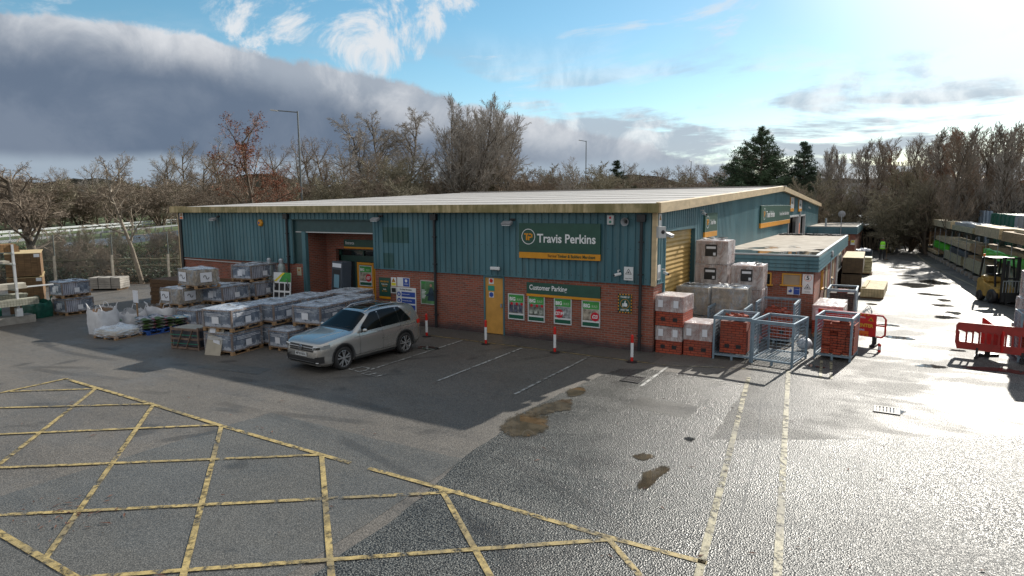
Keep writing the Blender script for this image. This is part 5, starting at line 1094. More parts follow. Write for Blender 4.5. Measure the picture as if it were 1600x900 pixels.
    bulk_bag(-18.25, -4.55, 1.25, .9, .74, 'wide white bulk bag filled with brown bark', R(12), soil, .1); bulk_bag(-18.9, -3.2, .8, .8, .85, 'grey shaded bulk bag standing behind the bark bag', R(0), None, .3)
    # green bag near the rack
    M['baggreen'] = mat('green woven plastic', (.012, .10, .075), .35, var=.35, vscale=5, bump=.7, bscale=9); M['baggreen2'] = mat('olive print', (.10, .11, .02), .5)
    t = bulk_bag(-24.55, -6.35, .85, .8, .72, 'dark green builders bag with loose flaps between the rack and the tile crates', R(20), None, .35, mt='baggreen'); MB().box(-.38, -.45, .10, .38, -.435, .22).build('print_band', M['baggreen2'], t)
    for i, y in enumerate((-6.35, -5.1)):
        t = thing('blue_pallet', ('blue pallet under the striped bags, front one', 'blue pallet under the striped bags, rear one')[i], 'pallet', (-17.45 + .12 * i, y, 0), R(5), 'blue pallets'); M['bluepaint'] = mat('blue painted timber', (.02, .09, .36), .6, var=.3); pallet(t, 1.0, 1.15, 'bluepaint', h=.15)
    # plastic sacks on the blue pallets
    t = NT('printed compost sacks'); n = t.noise(5, 3, .6, .4, t.obj); st = t.noise(2.2, 2, .5, 0, t.obj, None, None, (5, 2, 1)); c = t.mix(t.ramp(n, .44, .50), (.02, .025, .03), (.36, .34, .36)); c = t.mix(t.ramp(st, .60, .63), c, (.07, .11, .04)); c2 = t.mix(t.ramp(t.noise(3, 3, .5, 0, t.obj, None, None, (9, 1, 0)), .56, .60), c, (.30, .12, .14)); M['sack'] = t.set(Base_Color=c2, Roughness=.35)
    t = NT('pale blue sacks'); n = t.noise(5, 3, .6, .4, t.obj); M['sackblue'] = t.set(Base_Color=t.mix(t.ramp(n, .46, .54), (.06, .28, .50), (.40, .45, .44)), Roughness=.35)
    def sack_mesh(seed, m):
        rr = random.Random(seed); b = MB(); nx, ny = 7, 5
        for s_ in (1, -1):
            base = len(b.v)
            for j in range(ny):
                for i in range(nx):
                    u, v = i / (nx - 1) * 2 - 1, j / (ny - 1) * 2 - 1; e = (1 - u ** 4) * (1 - v ** 4); b.v.append((u * .34, v * .22, s_ * .065 * e ** .5 + rr.uniform(-.008, .008) * e))
            for j in range(ny - 1):
                for i in range(nx - 1): q = [base + j * nx + i, base + j * nx + i + 1, base + (j + 1) * nx + i + 1, base + (j + 1) * nx + i]; b.f.append(q if s_ > 0 else q[::-1]); b.m.append(0)
        return b.build('compost_sack', m, smooth=True)
    protos = [sack_mesh(1, M['sack']), sack_mesh(2, M['sack']), sack_mesh(3, M['sackblue'])]
    rr = random.Random(6); cnt = 0; used = set(); rows = ('front left', 'front middle', 'front right', 'rear left', 'rear middle', 'rear right'); lv = ('bottom', 'lower', 'upper', 'top')
    for s in range(6):
        i, j = s % 3, s // 3
        for k in range((4, 4, 3, 3, 3, 2)[s]):
            pi = 2 if (s in (4, 5) and k % 2) or (s == 3 and k == 2) else (s + k) % 2
            o = protos[pi] if pi not in used else protos[pi].copy()
            if pi in used: COL.objects.link(o)
            used.add(pi)
            o.location = (-16.98 + .16 * j + rr.uniform(-.05, .05) - .0 * k, -6.05 + .45 * i + 1.15 * j + rr.uniform(-.04, .04), .215 + .115 * k); o.rotation_euler = (rr.uniform(-.12, .12), rr.uniform(-.1, .1), rr.uniform(-.15, .15))
            col_ = 'pale blue' if pi == 2 else 'dark striped'
            tag(o, f'{col_} plastic sack, {lv[k]} of the {rows[s]} pile on the blue pallets', 'sack', 'plastic sacks on the blue pallets')
            if s in (1, 4):
                pass
    for i, (x, y, s) in enumerate(((-18.0, -5.75, 'price post with white paper standing among the bulk bags, left one'), (-17.35, -4.4, 'price post with white paper behind the sacks, right one'))):
        t = thing('price_post', s, 'price post', (x, y, 0), 0, 'price posts among the bags'); MB().box(-.02, -.02, 0, .02, .02, 1.2).build('stake', M['timber'], t); MB().box(-.17, -.032, 1.02, .17, -.024, 1.48).build('price_card', M['label'], t)
    # slab stacks by the fence, dark sleepers
    for x, y, w, d, h, rz, s, m in ((-31.9, -.9, 1.7, 1.0, .72, 35, 'grey stack of banded slabs near the fence', 'concrete'), (-26.2, -4.9, .9, .9, 1.15, 0, 'brown covered pack with a torn white sheet behind the left crates', 'wood_dark')):
        t = thing('slab_stack', s, 'slab stack', (x, y, 0), R(rz)); 
        b = MB(); n = 5
        for i in range(n): b.box(.01 * (i % 2), 0, .1 + (h - .1) * i / n, w - .01 * (i % 2), d, .1 + (h - .1) * (i + 1) / n - .012)
        b.build('slabs', M[m], t); b = MB(); b.box(.1, 0, 0, .2, d, .1).box(w - .2, 0, 0, w - .1, d, .1); b.build('bearers', M['timber'], t)
        if m == 'concrete':
            b = MB()
            for xx in (w * .3, w * .7): b.box(xx, -.01, .09, xx + .03, -.0, h + .005).box(xx, -.01, h - .005, xx + .03, d, h + .008)
            b.build('bands', M['black'], t)
        else: b = MB(); b.add([(w, 0, h), (w + .02, -.02, h - .45), (w + .1, .3, h - .3), (w - .2, -.03, h - .1), (w - .3, -.02, h)], [(0, 1, 3), (1, 2, 0), (0, 3, 4)]).build('torn_sheet', M['label'], t)
    t = thing('sleeper_stack', 'dark wet timber sleepers stacked behind the tan stone packs', 'timber stack', (-24.0, -1.9, 0), R(6)); b = MB(); rr = random.Random(3)
    for k in range(6):
        for i in range(6): b.box(rr.uniform(-.05, .05), i * .26, .2 * k, 5.2 + rr.uniform(-.1, .1), i * .26 + .245, .2 * k + .185)
    b.build('sleepers', M['wood_dark'], t)
    t = thing('walling_stack', 'pile of mossy walling stone along the foot of the left wall', 'stone stack', (-22.8, -.75, 0), 0); b = MB()
    for k in range(8):
        x = 0
        while x < 5.6: w = rr.uniform(.3, .6); b.box(x, rr.uniform(0, .04), .13 * k, x + w - .02, .5, .13 * k + .12); x += w
    b.build('stones', mat('mossy yellow stone', (.20, .17, .08), .9, var=.4, vscale=5), t)
    # gas cylinders and advertising board by the porch
    for x, s in ((-16.75, 'grey film wrapped gas cylinder left of the porch, left one'), (-15.98, 'grey film wrapped gas cylinder left of the porch, right one')):
        t = thing('gas_cylinder', s, 'gas cylinder', (x, -.75, 0), 0, 'gas cylinders by the porch'); MB().lathe([(.0, 0), (.16, .0), (.17, .05), (.17, 1.95), (.13, 2.12), (.05, 2.2), (.05, 2.28), (0, 2.3)], (0, 0, 0), 'z', 18).build('body', mat('grey green cylinder', (.26, .31, .31), .35, .3, var=.3, vscale=4), t, smooth=True); MB().lathe([(.09, 2.16), (.10, 2.32), (.07, 2.38)], (0, 0, 0), 'z', 12).build('guard', M['steel'], t)
    t = thing('advertising_board', 'white advertising board with six black squares standing by the porch', 'board', (-15.95, -1.35, 0), R(8)); Mx = Matrix.Rotation(R(-6), 4, 'X'); hb = 1.85
    MB().box(0, 0, .15, .92, .03, hb, Mx).build('panel', M['signwhite'], t); b = MB()
    for i in range(3):
        for j in range(2): b.box(.06 + .29 * i, -.004, .72 + .38 * j, .29 + .29 * i, -.0005, 1.02 + .38 * j, Mx)
    b.build('black_squares', M['black'], t); Mg = lambda v: [tuple(Mx @ Vector(p)) for p in v]
    MB().add(Mg([(.30, -.003, 1.46), (.92, -.003, 1.46), (.92, -.003, 1.85), (.55, -.003, 1.85)]), [(0, 1, 2, 3)]).build('green_corner', M['postergreen'], t); MB().add(Mg([(.02, -.005, 1.48), (.16, -.005, 1.48), (.62, -.005, 1.84), (.48, -.005, 1.84)]), [(0, 1, 2, 3)]).build('yellow_stripe', mat('bright yellow', (.75, .62, .03), .5), t); MB().box(.42, -.004, .3, .5, -.0005, .48, Mx).build('bottle_print', M['green_ply'], t)
    b = MB(); b.bar((.1, .03, 1.6), (.1, .5, 0), .03); b.bar((.82, .03, 1.6), (.82, .5, 0), .03); b.build('prop', M['steel'], t)
    t = thing('display_kiosk', 'tilted dark kiosk cabinet with pale blue screen by the entrance door', 'kiosk', (-12.95, -.95, 0), R(-14))
    b = MB(); lean = .30
    def sh(x, y, z): return (x + lean * z / 2.45, y, z)
    vs = [sh(x, y, z) for z in (0, 2.42) for y in (0, .42) for x in (0, .78)]; b.add(vs, [(0, 2, 3, 1), (4, 5, 7, 6), (0, 1, 5, 4), (2, 6, 7, 3), (0, 4, 6, 2), (1, 3, 7, 5)]); b.build('cabinet', mat('dark slate cabinet', (.05, .065, .085), .35, var=.1), t, bevel=.02)
    def pan(nm, x0, z0, x1, z1, m, d_=.006): MB().add([sh(x0, -d_, z0), sh(x1, -d_, z0), sh(x1, -d_, z1), sh(x0, -d_, z1)], [(0, 1, 2, 3)]).build(nm, m, t)
    pan('inset', .08, .3, .66, 2.12, M['black'], .004); pan('screen', .20, 1.40, .60, 1.92, M['screen'], .008); pan('top_label', .06, 2.2, .72, 2.36, M['label'], .005); pan('lower_panel', .20, .5, .6, 1.28, mat('dark panel', (.03, .035, .045), .3), .008)
    t = thing('handrail', 'galvanised handrail post in front of the entrance doors', 'handrail', (-11.9, -.5, 0)); MB().tube([(-.9, 0, 1.0), (.5, 0, 1.0)], .025, 8).build('rail', M['steel'], t); MB().tube([(.5, 0, 0), (.5, 0, 1.1)], .06, 10).build('post', M['steel'], t)
build_left_stock()

# timber racks -------------------------------------------------------------------------------------
def endgrain(name, c1, c2, pw=.1, ph=.05):
    t = NT(name); sp = t.N('ShaderNodeSeparateXYZ'); t.L(t.obj, sp.inputs[0]); cb = t.N('ShaderNodeCombineXYZ'); t.L(t.math('ADD', sp.outputs[0], sp.outputs[1]), cb.inputs[0]); t.L(sp.outputs[2], cb.inputs[1])
    br = t.N('ShaderNodeTexBrick'); t.L(cb.outputs[0], br.inputs[0]); br.inputs['Scale'].default_value = 1; br.offset = 0; br.inputs['Brick Width'].default_value = pw; br.inputs['Row Height'].default_value = ph; br.inputs['Mortar Size'].default_value = .004
    br.inputs['Color1'].default_value = (*c1, 1); br.inputs['Color2'].default_value = (*c2, 1); br.inputs['Mortar'].default_value = (.03, .02, .012, 1)
    return t.set(Base_Color=t.mix(t.math('MULTIPLY', t.ramp(t.noise(3, 4, .6, 0, t.obj), .45, .65), .6), br.outputs[0], tuple(v * .45 for v in c1)), Roughness=.8)
def bundle(name, label, cat, org, d, s0, s1, z0, w, h, m, mend=None, off=0.0, group=None, wrap=None, seed=1, planks=True):
    """bundle lying along unit direction d (2d) from s0 to s1"""
    d = Vector((d[0], d[1])).normalized(); n_ = Vector((-d.y, d.x)); rz = math.atan2(d.y, d.x); p = Vector(org) + d * s0 + n_ * off
    t = thing(name, label, cat, (p.x, p.y, z0), rz, group); L_ = s1 - s0; rr = random.Random(seed); b = MB()
    if wrap:
        o = film_box(0, 0, 0, L_, w, h, rr, .03, n=9); o.build('wrapped_load', wrap, t)
    else:
        rows = max(1, int(h / .075)) if planks else 1; cols = max(1, int(w / .16)) if planks else 1
        for k in range(rows):
            for i in range(cols):
                e0, e1 = rr.uniform(-.06, .06), rr.uniform(-.06, .06); b.box(e0, w * i / cols, h * k / rows, L_ + e1, w * (i + 1) / cols - .006, h * (k + 1) / rows - .005)
        b.build('timbers', m, t)
    return t
def build_right_rack():
    O = (8.49, 58); dv = (.068, -.997); G = 'timber bundles on the right hand rack'; S = lambda y: (58 - y) / .997
    # rack frame
    M['rackpaint'] = mat('dark rack steel', (.05, .065, .06), .45, var=.2)
    t = thing('cantilever_rack', 'long dark green cantilever rack of timber along the right of the yard', 'rack', (*O, 0), math.atan2(dv[1], dv[0]))
    for i in range(15):
        s = 1.0 + i * 2.9; b = MB(); b.box(s - .06, 1.15, .3, s + .06, 1.35, 3.2); u = b.build('upright', M['rackpaint'], t)
        for z in (1.45, 2.55): MB().box(s - .04, .0, z, s + .04, 1.15, z + .08).build('arm', M['rackpaint'], t)
        b = MB(); b.box(s - .07, -.05, .24, s + .07, 1.4, .36); b.build('base_beam', M['rackpaint'], t)
        b = MB(); b.tube([(s, -.02, .3), (s, -.02, 2.5)], .02, 6); b.build('stop_post', M['steel'], t)
        if i < 14: b = MB(); b.bar((s, 1.4, .5), (s + 2.9, 1.4, 2.6), .03); b.bar((s, 1.4, 2.6), (s + 2.9, 1.4, .5), .03); b.build('brace', M['rackpaint'], t)
    b = MB()
    for i in range(26): b.box(.4 + i * 1.45, -.15, 0, .8 + i * 1.45, 1.5, .24)
    b.build('concrete_feet', M['concrete'], t)
    P1 = endgrain('pale sawn softwood', (.68, .56, .36), (.60, .48, .29)); P2 = endgrain('brown treated softwood', (.42, .28, .14), (.34, .22, .11)); P3 = endgrain('greenish treated softwood', (.56, .52, .34), (.48, .44, .28))
    GW = mat('bright green pack wrap', (.10, .62, .04), .35, var=.25, vscale=2, bump=.6, bscale=4); KW = mat('dark grey pack wrap', (.06, .07, .08), .35, var=.3, vscale=2, bump=.6, bscale=4)
    B = lambda lab, y0, y1, z, w, h, m, off=.0, wrap=None, seed=1, name='timber_bundle': bundle(name, lab, 'timber bundle', O, dv, S(y0), S(y1), z, w, h, m, None, off, G, wrap, seed)
    B('pale timber bundle at the far end of the top tier', 48, 38, 2.65, 1.0, .52, P1, seed=2); B('low grey timber bundle under silver wrapped lengths on the top tier', 37.2, 29.5, 2.65, 1.0, .34, P3, seed=3); B('pale timber bundle in the middle of the top tier', 28.8, 22.4, 2.65, 1.0, .56, P1, seed=4); B('pale timber bundle nearest the camera on the top tier', 21.8, 15.6, 2.63, 1.0, .48, P2, seed=5); B('single pale lengths laid on the nearest top tier bundle', 20.5, 15.8, 3.13, .7, .14, P1, .2, seed=6)
    B('silver film wrapped lengths on the top tier', 36.8, 28.6, 3.0, .8, .20, P1, .1, M['film_top'], 7)
    B('loose pale timbers on the middle tier at the far half', 45, 30, 1.55, 1.0, .32, P1, seed=8); B('upper heap of pale timbers on the middle tier', 40, 30.5, 1.88, .8, .14, P1, .1, seed=9); B('brown posts stacked on the middle tier beside the green pack', 29.3, 26.3, 1.55, 1.0, .55, P2, seed=10); B('bright green wrapped pack on the middle tier above the forklift', 25.8, 17.0, 1.55, 1.0, .42, P1, 0, GW, 11); B('brown boards lying on the green wrapped pack', 25.0, 16.8, 1.99, .9, .22, P2, .1, seed=12); B('small green wrapped pack on the lower tier', 46.0, 39.6, .90, 1.0, .48, P1, 0, GW, 13)
    B('thin pale sheets on the lower tier at the far end', 55, 43.5, .40, 1.1, .24, P1, -.1, seed=14); B('tan timber block under the small green pack', 46.5, 40.5, .62, 1.0, .26, P2, .05, seed=15); B('pale treated bundle on the lower tier in the middle', 40.0, 32.6, .40, 1.05, .62, P3, seed=16); B('dark grey wrapped pack on the lower tier', 37.5, 30.5, 1.04, 1.0, .36, P1, 0, KW, 17); B('big pale treated bundle on the lower tier left of the forklift', 31.6, 24.2, .40, 1.1, .72, P3, seed=18); B('grey brown boards on the big pale treated bundle', 30.8, 23.8, 1.13, .95, .16, P2, .05, seed=19); B('pale bundle on the lower tier behind the forklift', 23.5, 16, .40, 1.05, .7, P3, seed=20)
    # stack of used pallets at the far end
    for k in range(9):
        if k == 0: p0 = thing('pallet', 'x', 'pallet', (8.85, 47.2, .9), R(-86), 'used pallets stacked on the rack'); pallet(p0, 4.6, 1.1); p = p0; p0['label'] = 'used timber pallets stacked at the far end of the rack'
        else: p = copy_tree(p0)
        p.location = (8.75, 52.0, .86 + .135 * k); p['label'] = 'used timber pallet stacked at the far end of the rack'
build_right_rack()
def build_left_rack():
    O = (-23.75, -6.70); dv = (.02, -1.0); G = 'lengths on the left hand rack'
    M['rackgreen'] = mat('rack green uprights', (.02, .20, .13), .4, var=.2)
    t = thing('cantilever_rack', 'short rack with white post and green uprights at the left edge', 'rack', (*O, 0), math.atan2(dv[1], dv[0]))
    MB().box(.2, -.35, 0, 6, .35, .30).build('concrete_foot', M['concrete'], t)
    b = MB(); b.box(.70, .26, .3, .78, .34, 3.15); b.build('front_post', M['lightgrey'], t); MB().box(.64, .2, .3, .84, .4, .62).build('post_foot', M['signwhite'], t)
    b = MB()
    for s in (.75, 3.2): 
        for z in (.66, 1.32, 2.34, 2.78): b.box(s - .04, -.7, z, s + .04, .38, z + .07)
    b.build('arms', M['lightgrey'], t); b = MB()
    for s in (.9, 1.25, 1.6, 3.2): b.box(s, -.9, .2, s + .12, -.76, 3.0)
    b.build('uprights', M['rackgreen'], t)
    P1 = endgrain('grey green battens', (.40, .40, .33), (.34, .34, .28)); P2 = endgrain('orange brown treated timber', (.36, .20, .08), (.28, .15, .06)); PW = mat('pale planed boards', (.50, .46, .38), .6, var=.2)
    B = lambda lab, s0, s1, z, w, h, m, off, seed: bundle('timber_bundle', lab, 'timber bundle', O, dv, s0, s1, z, w, h, m, None, off, G, None, seed)
    B('grey green battens on the lowest tier of the left rack, nearer row', .05, 5.6, .73, .40, .26, P1, .06, 1); B('grey green battens on the lowest tier of the left rack, rear row', .25, 5.6, .73, .45, .42, P1, -.45, 2); B('pale thin boards on the second tier of the left rack', .35, 5.2, 1.39, .6, .20, PW, -.3, 3); B('single white length jutting out on the second tier', -.6, 3, 1.40, .08, .05, M['signwhite'], .1, 4); B('thin pale boards on the third tier of the left rack', .8, 5, 2.41, .5, .10, PW, -.3, 5); B('orange brown strapped timbers on the top tier of the left rack', .55, 5, 2.85, .55, .32, P2, -.25, 6)
    for i, (z, h, s) in enumerate(((.60, .95, 'lower brown sawn timber pack showing its end grain behind the left rack'), (1.62, .98, 'upper brown sawn timber pack showing its end grain behind the left rack'))):
        t = thing('timber_pack', s, 'timber pack', (-26.3, -6.67, z), R(66), 'sawn timber packs behind the left rack'); MB().box(0, 0, 0, 1.22, 3.0, h).build('timbers', P2b, t); MB().box(1.0, -.01, h - .16, 1.2, -.002, h - .02).build('tag_card', M['label'], t); MB().box(-.02, 0, h, 1.26, 3.0, h + .02).build('cover_sheet', PWt, t)
    t = thing('timber_pack', 'low dark timber pack under the brown sawn packs', 'timber pack', (-26.3, -6.67, 0), R(66)); MB().box(0, 0, 0, 1.2, 3.0, .58).build('timbers', M['wood_dark'], t)
P2b = endgrain('brown sawn ends', (.23, .13, .06), (.13, .075, .035), .22, .075); PWt = mat('pale board', (.50, .38, .20), .6, var=.2)
build_left_rack()
# stock beside the outbuilding
def build_mid_stock():
    P1 = endgrain('pale fence panels', (.58, .48, .28), (.52, .42, .24), .12, .3); P2 = endgrain('dark stained panels', (.12, .085, .05), (.09, .062, .04), .2, .05)
    t = thing('panel_stack', 'tall stack of dark fence panels beside the outbuilding, nearer half pack', 'panel stack', (4.02, 18.4, 0), R(2)); MB().box(0, 0, .1, .95, 5.0, .88).build('panels', P2, t); MB().box(0, 0, 0, .95, .2, .1).box(0, 4.6, 0, .95, 4.8, .1).build('bearers', M['timber'], t)
    t = thing('panel_stack', 'upper pack of dark fence panels with a pale top beside the outbuilding', 'panel stack', (4.04, 18.5, .96), R(1)); MB().box(0, 0, 0, .95, 5.0, .78).build('panels', P2, t); MB().box(0, 0, .78, .95, 5, .80).build('top_sheet', P1, t)
    t = thing('panel_stack', 'low pile of pale yellow boards lying in the sun', 'panel stack', (5.02, 16.0, 0), R(-2)); MB().box(0, 0, .08, .98, 4.0, .48).build('boards', P1, t); MB().box(.03, .2, .485, .2, 3.4, .55).build('loose_board', P1, t); MB().box(0, .1, 0, .98, .25, .08).box(0, 3.5, 0, .98, 3.7, .08).build('bearers', M['timber'], t)
    t = thing('rubble_sack_pallet', 'pallet of white and yellow sacks beyond the fence panels', 'pallet load', (3.95, 27.5, 0), 0); pallet(t, 1.3, 1.2); b = MB(); rr = random.Random(3)
    for k in range(6):
        for i in range(2):
            for j in range(2): b.cbox((.35 + .6 * i + rr.uniform(-.03, .03), .3 + .6 * j, .2 + .17 * k), .58, .55, .16, rr.uniform(-.06, .06))
    b.build('sacks', mat('pale yellow sacks', (.46, .44, .26), .6, var=.4, vscale=3), t, bevel=.03)
    t = thing('waste_skip', 'dark open bin heaped with white waste near the rear outbuilding', 'skip', (3.95, 36.2, 0)); t.scale = (.66, 1, .85); b = MB(); b.add([(0, 0, .1), (1.5, 0, .1), (1.5, 2.2, .1), (0, 2.2, .1), (-.1, -.15, 1.1), (1.6, -.15, 1.1), (1.6, 2.35, 1.1), (-.1, 2.35, 1.1)], [(0, 1, 2, 3), (0, 1, 5, 4), (1, 2, 6, 5), (2, 3, 7, 6), (3, 0, 4, 7)]); b.build('bin', mat('dark blue grey bin', (.03, .05, .07), .5), t)
    b = MB()
    for i in range(22): b.cbox((rr.uniform(.1, 1.4), rr.uniform(.1, 2.0), 1.08 + rr.uniform(0, .15)), .35, .25, .12, rr.uniform(0, 3), rr.uniform(-.4, .4), rr.uniform(-.4, .4))
    b.build('waste', M['label'], t)
    b = MB(); t = thing('wire_bundle', 'bundle of bent reinforcement wires beside the dark brick cage', 'wire bundle', (5.25, 10.2, 0))
    for i in range(8): b.tube([(rr.uniform(-.1, .1), i * .2, .02), (.15 + rr.uniform(0, .2), i * .2 + .1, .3), (.4, i * .2, .03)], .01, 4)
    b.build('wires', M['steel'], t)
    t = thing('loose_pallet', 'old pallet lying beside the brick packs at the outbuilding corner', 'pallet', (4.0, 5.0, 0), R(-5)); pallet(t, .9, .45)
build_mid_stock()
# ================================================================ CAR
def interp(pts, x):
    pts = sorted(pts)
    if x <= pts[0][0]: return pts[0][1]
    for (a, va), (b, vb) in zip(pts, pts[1:]):
        if x <= b:
            t = (x - a) / (b - a); return va + (vb - va) * t
    return pts[-1][1]
def smooth(pts, x, r=.06): return sum(interp(pts, x + r * k) for k in (-1, -.5, 0, .5, 1)) / 5
ZT = [(2.25, .60), (2.24, .76), (2.20, .86), (2.10, .925), (1.9, .985), (1.6, 1.03), (1.1, 1.095), (.95, 1.12), (.82, 1.19), (.18, 1.585), (-.05, 1.635), (-.5, 1.665), (-1.0, 1.665), (-1.5, 1.64), (-1.93, 1.585), (-2.0, 1.53), (-2.12, 1.22), (-2.20, 1.0), (-2.25, .80)]
ZB = [(2.25, .34), (2.20, .25), (2.0, .20), (-2.0, .24), (-2.2, .32), (-2.25, .42)]
WW = [(2.25, .66), (2.22, .74), (2.12, .845), (1.95, .895), (1.6, .915), (1.2, .918), (-1.3, .918), (-1.7, .905), (-2.0, .865), (-2.15, .80), (-2.25, .70)]
def zt(x): return smooth(ZT, x, .03)
def zb(x): return interp(ZB, x)
def ww(x): return smooth(WW, x, .03)
def belt(x): return .99 + (.95 - x) * .03
def shoulder(x):
    return min(belt(x), zt(x) - .085)
def wid(x, z):
    s, b, t = shoulder(x), zb(x), zt(x); w = ww(x)
    if z <= s:
        q = (z - b) / (s - b); e = 1 - .10 * max(0, (.22 - q) / .22) ** 2 - .035 * max(0, (q - .72) / .28) ** 2 - .012 * max(0, 1 - abs(q - .45) / .2); return w * e
    w *= .965; h = t - s; q = (z - s) / h; p = 2.4 + 3.4 * min(1, h / .5); k = .44 * min(1, max(0, (h - .1) / .3))
    return (w - k * (z - s)) * max(0, 1 - q ** p) ** (1 / p)
def ring(x, off=0.0):
    s, b, t = shoulder(x), zb(x), zt(x); pts = [(0, b), (ww(x) * .75, b)]
    for i in range(9): z = b + (s - b) * i / 8; pts.append((wid(x, z) - (.03 if i == 0 else 0), z))
    h = t - s; p = 2.4 + 3.4 * min(1, h / .5); w = ww(x) * .965; k = .44 * min(1, max(0, (h - .1) / .3))
    for i in range(1, 13):
        th = math.pi / 2 * i / 12; q = math.sin(th) ** (2 / p) if i < 12 else 1; wq = max(0, math.cos(th)) ** (2 / p) if i < 12 else 0
        z = s + h * q; pts.append(((w - k * (z - s)) * wq, z))
    return pts
def build_car():
    paint = mat('silver grey car paint', (.46, .45, .435), .24, .7, coat=1.0, var=.03); trim = mat('dark arch trim', (.045, .047, .05), .5); chrome = mat('chrome', (.55, .56, .58), .25, 1.0)
    blackg = mat('gloss black', (.010, .011, .012), .08, coat=.5); tyre = mat('tyre rubber', (.022, .022, .023), .75, var=.3, vscale=9); alloy = mat('polished alloy', (.55, .56, .58), .25, .8); lamp = mat('headlamp glass', (.35, .38, .40), .08, .3); glass = mat('tinted car glass', (.006, .008, .009), .05, spec=.22)
    t = thing('parked_car', 'silver grey family car with dark glass roof parked nose outward in the first bay', 'car', (-7.54, -4.90, 0), math.atan2(-.997, -.077)); t.scale = (.895, .92, .935)
    xs = [2.25, 2.235, 2.21, 2.17, 2.12, 2.05, 1.97, 1.88, 1.75, 1.6, 1.45, 1.3, 1.15, 1.03, .95, .88, .8, .7, .6, .5, .4, .3, .2, .12, .02, -.1, -.3, -.5, -.75, -1.0, -1.25, -1.5, -1.7, -1.83, -1.90, -1.95, -2.0, -2.05, -2.1, -2.15, -2.2, -2.235, -2.25]
    b = MB(); n = None
    for x in xs:
        r = ring(x); full = [(x, y, z) for y, z in r] + [(x, -y, z) for y, z in r[-2:0:-1]]; n = len(full); b.v += full
    for i in range(len(xs) - 1):
        for k in range(n): k2 = (k + 1) % n; b.f.append([i * n + k, i * n + k2, (i + 1) * n + k2, (i + 1) * n + k]); b.m.append(0)
    b.f.append(list(range(n))[::-1]); b.m.append(0); e = (len(xs) - 1) * n; b.f.append([e + k for k in range(n)]); b.m.append(0)
    body = b.build('body', paint, t, smooth=True)
    bm = bmesh.new(); bm.from_mesh(body.data); bmesh.ops.recalc_face_normals(bm, faces=bm.faces); bm.to_mesh(body.data); bm.free()
    ax = (1.38, -1.30); RW = .355
    for x in ax:                                            # wheel wells
        for s in (1, -1):
            c = MB(); c.tube([(x, s * .55, .37), (x, s * 1.2, .37)], .405, 40); co = c.build('cutter', paint, t); bpy.context.view_layer.update()
            m = body.modifiers.new('well', 'BOOLEAN'); m.operation = 'DIFFERENCE'; m.object = co; m.solver = 'EXACT'; bpy.context.view_layer.update(); bake(body); bpy.data.objects.remove(co)
    for p in body.data.polygons: p.use_smooth = True
    try:
        bpy.context.view_layer.objects.active = body; body.data.set_sharp_from_angle(angle=R(38))
    except Exception: pass
    MB().box(1.0, -.85, .34, 1.78, .85, .8).box(-1.68, -.85, .34, -.92, .85, .8).box(-2.0, -.7, .2, 2.0, .7, .3).build('underbody', M['black'], t)
    # wheels
    for x in ax:
        for s in (1, -1):
            y = s * .80
            w = MB().lathe([(.20, -.11), (.325, -.115), (.348, -.09), (.355, -.05), (.355, .05), (.348, .09), (.325, .115), (.255, .118), (.255, .07)], (x, y, RW), 'y', 40).build('wheel', tyre, t, smooth=True)
            rb = MB(); yo = y + s * .105
            rb.lathe([(.262, .115 * s), (.250, .118 * s), (.238, .09 * s), (.235, .0)], (x, y, RW), 'y', 40)
            for k in range(5):
                a0 = math.radians(90 + 72 * k)
                for da in (-.17, .17):
                    a = a0 + da; i_ = (x + .055 * math.cos(a0 + da * .6), yo - s * .005, RW + .055 * math.sin(a0 + da * .6)); o_ = (x + .245 * math.cos(a + da * .25), yo - s * .0, RW + .245 * math.sin(a + da * .25)); rb.bar(i_, o_, .040, .022, (0, 1, 0))
            rb.lathe([(0, .125 * s), (.05, .12 * s), (.06, .09 * s)], (x, y, RW), 'y', 16); rb.build('rim', alloy, w); MB().lathe([(0, .055 * s), (.24, .055 * s)], (x, y, RW), 'y', 24).build('hub_back', blackg, w)
    def side_patch(nm, m, cols, off=.006, rows=6, both=True, parent=None):
        """cols: list of (x, zlow, zhigh)"""
        for s in ((1, -1) if both else (1,)):
            b = MB(); k = rows + 1
            for x, z0, z1 in cols:
                for j in range(k): z = z0 + (z1 - z0) * j / rows; b.v.append((x, s * (wid(x, z) + off), z))
            for i in range(len(cols) - 1):
                for j in range(rows): q = [i * k + j, i * k + j + 1, (i + 1) * k + j + 1, (i + 1) * k + j]; b.f.append(q); b.m.append(0)
            b.build(nm, m, parent or t, smooth=True)
    def cols(x0, x1, lo, hi, n=8): return [(x0 + (x1 - x0) * i / n, lo(x0 + (x1 - x0) * i / n), hi(x0 + (x1 - x0) * i / n)) for i in range(n + 1)]
    zl = lambda x: belt(x) + .045
    zh = lambda x: max(zl(x) + .01, min(zt(x) - .10, 1.565))
    wa = lambda x: min(zh(x), 1.11 + (.68 - x) * .64) if x > .0 else zh(x)
    side_patch('window_surround', blackg, cols(.60, -1.62, lambda x: zl(x) - .018, lambda x: max(zl(x), min(wa(x) + .014, 1.06 + (x + 1.70) * 1.25) if x < -1.3 else wa(x) + .014), 26), .004)
    side_patch('side_window', glass, cols(.56, -.24, zl, wa, 10), .009); side_patch('side_window', glass, cols(-.29, -1.06, zl, zh, 8), .009); side_patch('side_window', glass, cols(-1.12, -1.55, zl, lambda x: min(zh(x), 1.06 + (x + 1.66) * 1.22), 8), .009)
    side_patch('window_trim', chrome, cols(.62, -1.64, lambda x: zl(x) - .034, lambda x: zl(x) - .020, 20), .010, 1)
    side_patch('crease_line', M['black'], cols(.95, -2.05, lambda x: .905 + (.95 - x) * .022, lambda x: .914 + (.95 - x) * .022, 24), .0035, 1)
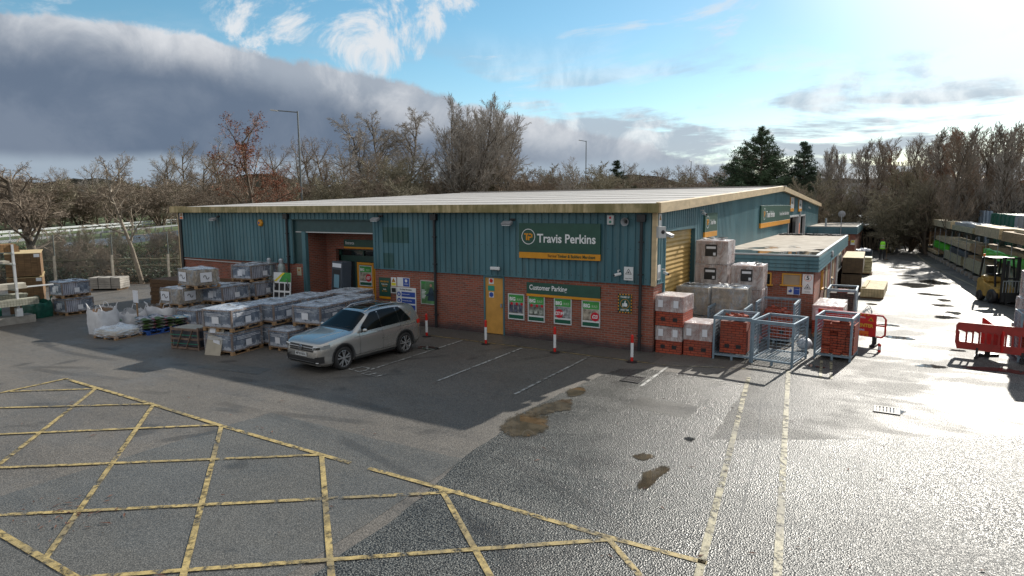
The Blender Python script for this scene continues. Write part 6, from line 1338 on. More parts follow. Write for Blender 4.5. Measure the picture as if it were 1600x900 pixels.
    for x in (.72, -.265, -1.09): side_patch('door_seam', M['black'], [(x, .36 if x > -1 else .74, belt(x) + .02), (x - .010, .36 if x > -1 else .74, belt(x) + .02)], .0035, 8)
    side_patch('sill', trim, cols(.93, -.86, lambda x: .215, lambda x: .30, 12), .012, 3); side_patch('sill_trim', paint, cols(.93, -.86, lambda x: .33, lambda x: .365, 12), .012, 2)
    for s in (1, -1):                                       # arch trims
        for x in ax:
            b = MB(); n = 28
            for i in range(n + 1):
                a = math.radians(-8 + 196 * i / n)
                for r_ in (.40, .455):
                    px, pz = x + r_ * math.cos(a), .37 + r_ * math.sin(a); pz = max(pz, .24); b.v.append((px, s * (wid(px, pz) + .014), pz))
                b.v.append((x + .40 * math.cos(a), s * .80, max(.24, .37 + .40 * math.sin(a))))
            for i in range(n): q = i * 3; b.f.append([q, q + 1, q + 4, q + 3]); b.m.append(0); b.f.append([q, q + 3, q + 5, q + 2]); b.m.append(0)
            b.build('arch_trim', trim, t, smooth=True)
        for x in (-.12, -1.0):
            z = .955 + (.95 - x) * .022; w_ = wid(x, z); MB().tube([(x + .09, s * (w_ + .01), z), (x + .07, s * (w_ + .035), z), (x - .07, s * (w_ + .035), z), (x - .09, s * (w_ + .01), z)], .013, 6).build('door_handle', paint, t)
        mr = MB(); mr.box(.52, s * .93, 1.03, .68, s * 1.12, 1.17); mo = mr.build('mirror', paint, t, smooth=True); subsurf(mo, 2); MB().bar((.6, s * .84, 1.03), (.6, s * .96, 1.06), .05, .04).build('mirror_arm', M['black'], mo)
        rl = MB(); pts = [(x, s * (wid(x, zt(x) - .035) - .02), zt(x) + (.03 if -1.5 < x < .0 else -.03)) for x in (.14, .02, -.15, -.5, -.9, -1.3, -1.5, -1.68)]; rl.tube(pts, .016, 8); rl.build('roof_rail', chrome, t, smooth=True)
    # glass roof, windscreen, rear window from the body rings
    def top_patch(nm, m, x0, x1, i0, n=8, off=.007, inset=None):
        b = MB(); k = None
        for i in range(n + 1):
            x = x0 + (x1 - x0) * i / n; r = ring(x)[i0(i / n) if callable(i0) else i0:]; f_ = inset or 1
            full = [(x, y * f_, z + off) for y, z in r] + [(x, -y * f_, z + off) for y, z in r[-2::-1]]; k = len(full); b.v += full
        for i in range(n):
            for j in range(k - 1): b.f.append([i * k + j, i * k + j + 1, (i + 1) * k + j + 1, (i + 1) * k + j]); b.m.append(0)
        return b.build(nm, m, t, smooth=True)
    # windscreen: sheet draped between the pillars
    def drape(nm, m, x0, x1, y0f, y1f, n=10, k=16, off=.008):
        b = MB()
        for i in range(n + 1):
            x = x0 + (x1 - x0) * i / n; f_ = i / n; Y = y0f + (y1f - y0f) * f_; r = ring(x)[11:]
            for j in range(k + 1):
                y = -Y + 2 * Y * j / k; ya = abs(y); z = zt(x)
                for (ya_, za), (yb, zb_) in zip(r, r[1:]):
                    if yb <= ya <= ya_: z = za + (zb_ - za) * ((ya_ - ya) / max(1e-6, ya_ - yb)); break
                else:
                    if ya > r[0][0]: z = r[0][1]
                b.v.append((x, y, z + off))
        for i in range(n):
            for j in range(k): b.f.append([i * (k + 1) + j, i * (k + 1) + j + 1, (i + 1) * (k + 1) + j + 1, (i + 1) * (k + 1) + j]); b.m.append(0)
        return b.build(nm, m, t, smooth=True)
    drape('windscreen', glass, .90, .22, .77, .62); drape('cowl', M['black'], .98, .90, .72, .76, 2, off=.005); drape('glass_roof', blackg, .06, -1.25, .50, .48, 8); drape('rear_window', glass, -1.97, -2.10, .60, .66, 4, off=.008)
    for y0, y1 in ((.05, .55), (-.5, .0)): MB().bar((.93, y0, 1.12), (.80, y1, 1.205), .016, .012).build('wiper', M['black'], t)
    # nose
    XN = [(0, 2.25), (.66, 2.25), (.74, 2.22), (.845, 2.12), (.895, 1.95), (.915, 1.6)]
    XZ = [(.20, 2.0), (.25, 2.20), (.34, 2.25), (.60, 2.25), (.76, 2.24), (.86, 2.20), (.925, 2.10)]
    def nose(y, z): return min(interp(XN, abs(y)), interp(XZ, z)) - .10 * (abs(y) / .9) ** 2 * 0
    def front(nm, m, y0, y1, zlo, zhi, off=.014, n=14, rows=3, parent=None, th=.0):
        b = MB(); k = rows + 1
        for i in range(n + 1):
            y = y0 + (y1 - y0) * i / n; a_ = zlo(i / n) if callable(zlo) else zlo; c_ = zhi(i / n) if callable(zhi) else zhi
            for j in range(k): z = a_ + (c_ - a_) * j / rows; b.v.append((nose(y, z) + off, y, z))
        for i in range(n):
            for j in range(rows): b.f.append([i * k + j, (i + 1) * k + j, (i + 1) * k + j + 1, i * k + j + 1]); b.m.append(0)
        return b.build(nm, m, parent or t, smooth=True)
    front('grille', M['black'], -.54, .54, .645, .83, .016); 
    for z in (.70, .765): front('grille_bar', chrome, -.54, .54, z, z + .010, .026, rows=1)
    front('lower_grille', M['black'], -.66, .66, .30, .46, .012); front('lower_trim', chrome, -.60, .60, .345, .357, .02, rows=1); front('bumper_lip', paint, -.80, .80, .235, .275, .03); front('bumper_lip_trim', chrome, -.74, .74, .275, .287, .03, rows=1)
    for s in (1, -1):
        h = front('headlight', lamp, s * .54, s * .90, lambda f: .70 + .045 * f, lambda f: .825 + .03 * f, .020, 10); front('light_strip', mat('bright lamp strip', (.8, .82, .85), .15), s * .55, s * .86, lambda f: .80 + .025 * f, lambda f: .815 + .025 * f, .026, 8, 1, h); front('lamp_lens', blackg, s * .58, s * .80, lambda f: .725 + .02 * f, lambda f: .785 + .02 * f, .026, 8, 1, h)
        front('fog_recess', M['black'], s * .62, s * .86, lambda f: .30 + .04 * f, lambda f: .50 + .03 * f, .016, 8); front('fog_light', mat('fog lamp', (.7, .72, .75), .15), s * .68, s * .76, .335, .36, .03, 4, 1)
        for zz in (.80,): front('tail_light', M['pricered'], 0, 0, 0, 0) if False else None
        side_patch('tail_light', M['red'], [(x, .93, 1.06) for x in (-1.92, -1.98, -2.04, -2.10, -2.14)], .012, 3, False) if s == 1 else None
    b = MB()
    for x in (-1.92, -1.98, -2.04, -2.10, -2.14):
        for z in (.93, .98, 1.03, 1.06): b.v.append((x, -(wid(x, z) + .012), z))
    for i in range(4):
        for j in range(3): b.f.append([i * 4 + j, i * 4 + j + 1, (i + 1) * 4 + j + 1, (i + 1) * 4 + j]); b.m.append(0)
    b.build('tail_light', M['red'], t)
    MB().box(2.268, -.26, .50, 2.278, .26, .61).build('number_plate', M['signwhite'], t)
    text('MF20 RKA', .105, M['black'], t, (2.281, 0, .555), 'CENTER', bold=.02, squeeze=.98, rot=(0, 0, math.pi / 2), depth=.002)
    MB().lathe([(.078, 0), (.078, .02), (.066, .02), (.066, 0)], (2.275, 0, .75), 'x', 24).build('emblem_ring', chrome, t)
    b = MB(); X = 2.292; 
    for a, c in (((-.035, .795), (-.0, .755)), ((.035, .795), (.0, .755)), ((-.055, .78), (-.028, .705)), ((-.028, .705), (0, .75)), ((0, .75), (.028, .705)), ((.028, .705), (.055, .78))): b.bar((X, a[0], a[1]), (X, c[0], c[1]), .010, .006)
    b.build('emblem_bars', chrome, t)
    # bonnet creases
    for s in (1, -1): 
        b = MB(); pts = [(x, s * (.30 + .28 * (2.05 - x) / 1.1), 0) for x in (2.0, 1.8, 1.6, 1.4, 1.2, 1.05)]; P = []
        for x, y, _ in pts:
            r = ring(x)[10:]; z = zt(x)
            for (ya, za), (yb, zb_) in zip(r, r[1:]):
                if yb <= abs(y) <= ya: z = za + (zb_ - za) * ((ya - abs(y)) / max(1e-6, ya - yb)); break
            P.append((x, y, z - .001))
        b.tube(P, .010, 6); b.build('bonnet_crease', paint, t, smooth=True)
build_car()

# ================================================================ FORKLIFT
def build_forklift():
    t = thing('forklift', 'yellow forklift truck with black overhead guard parked by the racks', 'forklift', (10.52, 17.5, 0), R(-68)); t.scale = (.9, .9, .95); Yp = mat('forklift yellow', (.42, .27, .07), .5, var=.25); K = M['black']
    b = MB(); b.prism([(-1.05, .35), (-1.05, 1.0), (-.95, 1.12), (-.55, 1.12), (-.5, .95), (.0, .85), (.55, .72), (.7, .55), (.7, .28), (-.4, .25), (-.5, .33), (-.95, .33)], 'y', -.50, .50); b.build('body', Yp, t, bevel=.04)
    MB().prism([(-.95, 1.0), (-.93, 1.2), (-.75, 1.25), (-.25, 1.22), (-.22, .96)], 'y', -.42, .42).build('bonnet', Yp, t, bevel=.05)
    MB().box(-1.08, -.46, .55, -1.052, .46, .78).build('rear_badge', K, t)
    MB().box(-.75, -.24, 1.26, -.28, .24, 1.36).box(-.85, -.24, 1.30, -.72, .24, 1.72).build('seat', K, t, bevel=.03)
    for x, r_, y in ((-.68, .26, .46), (.42, .34, .50)):
        for s in (1, -1):
            w = MB().lathe([(.12, -.10), (r_ - .02, -.11), (r_, -.08), (r_, .08), (r_ - .02, .11), (.12, .10)], (x, s * y, r_), 'y', 26).build('wheel', K, t, smooth=True); MB().lathe([(0, .06 * s), (.12, .10 * s), (.17, .105 * s)], (x, s * y, r_), 'y', 18).build('rim', M['darkpipe'], w)
    b = MB()
    for s in (1, -1): b.bar((-.95, s * .44, 1.1), (-.80, s * .42, 2.12), .07); b.bar((.48, s * .44, .8), (.22, s * .42, 2.12), .07); b.bar((-.80, s * .42, 2.12), (.22, s * .42, 2.12), .06)
    for i in range(8): b.bar((-.80 + .145 * i, -.42, 2.13), (-.80 + .145 * i, .42, 2.13), .035)
    b.build('overhead_guard', K, t)
    MB().box(-.84, -.45, 2.15, .26, .45, 2.17).build('roof_sheet', M['lightgrey'], t)
    b = MB(); b.tube([(.30, 0, .8), (.10, 0, 1.22)], .03, 8); b.lathe([(.15, 0), (.17, .012), (.15, .024)], (.08, 0, 1.25), 'z', 20); b.build('steering_wheel', K, t)
    b = MB()
    for s in (1, -1): b.box(.78, s * .33 - .05, .08, .92, s * .33 + .05, 2.25); b.box(.93, s * .23 - .04, .12, 1.03, s * .23 + .04, 2.1)
    for z in (.4, 1.2, 2.15): b.box(.79, -.33, z, .91, .33, z + .08)
    b.build('mast', K, t); b = MB(); b.box(1.04, -.45, .15, 1.08, .45, .6)
    b.build('carriage', K, t); b = MB()
    for i in range(7): b.box(1.05, -.43 + .135 * i, .6, 1.075, -.40 + .135 * i, 1.15)
    b.box(1.05, -.43, 1.12, 1.075, .43, 1.16); b.build('load_guard', M['steel'], t)
    for s in (1, -1): MB().prism([(1.08, .05), (2.15, .05), (2.15, .07), (1.14, .10), (1.13, .55), (1.08, .55)], 'y', s * .25 - .05, s * .25 + .05).build('fork', K, t)
    MB().tube([(-.80, -.38, 2.17), (-.80, -.38, 2.30)], .05, 10).build('beacon', M['orange'], t)
build_forklift()

# ================================================================ PERSON
def build_person():
    t = thing('person', 'person seen from behind in green hi-vis vest and black trousers, carrying a pole', 'person', (5.62, 40.7, 0), R(5))
    def skin(nm, joints, edges, radii, m, lv=2, parent=t, root=0):
        me = bpy.data.meshes.new(nm); me.from_pydata(joints, edges, []); o = bpy.data.objects.new(nm, me); COL.objects.link(o)
        sk = o.modifiers.new('skin', 'SKIN'); sk.use_smooth_shade = True
        for i, r_ in enumerate(radii): me.skin_vertices[0].data[i].radius = r_ if isinstance(r_, tuple) else (r_, r_)
        me.skin_vertices[0].data[root].use_root = True; subsurf(o, lv); bake(o); o.data.materials.clear(); o.data.materials.append(m); o.parent = parent; return o
    cloth = mat('black work clothes', (.018, .018, .022), .85, var=.3); skinm = mat('skin', (.45, .27, .19), .6)
    J = [(0, 0, .95), (-.10, 0, .90), (-.12, .06, .50), (-.13, -.02, .09), (-.13, .13, .04), (.10, 0, .90), (.12, -.10, .50), (.12, -.22, .11), (.12, -.08, .04), (0, 0, 1.15), (0, .02, 1.38), (0, .03, 1.50), (-.19, .02, 1.42), (-.26, .0, 1.14), (-.24, .10, .90), (.19, .02, 1.42), (.27, .04, 1.14), (.27, .20, .96), (0, .04, 1.58)]
    E_ = [(0, 1), (1, 2), (2, 3), (3, 4), (0, 5), (5, 6), (6, 7), (7, 8), (0, 9), (9, 10), (10, 11), (10, 12), (12, 13), (13, 14), (10, 15), (15, 16), (16, 17), (11, 18)]
    Rr = [(.15, .11), .095, .065, .048, .042, .095, .065, .048, .042, (.15, .10), (.17, .11), .06, .068, .05, .038, .068, .05, .038, .055]
    skin('body', J, E_, Rr, cloth)
    b = MB(); prof = [(.0, 1.53), (.055, 1.54), (.078, 1.60), (.085, 1.66), (.078, 1.72), (.05, 1.765), (0, 1.775)]; b.lathe(prof, (0, .05, 0), 'z', 16); h = b.build('head', skinm, t, smooth=True)
    MB().lathe([(.088, 1.64), (.092, 1.68), (.082, 1.735), (.05, 1.775), (0, 1.785)], (0, .045, 0), 'z', 16).build('hair', mat('dark hair', (.03, .02, .015), .8), t, smooth=True)
    b = MB(); b.lathe([(.012, 0), (.02, .015), (0, .03)], (0, .13, 1.64), 'y', 8); 
    for s in (1, -1): b.cbox((s * .088, .05, 1.65), .012, .03, .05)
    b.build('nose_and_ears', skinm, h)
    V = mat('hi-vis green', (.30, .95, .04), .6); b = MB()
    for z, w, d in ((.88, .185, .145), (1.0, .185, .145), (1.15, .19, .145), (1.30, .205, .145), (1.42, .19, .13), (1.49, .10, .09)):
        n = 18
        for k in range(n): a = 2 * math.pi * k / n; b.v.append((w * math.copysign(abs(math.cos(a)) ** .8, math.cos(a)), .02 + d * math.sin(a), z))
    for i in range(5):
        for k in range(18): k2 = (k + 1) % 18; b.f.append([i * 18 + k, i * 18 + k2, (i + 1) * 18 + k2, (i + 1) * 18 + k]); b.m.append(0)
    v = b.build('vest', V, t, smooth=True); b = MB()
    for z in (1.0, 1.15):
        for k in range(18):
            a, a2 = 2 * math.pi * k / 18, 2 * math.pi * (k + 1) / 18; q = lambda a, z: (.196 * math.copysign(abs(math.cos(a)) ** .8, math.cos(a)), .02 + .152 * math.sin(a), z)
            b.add([q(a, z), q(a2, z), q(a2, z + .05), q(a, z + .05)], [(0, 1, 2, 3)])
    b.build('reflective_band', mat('reflective band', (.75, .76, .70), .3), v)
    for s, hx, hy, hz in ((-1, -.24, .12, .86), (1, .27, .25, .93)):
        b = MB(); b.cbox((hx, hy, hz), .035, .07, .09)
        for i in range(4): b.tube([(hx, hy - .03 + .02 * i, hz - .04), (hx + .01, hy - .03 + .02 * i + .005, hz - .08), (hx + .02, hy - .02 + .02 * i, hz - .10 + .005 * abs(i - 1))], [.009, .008, .006], 6)
        b.tube([(hx, hy + .03, hz + .02), (hx + .01, hy + .06, hz - .01), (hx + .015, hy + .065, hz - .04)], [.011, .009, .007], 6); b.build('hand', skinm, t, smooth=True)
    p = thing('broom', 'broom pole held at the right hand of the hi-vis person', 'broom', (5.92, 40.92, 0), 0); MB().tube([(0, -.1, .06), (.05, .25, 1.35)], .014, 6).build('pole', M['timber'], p); MB().cbox((0, -.1, .04), .30, .07, .07).build('brush_head', M['wood_dark'], p)
build_person()

# ================================================================ FENCES, BARRIERS, STREET FURNITURE
def build_fences():
    t = thing('mesh_fence', 'tall chain link fence with leaning concrete posts along the left bank', 'fence', (0, 0, 0)); wire = mat('dull fence wire', (.16, .18, .17), .6, .3); post = mat('pale concrete post', (.46, .42, .35), .85, var=.3)
    a = Vector((-43.5, -6.65)); c = Vector((-24.6, 9.79)); d = (c - a).normalized(); L_ = (c - a).length; Hf = 3.0
    P = lambda u, z: (a.x + d.x * u, a.y + d.y * u, z)
    n = int(L_ / 3.05)
    for i in range(n + 1):
        u = i * L_ / n; MB().tube([P(u, 0), P(u, Hf)], .035, 6).build('steel_post', wire, t); q = P(u, 0); MB().bar((q[0] + .1, q[1] - .12, 0), (q[0] + .05, q[1] - .06, 1.75), .11).build('concrete_post', post, t)
    b = MB(); g = .12; k = int(L_ / g)
    for i in range(-int(Hf / g), k):
        for sgn in (1, -1):
            u0 = i * g if sgn > 0 else (i + int(Hf / g)) * g; u1 = u0 + sgn * Hf; z0, z1 = 0, Hf
            if u0 < 0: z0 = -u0 if sgn > 0 else 0; u0 = 0
            if u1 < 0: z1 = z0 + (u0 - 0); u1 = 0
            if u1 > L_: z1 = z0 + (L_ - u0); u1 = L_
            if u0 > L_: z0 = z0 + (u0 - L_); u0 = L_
            if z1 <= z0 or z0 > Hf: continue
            b.bar(P(u0, z0), P(u1, min(Hf, z1)), .006)
    b.build('wire_mesh', wire, t)
    t = thing('post_and_rail_fence', 'low weathered rail fence of round poles behind the mesh fence', 'fence', (0, 0, 0)); m = mat('lichened rails', (.20, .18, .11), .9, var=.4); rr = random.Random(4)
    for z in (.45, .85, 1.3):
        b = MB(); u = -2
        while u < L_ + 4: x0 = P(u, z + rr.uniform(-.06, .06)); x1 = P(u + 4, z + rr.uniform(-.1, .06)); b.tube([(x0[0] - 1.3, x0[1] + 1.4, x0[2]), (x1[0] - 1.3, x1[1] + 1.4, x1[2])], .06, 6); u += 4.0
        b.build('rail', m, t)
    b = MB()
    for i in range(12): q = P(i * 2.6, 0); b.box(q[0] - 1.4, q[1] + 1.4, 0, q[0] - 1.27, q[1] + 1.52, 1.5)
    b.build('posts', m, t)
    # crash barriers of the main road on the left
    G_ = mat('bright galvanised barrier', (.62, .64, .66), .35, .4); Gd = mat('dull barrier steel', (.20, .21, .22), .6, .3)
    def crash(p0, p1, zr, m, label, double=True):
        p0, p1 = Vector(p0), Vector(p1); t = thing('crash_barrier', label, 'crash barrier', (0, 0, 0)); L2 = (p1 - p0).length; d2 = (p1 - p0).normalized()
        b = MB()
        for dz in ((0, .36) if double else (0,)): b.bar((p0.x, p0.y, zr + dz), (p1.x, p1.y, zr + dz), .06, .20)
        b.build('rail', m, t); b = MB(); n = int(L2 / 3.2)
        for i in range(n): q = p0 + d2 * (i * 3.2); b.box(q.x - .06, q.y - .06, zr - 1.0, q.x + .06, q.y + .06, zr + (.36 if double else 0))
        tag(b.build('posts', m, t), kind='stuff' if n > 100 else None)
    crash((-58, 2.7), (-114, 58), 2.15, G_, 'bright double rail crash barrier on the far side of the road on the left'); crash((-47, -.2), (-84, 39), 2.2, Gd, 'dull crash barrier on the near side of the road on the left', False)
    t = thing('mesh_fence', 'high steel mesh fence with posts at the far end of the yard', 'fence', (0, 0, 0)); b = MB()
    for x in range(-2, 16, 3): b.tube([(x, 60.6, 0), (x, 60.6, 3.2)], .05, 6)
    b.build('posts', Gd, t); b = MB()
    for i in range(60): b.bar((-2 + i * .28, 60.6, 0), (-2 + i * .28, 60.6, 3.1), .012)
    for i in range(16): b.bar((-2, 60.6, .2 * i), (15, 60.6, .2 * i), .012)
    b.build('mesh_panel', wire, t)
    # lamp standards
    def lamp(px, py, d, arm, label, z0=1.0):
        p = bearing(px, d, 0); h = top_at(py, d, px); t = thing('street_lamp', label, 'street lamp', (p.x, p.y, 0), 0, 'street lamps behind the building'); m = mat('lamp standard steel', (.16, .18, .19), .5, .4)
        ad = Vector((-rt.x, -rt.y, 0)).normalized() * arm
        MB().tube([(0, 0, z0), (0, 0, h * .55), (0, 0, h)], [.11, .085, .07], 8).build('pole', m, t); MB().tube([(0, 0, h - .1), (ad.x * .6, ad.y * .6, h + .0), (ad.x, ad.y, h + .06)], .05, 6).build('arm', m, t); MB().bar((ad.x, ad.y, h + .04), (ad.x * 1.35, ad.y * 1.35, h + .12), .26, .10).build('lantern', M['lightgrey'], t)
    lamp(472, 174, 62, 1.8, 'tall street lamp above the trees left of centre'); lamp(550, 210, 85, .8, 'shorter street lamp with a forward arm left of the weeping trees'); lamp(915, 220, 105, .9, 'distant street lamp beyond the roof right of the tall tree'); lamp(1078, 252, 150, .3, 'farthest lamp post low over the roof'); 
    # arrow boards and cabinets on the right
    for px, s in ((1549, 'black chevron board beside the road, left one'), (1590, 'black chevron board beside the road, right one')):
        p = bearing(px, 62, 1.4); t = thing('chevron_board', s, 'road sign', tuple(p), YAW * -1 * 0 + R(-38), 'chevron boards'); b = MB(); z = 2.75; MB().box(-.7, -.02, z - .55, .7, .02, z + .55).build('panel', mat('weathered black panel', (.05, .055, .06), .6), t); b.prism([(.55, z + .5), (.2, z + .5), (-.5, z), (.2, z - .5), (.55, z - .5), (-.12, z)], 'y', -.03, -.021); b.build('chevron', M['grey'], t); MB().box(-.5, .02, 0, -.42, .08, z + .5).box(.42, .02, 0, .5, .08, z + .5).build('legs', M['steel'], t)
    p = bearing(1570, 63, 1.4); t = thing('sign_board', 'long dark board between the two chevron boards', 'road sign', tuple(p), R(-38)); MB().box(-1.3, -.02, 2.45, 1.3, .02, 3.0).build('panel', M['darkpipe'], t); MB().box(-.9, .02, 0, -.8, .08, 2.9).box(.8, .02, 0, .9, .08, 2.9).build('legs', M['steel'], t)
    cab = [('green', x) for x in range(0)]; i = 0
    gm = mat('green door steel', (.015, .14, .09), .45, var=.25); bm_ = mat('pale blue grey steel', (.26, .33, .42), .45, var=.15)
    y = 44.5; k = 0
    order = ['b', 'b', 'b', 'b'] + ['g'] * 6 + ['s'] * 2 + ['g'] * 9
    for k, o_ in enumerate(order):
        w = 1.0 if o_ == 'b' else 1.35; y -= w + (.55 if o_ == 'b' else .06)
        x = 12.15 + .05 * (40 - y) * .6
        nm = {'b': 'blue_grey_post_panel', 'g': 'storage_cabinet', 's': 'storage_cabinet'}[o_]
        ords = ('first', 'second', 'third', 'fourth', 'fifth', 'sixth', 'seventh', 'eighth', 'ninth')
        if o_ == 'b': lab = f'{ords[k]} from the far end of the four pale blue grey panels behind the rack'
        elif o_ == 's': lab = ('grey ribbed cabinet between the green ones, farther one', 'grey ribbed cabinet between the green ones, nearer one')[k - 10]
        else: lab = f'{ords[k - 4]} green cabinet from the far end, beyond the grey ribbed pair' if k < 10 else f'{ords[k - 12]} green cabinet on the near side of the grey ribbed pair'
        t = thing('steel_panel' if o_ == 'b' else 'storage_cabinet', lab, 'panel' if o_ == 'b' else 'cabinet', (x, y, 0), 0, 'row of panels and cabinets behind the rack')
        m = {'b': bm_, 'g': gm, 's': M['grey']}[o_]; hh = 3.95 if o_ == 'b' else 3.80
        MB().box(0, 0, 0, .12 if o_ == 'b' else 1.2, w, hh).build('panel' if o_ == 'b' else 'cabinet_body', m, t, bevel=.02)
        if o_ != 'b': b = MB(); b.box(-.03, .08, .1, -.002, w - .08, hh - .15); b.build('door', m, t); MB().box(-.06, w * .3, 2.9, -.031, w * .7, 2.98).build('handle', M['lightgrey'], t)
        else: MB().box(.12, w * .4, 0, .2, w * .6, hh - .1).build('post', M['steel'], t)
    # lorry beyond the trees on the elevated road
    p = bearing(1350, 118, 1.6); t = thing('lorry', 'white lorry glimpsed through the bare trees on the back road', 'lorry', tuple(p), R(-10)); W_ = mat('white lorry paint', (.62, .64, .66), .4)
    MB().box(-3.2, -1.2, 2.6, 2.4, 1.2, 6.2).build('box_body', W_, t, bevel=.1); MB().prism([(2.5, 2.2), (4.6, 2.2), (4.7, 3.2), (4.4, 4.6), (3.6, 5.5), (2.5, 5.9)], 'y', -1.15, 1.15).build('cab', W_, t, bevel=.05); MB().prism([(3.2, 3.3), (4.3, 3.3), (4.1, 4.3), (3.2, 4.3)], 'y', -1.165, -1.152).build('side_window', M['glass'], t); MB().box(-3.2, -1.1, 1.4, 4.6, 1.1, 2.2).build('chassis', M['black'], t)
    for x in (-2.4, -1.2, 3.4): 
        for s in (1, -1): MB().lathe([(0, .15), (.5, .13), (.5, -.13), (0, -.15)], (x, s * 1.0, 1.5 - .9), 'y', 18).build('wheel', M['black'], t)
    for q in (t.children): q.location.z = -1.4
    t.location.z = 3.0
    # pale covered heap behind the gable end
    t = thing('white_van', 'white van roof just visible past the far end of the gable', 'van', (1.2, 63.2, .3), R(90)); MB().prism([(-2.4, .4), (2.3, .4), (2.4, 1.1), (1.7, 1.9), (1.2, 2.5), (-2.3, 2.6), (-2.4, 2.4)], 'y', -.9, .9).build('body', W_, t, bevel=.12); MB().prism([(.6, 1.5), (1.75, 1.5), (1.2, 2.2), (.6, 2.2)], 'y', -.91, -.902).build('side_window', M['glass'], t)
    for x in (-1.5, 1.5): 
        for s in (1, -1): MB().lathe([(0, .1), (.34, .1), (.34, -.1), (0, -.1)], (x, s * .82, .34), 'y', 16).build('wheel', M['black'], t)
build_fences()
# ================================================================ TREES
def bark(name, c, v=.35): return mat(name, c, .9, var=v, vscale=3)
def grow(seed, H_, spread=.35, levels=4, n1=14, n2=7, n3=7, n4=5, r0=.25, first=.25, up=.35, droop=0.0, multi=1, l1=.45, twig=.022, wob=.18, leafy=None, lean=0.0):
    rr = random.Random(seed); T, C = MB(), MB(); LV = MB()
    def ribbon(pts, w0, w1):
        d = Vector((rr.uniform(-1, 1), rr.uniform(-1, 1), rr.uniform(-.3, .3))); base = len(C.v); n = len(pts)
        for i, p in enumerate(pts):
            w = w0 + (w1 - w0) * i / (n - 1); ax = (pts[min(i + 1, n - 1)] - pts[max(i - 1, 0)]).cross(d)
            ax = ax.normalized() * w * .5 if ax.length > 1e-6 else Vector((w * .5, 0, 0)); C.v.append(tuple(p - ax)); C.v.append(tuple(p + ax))
        for i in range(n - 1): C.f.append([base + 2 * i, base + 2 * i + 1, base + 2 * i + 3, base + 2 * i + 2]); C.m.append(0)
    def branch(p, d, L_, r, lv):
        n = 6 if lv == 0 else (5 if lv == 1 else 3); pts = [p.copy()]; dirs = []
        for i in range(n):
            f = (i + 1) / n
            d = (d + Vector((rr.gauss(0, wob), rr.gauss(0, wob), rr.gauss(0, wob * .6))) * (.35 if lv == 0 else .8) + Vector((0, 0, (up if lv < 3 else up * .5) * .25 - droop * f * (0 if lv == 0 else .5 + .5 * (lv >= 2))))).normalized()
            p = p + d * (L_ / n); pts.append(p.copy()); dirs.append(d.copy())
        if lv <= 1:
            rs = [r * (1 - .75 * i / n) for i in range(n + 1)]; T.tube(pts, rs, 6 if lv == 0 else 4, cap=False)
        elif lv == 2: C.tube(pts, [max(twig * .6, r * (1 - .7 * i / n)) for i in range(n + 1)], 3, cap=False)
        else: ribbon(pts, max(twig, r * 1.6), twig * .55)
        if leafy and lv >= 3:
            for q in pts[1:]:
                if rr.random() < leafy:
                    e = q + Vector((rr.gauss(0, .1), rr.gauss(0, .1), rr.gauss(0, .1))); s = rr.uniform(.035, .085); a = Vector((rr.uniform(-1, 1), rr.uniform(-1, 1), rr.uniform(-1, 1))).normalized() * s; c = a.cross(Vector((rr.uniform(-1, 1), rr.uniform(-1, 1), 1))).normalized() * s; LV.add([e - a, e + c, e + a, e - c], [(0, 1, 2, 3)])
        if lv >= levels: return
        k = (n1, n2, n3, n4)[min(lv, 3)]; lo = first if lv == 0 else .18
        for i in range(k):
            f = lo + (1 - lo) * ((i + rr.uniform(.1, .9)) / k); j = min(n - 1, int(f * n)); q = pts[j].lerp(pts[j + 1], f * n - j); dd = dirs[j]
            az = rr.uniform(0, 2 * math.pi) + i * 2.4; per = dd.orthogonal().normalized(); per = Matrix.Rotation(az, 3, dd) @ per; sp_ = spread * rr.uniform(.7, 1.35) * (1.0 if lv else 1.15)
            nd = (dd * math.cos(sp_) + per * math.sin(sp_)).normalized(); fac = (1 - .55 * f) if lv == 0 else (1 - .4 * f)
            branch(q, nd, L_ * (l1 if lv == 0 else .52) * fac * rr.uniform(.75, 1.25), r * .45 * (1 - .3 * f), lv + 1)
    for m_ in range(multi):
        a = rr.uniform(0, 6.28); tilt = (rr.uniform(.12, .42) if multi > 1 else lean); d0 = Vector((math.cos(a) * tilt, math.sin(a) * tilt, 1)).normalized()
        branch(Vector((math.cos(a) * .15 * (multi > 1), math.sin(a) * .15 * (multi > 1), -.2)), d0, H_ * rr.uniform(.62, .95) if multi > 1 else H_ * .86, r0, 0)
    return T, C, LV
TREES = {}
def tree_kind(key, bm_, tm, **k):
    T, C, LV = grow(**k); leaf = k.get('leafy'); t = thing('tree', 'x', 'tree'); T.build('trunk', bm_, t, smooth=True); C.build('crown', tm, t)
    if leaf: LV.build('dead_leaves', M['rustleaf'], t)
    TREES[key] = t; t['h'] = k['H_']; return t
def put_tree(key, px, d, toprow, label, group, name, z=None, width=1.0, rot=None, cat='tree'):
    proto = TREES[key]; p = bearing(px, d); z = hgt(p.x, p.y) if z is None else z; hh = max(1.5, top_at(toprow, d, px) - z)
    t = proto if not USED.get('tree' + key) else copy_tree(proto); USED['tree' + key] = 1; s = hh / proto['h0']; t.name = name
    t.location = (p.x, p.y, z); t.scale = (s * width, s * width, s); t.rotation_euler = (0, 0, rot if rot is not None else (px * 1.7) % 6.28); tag(t, label, cat, group); return t
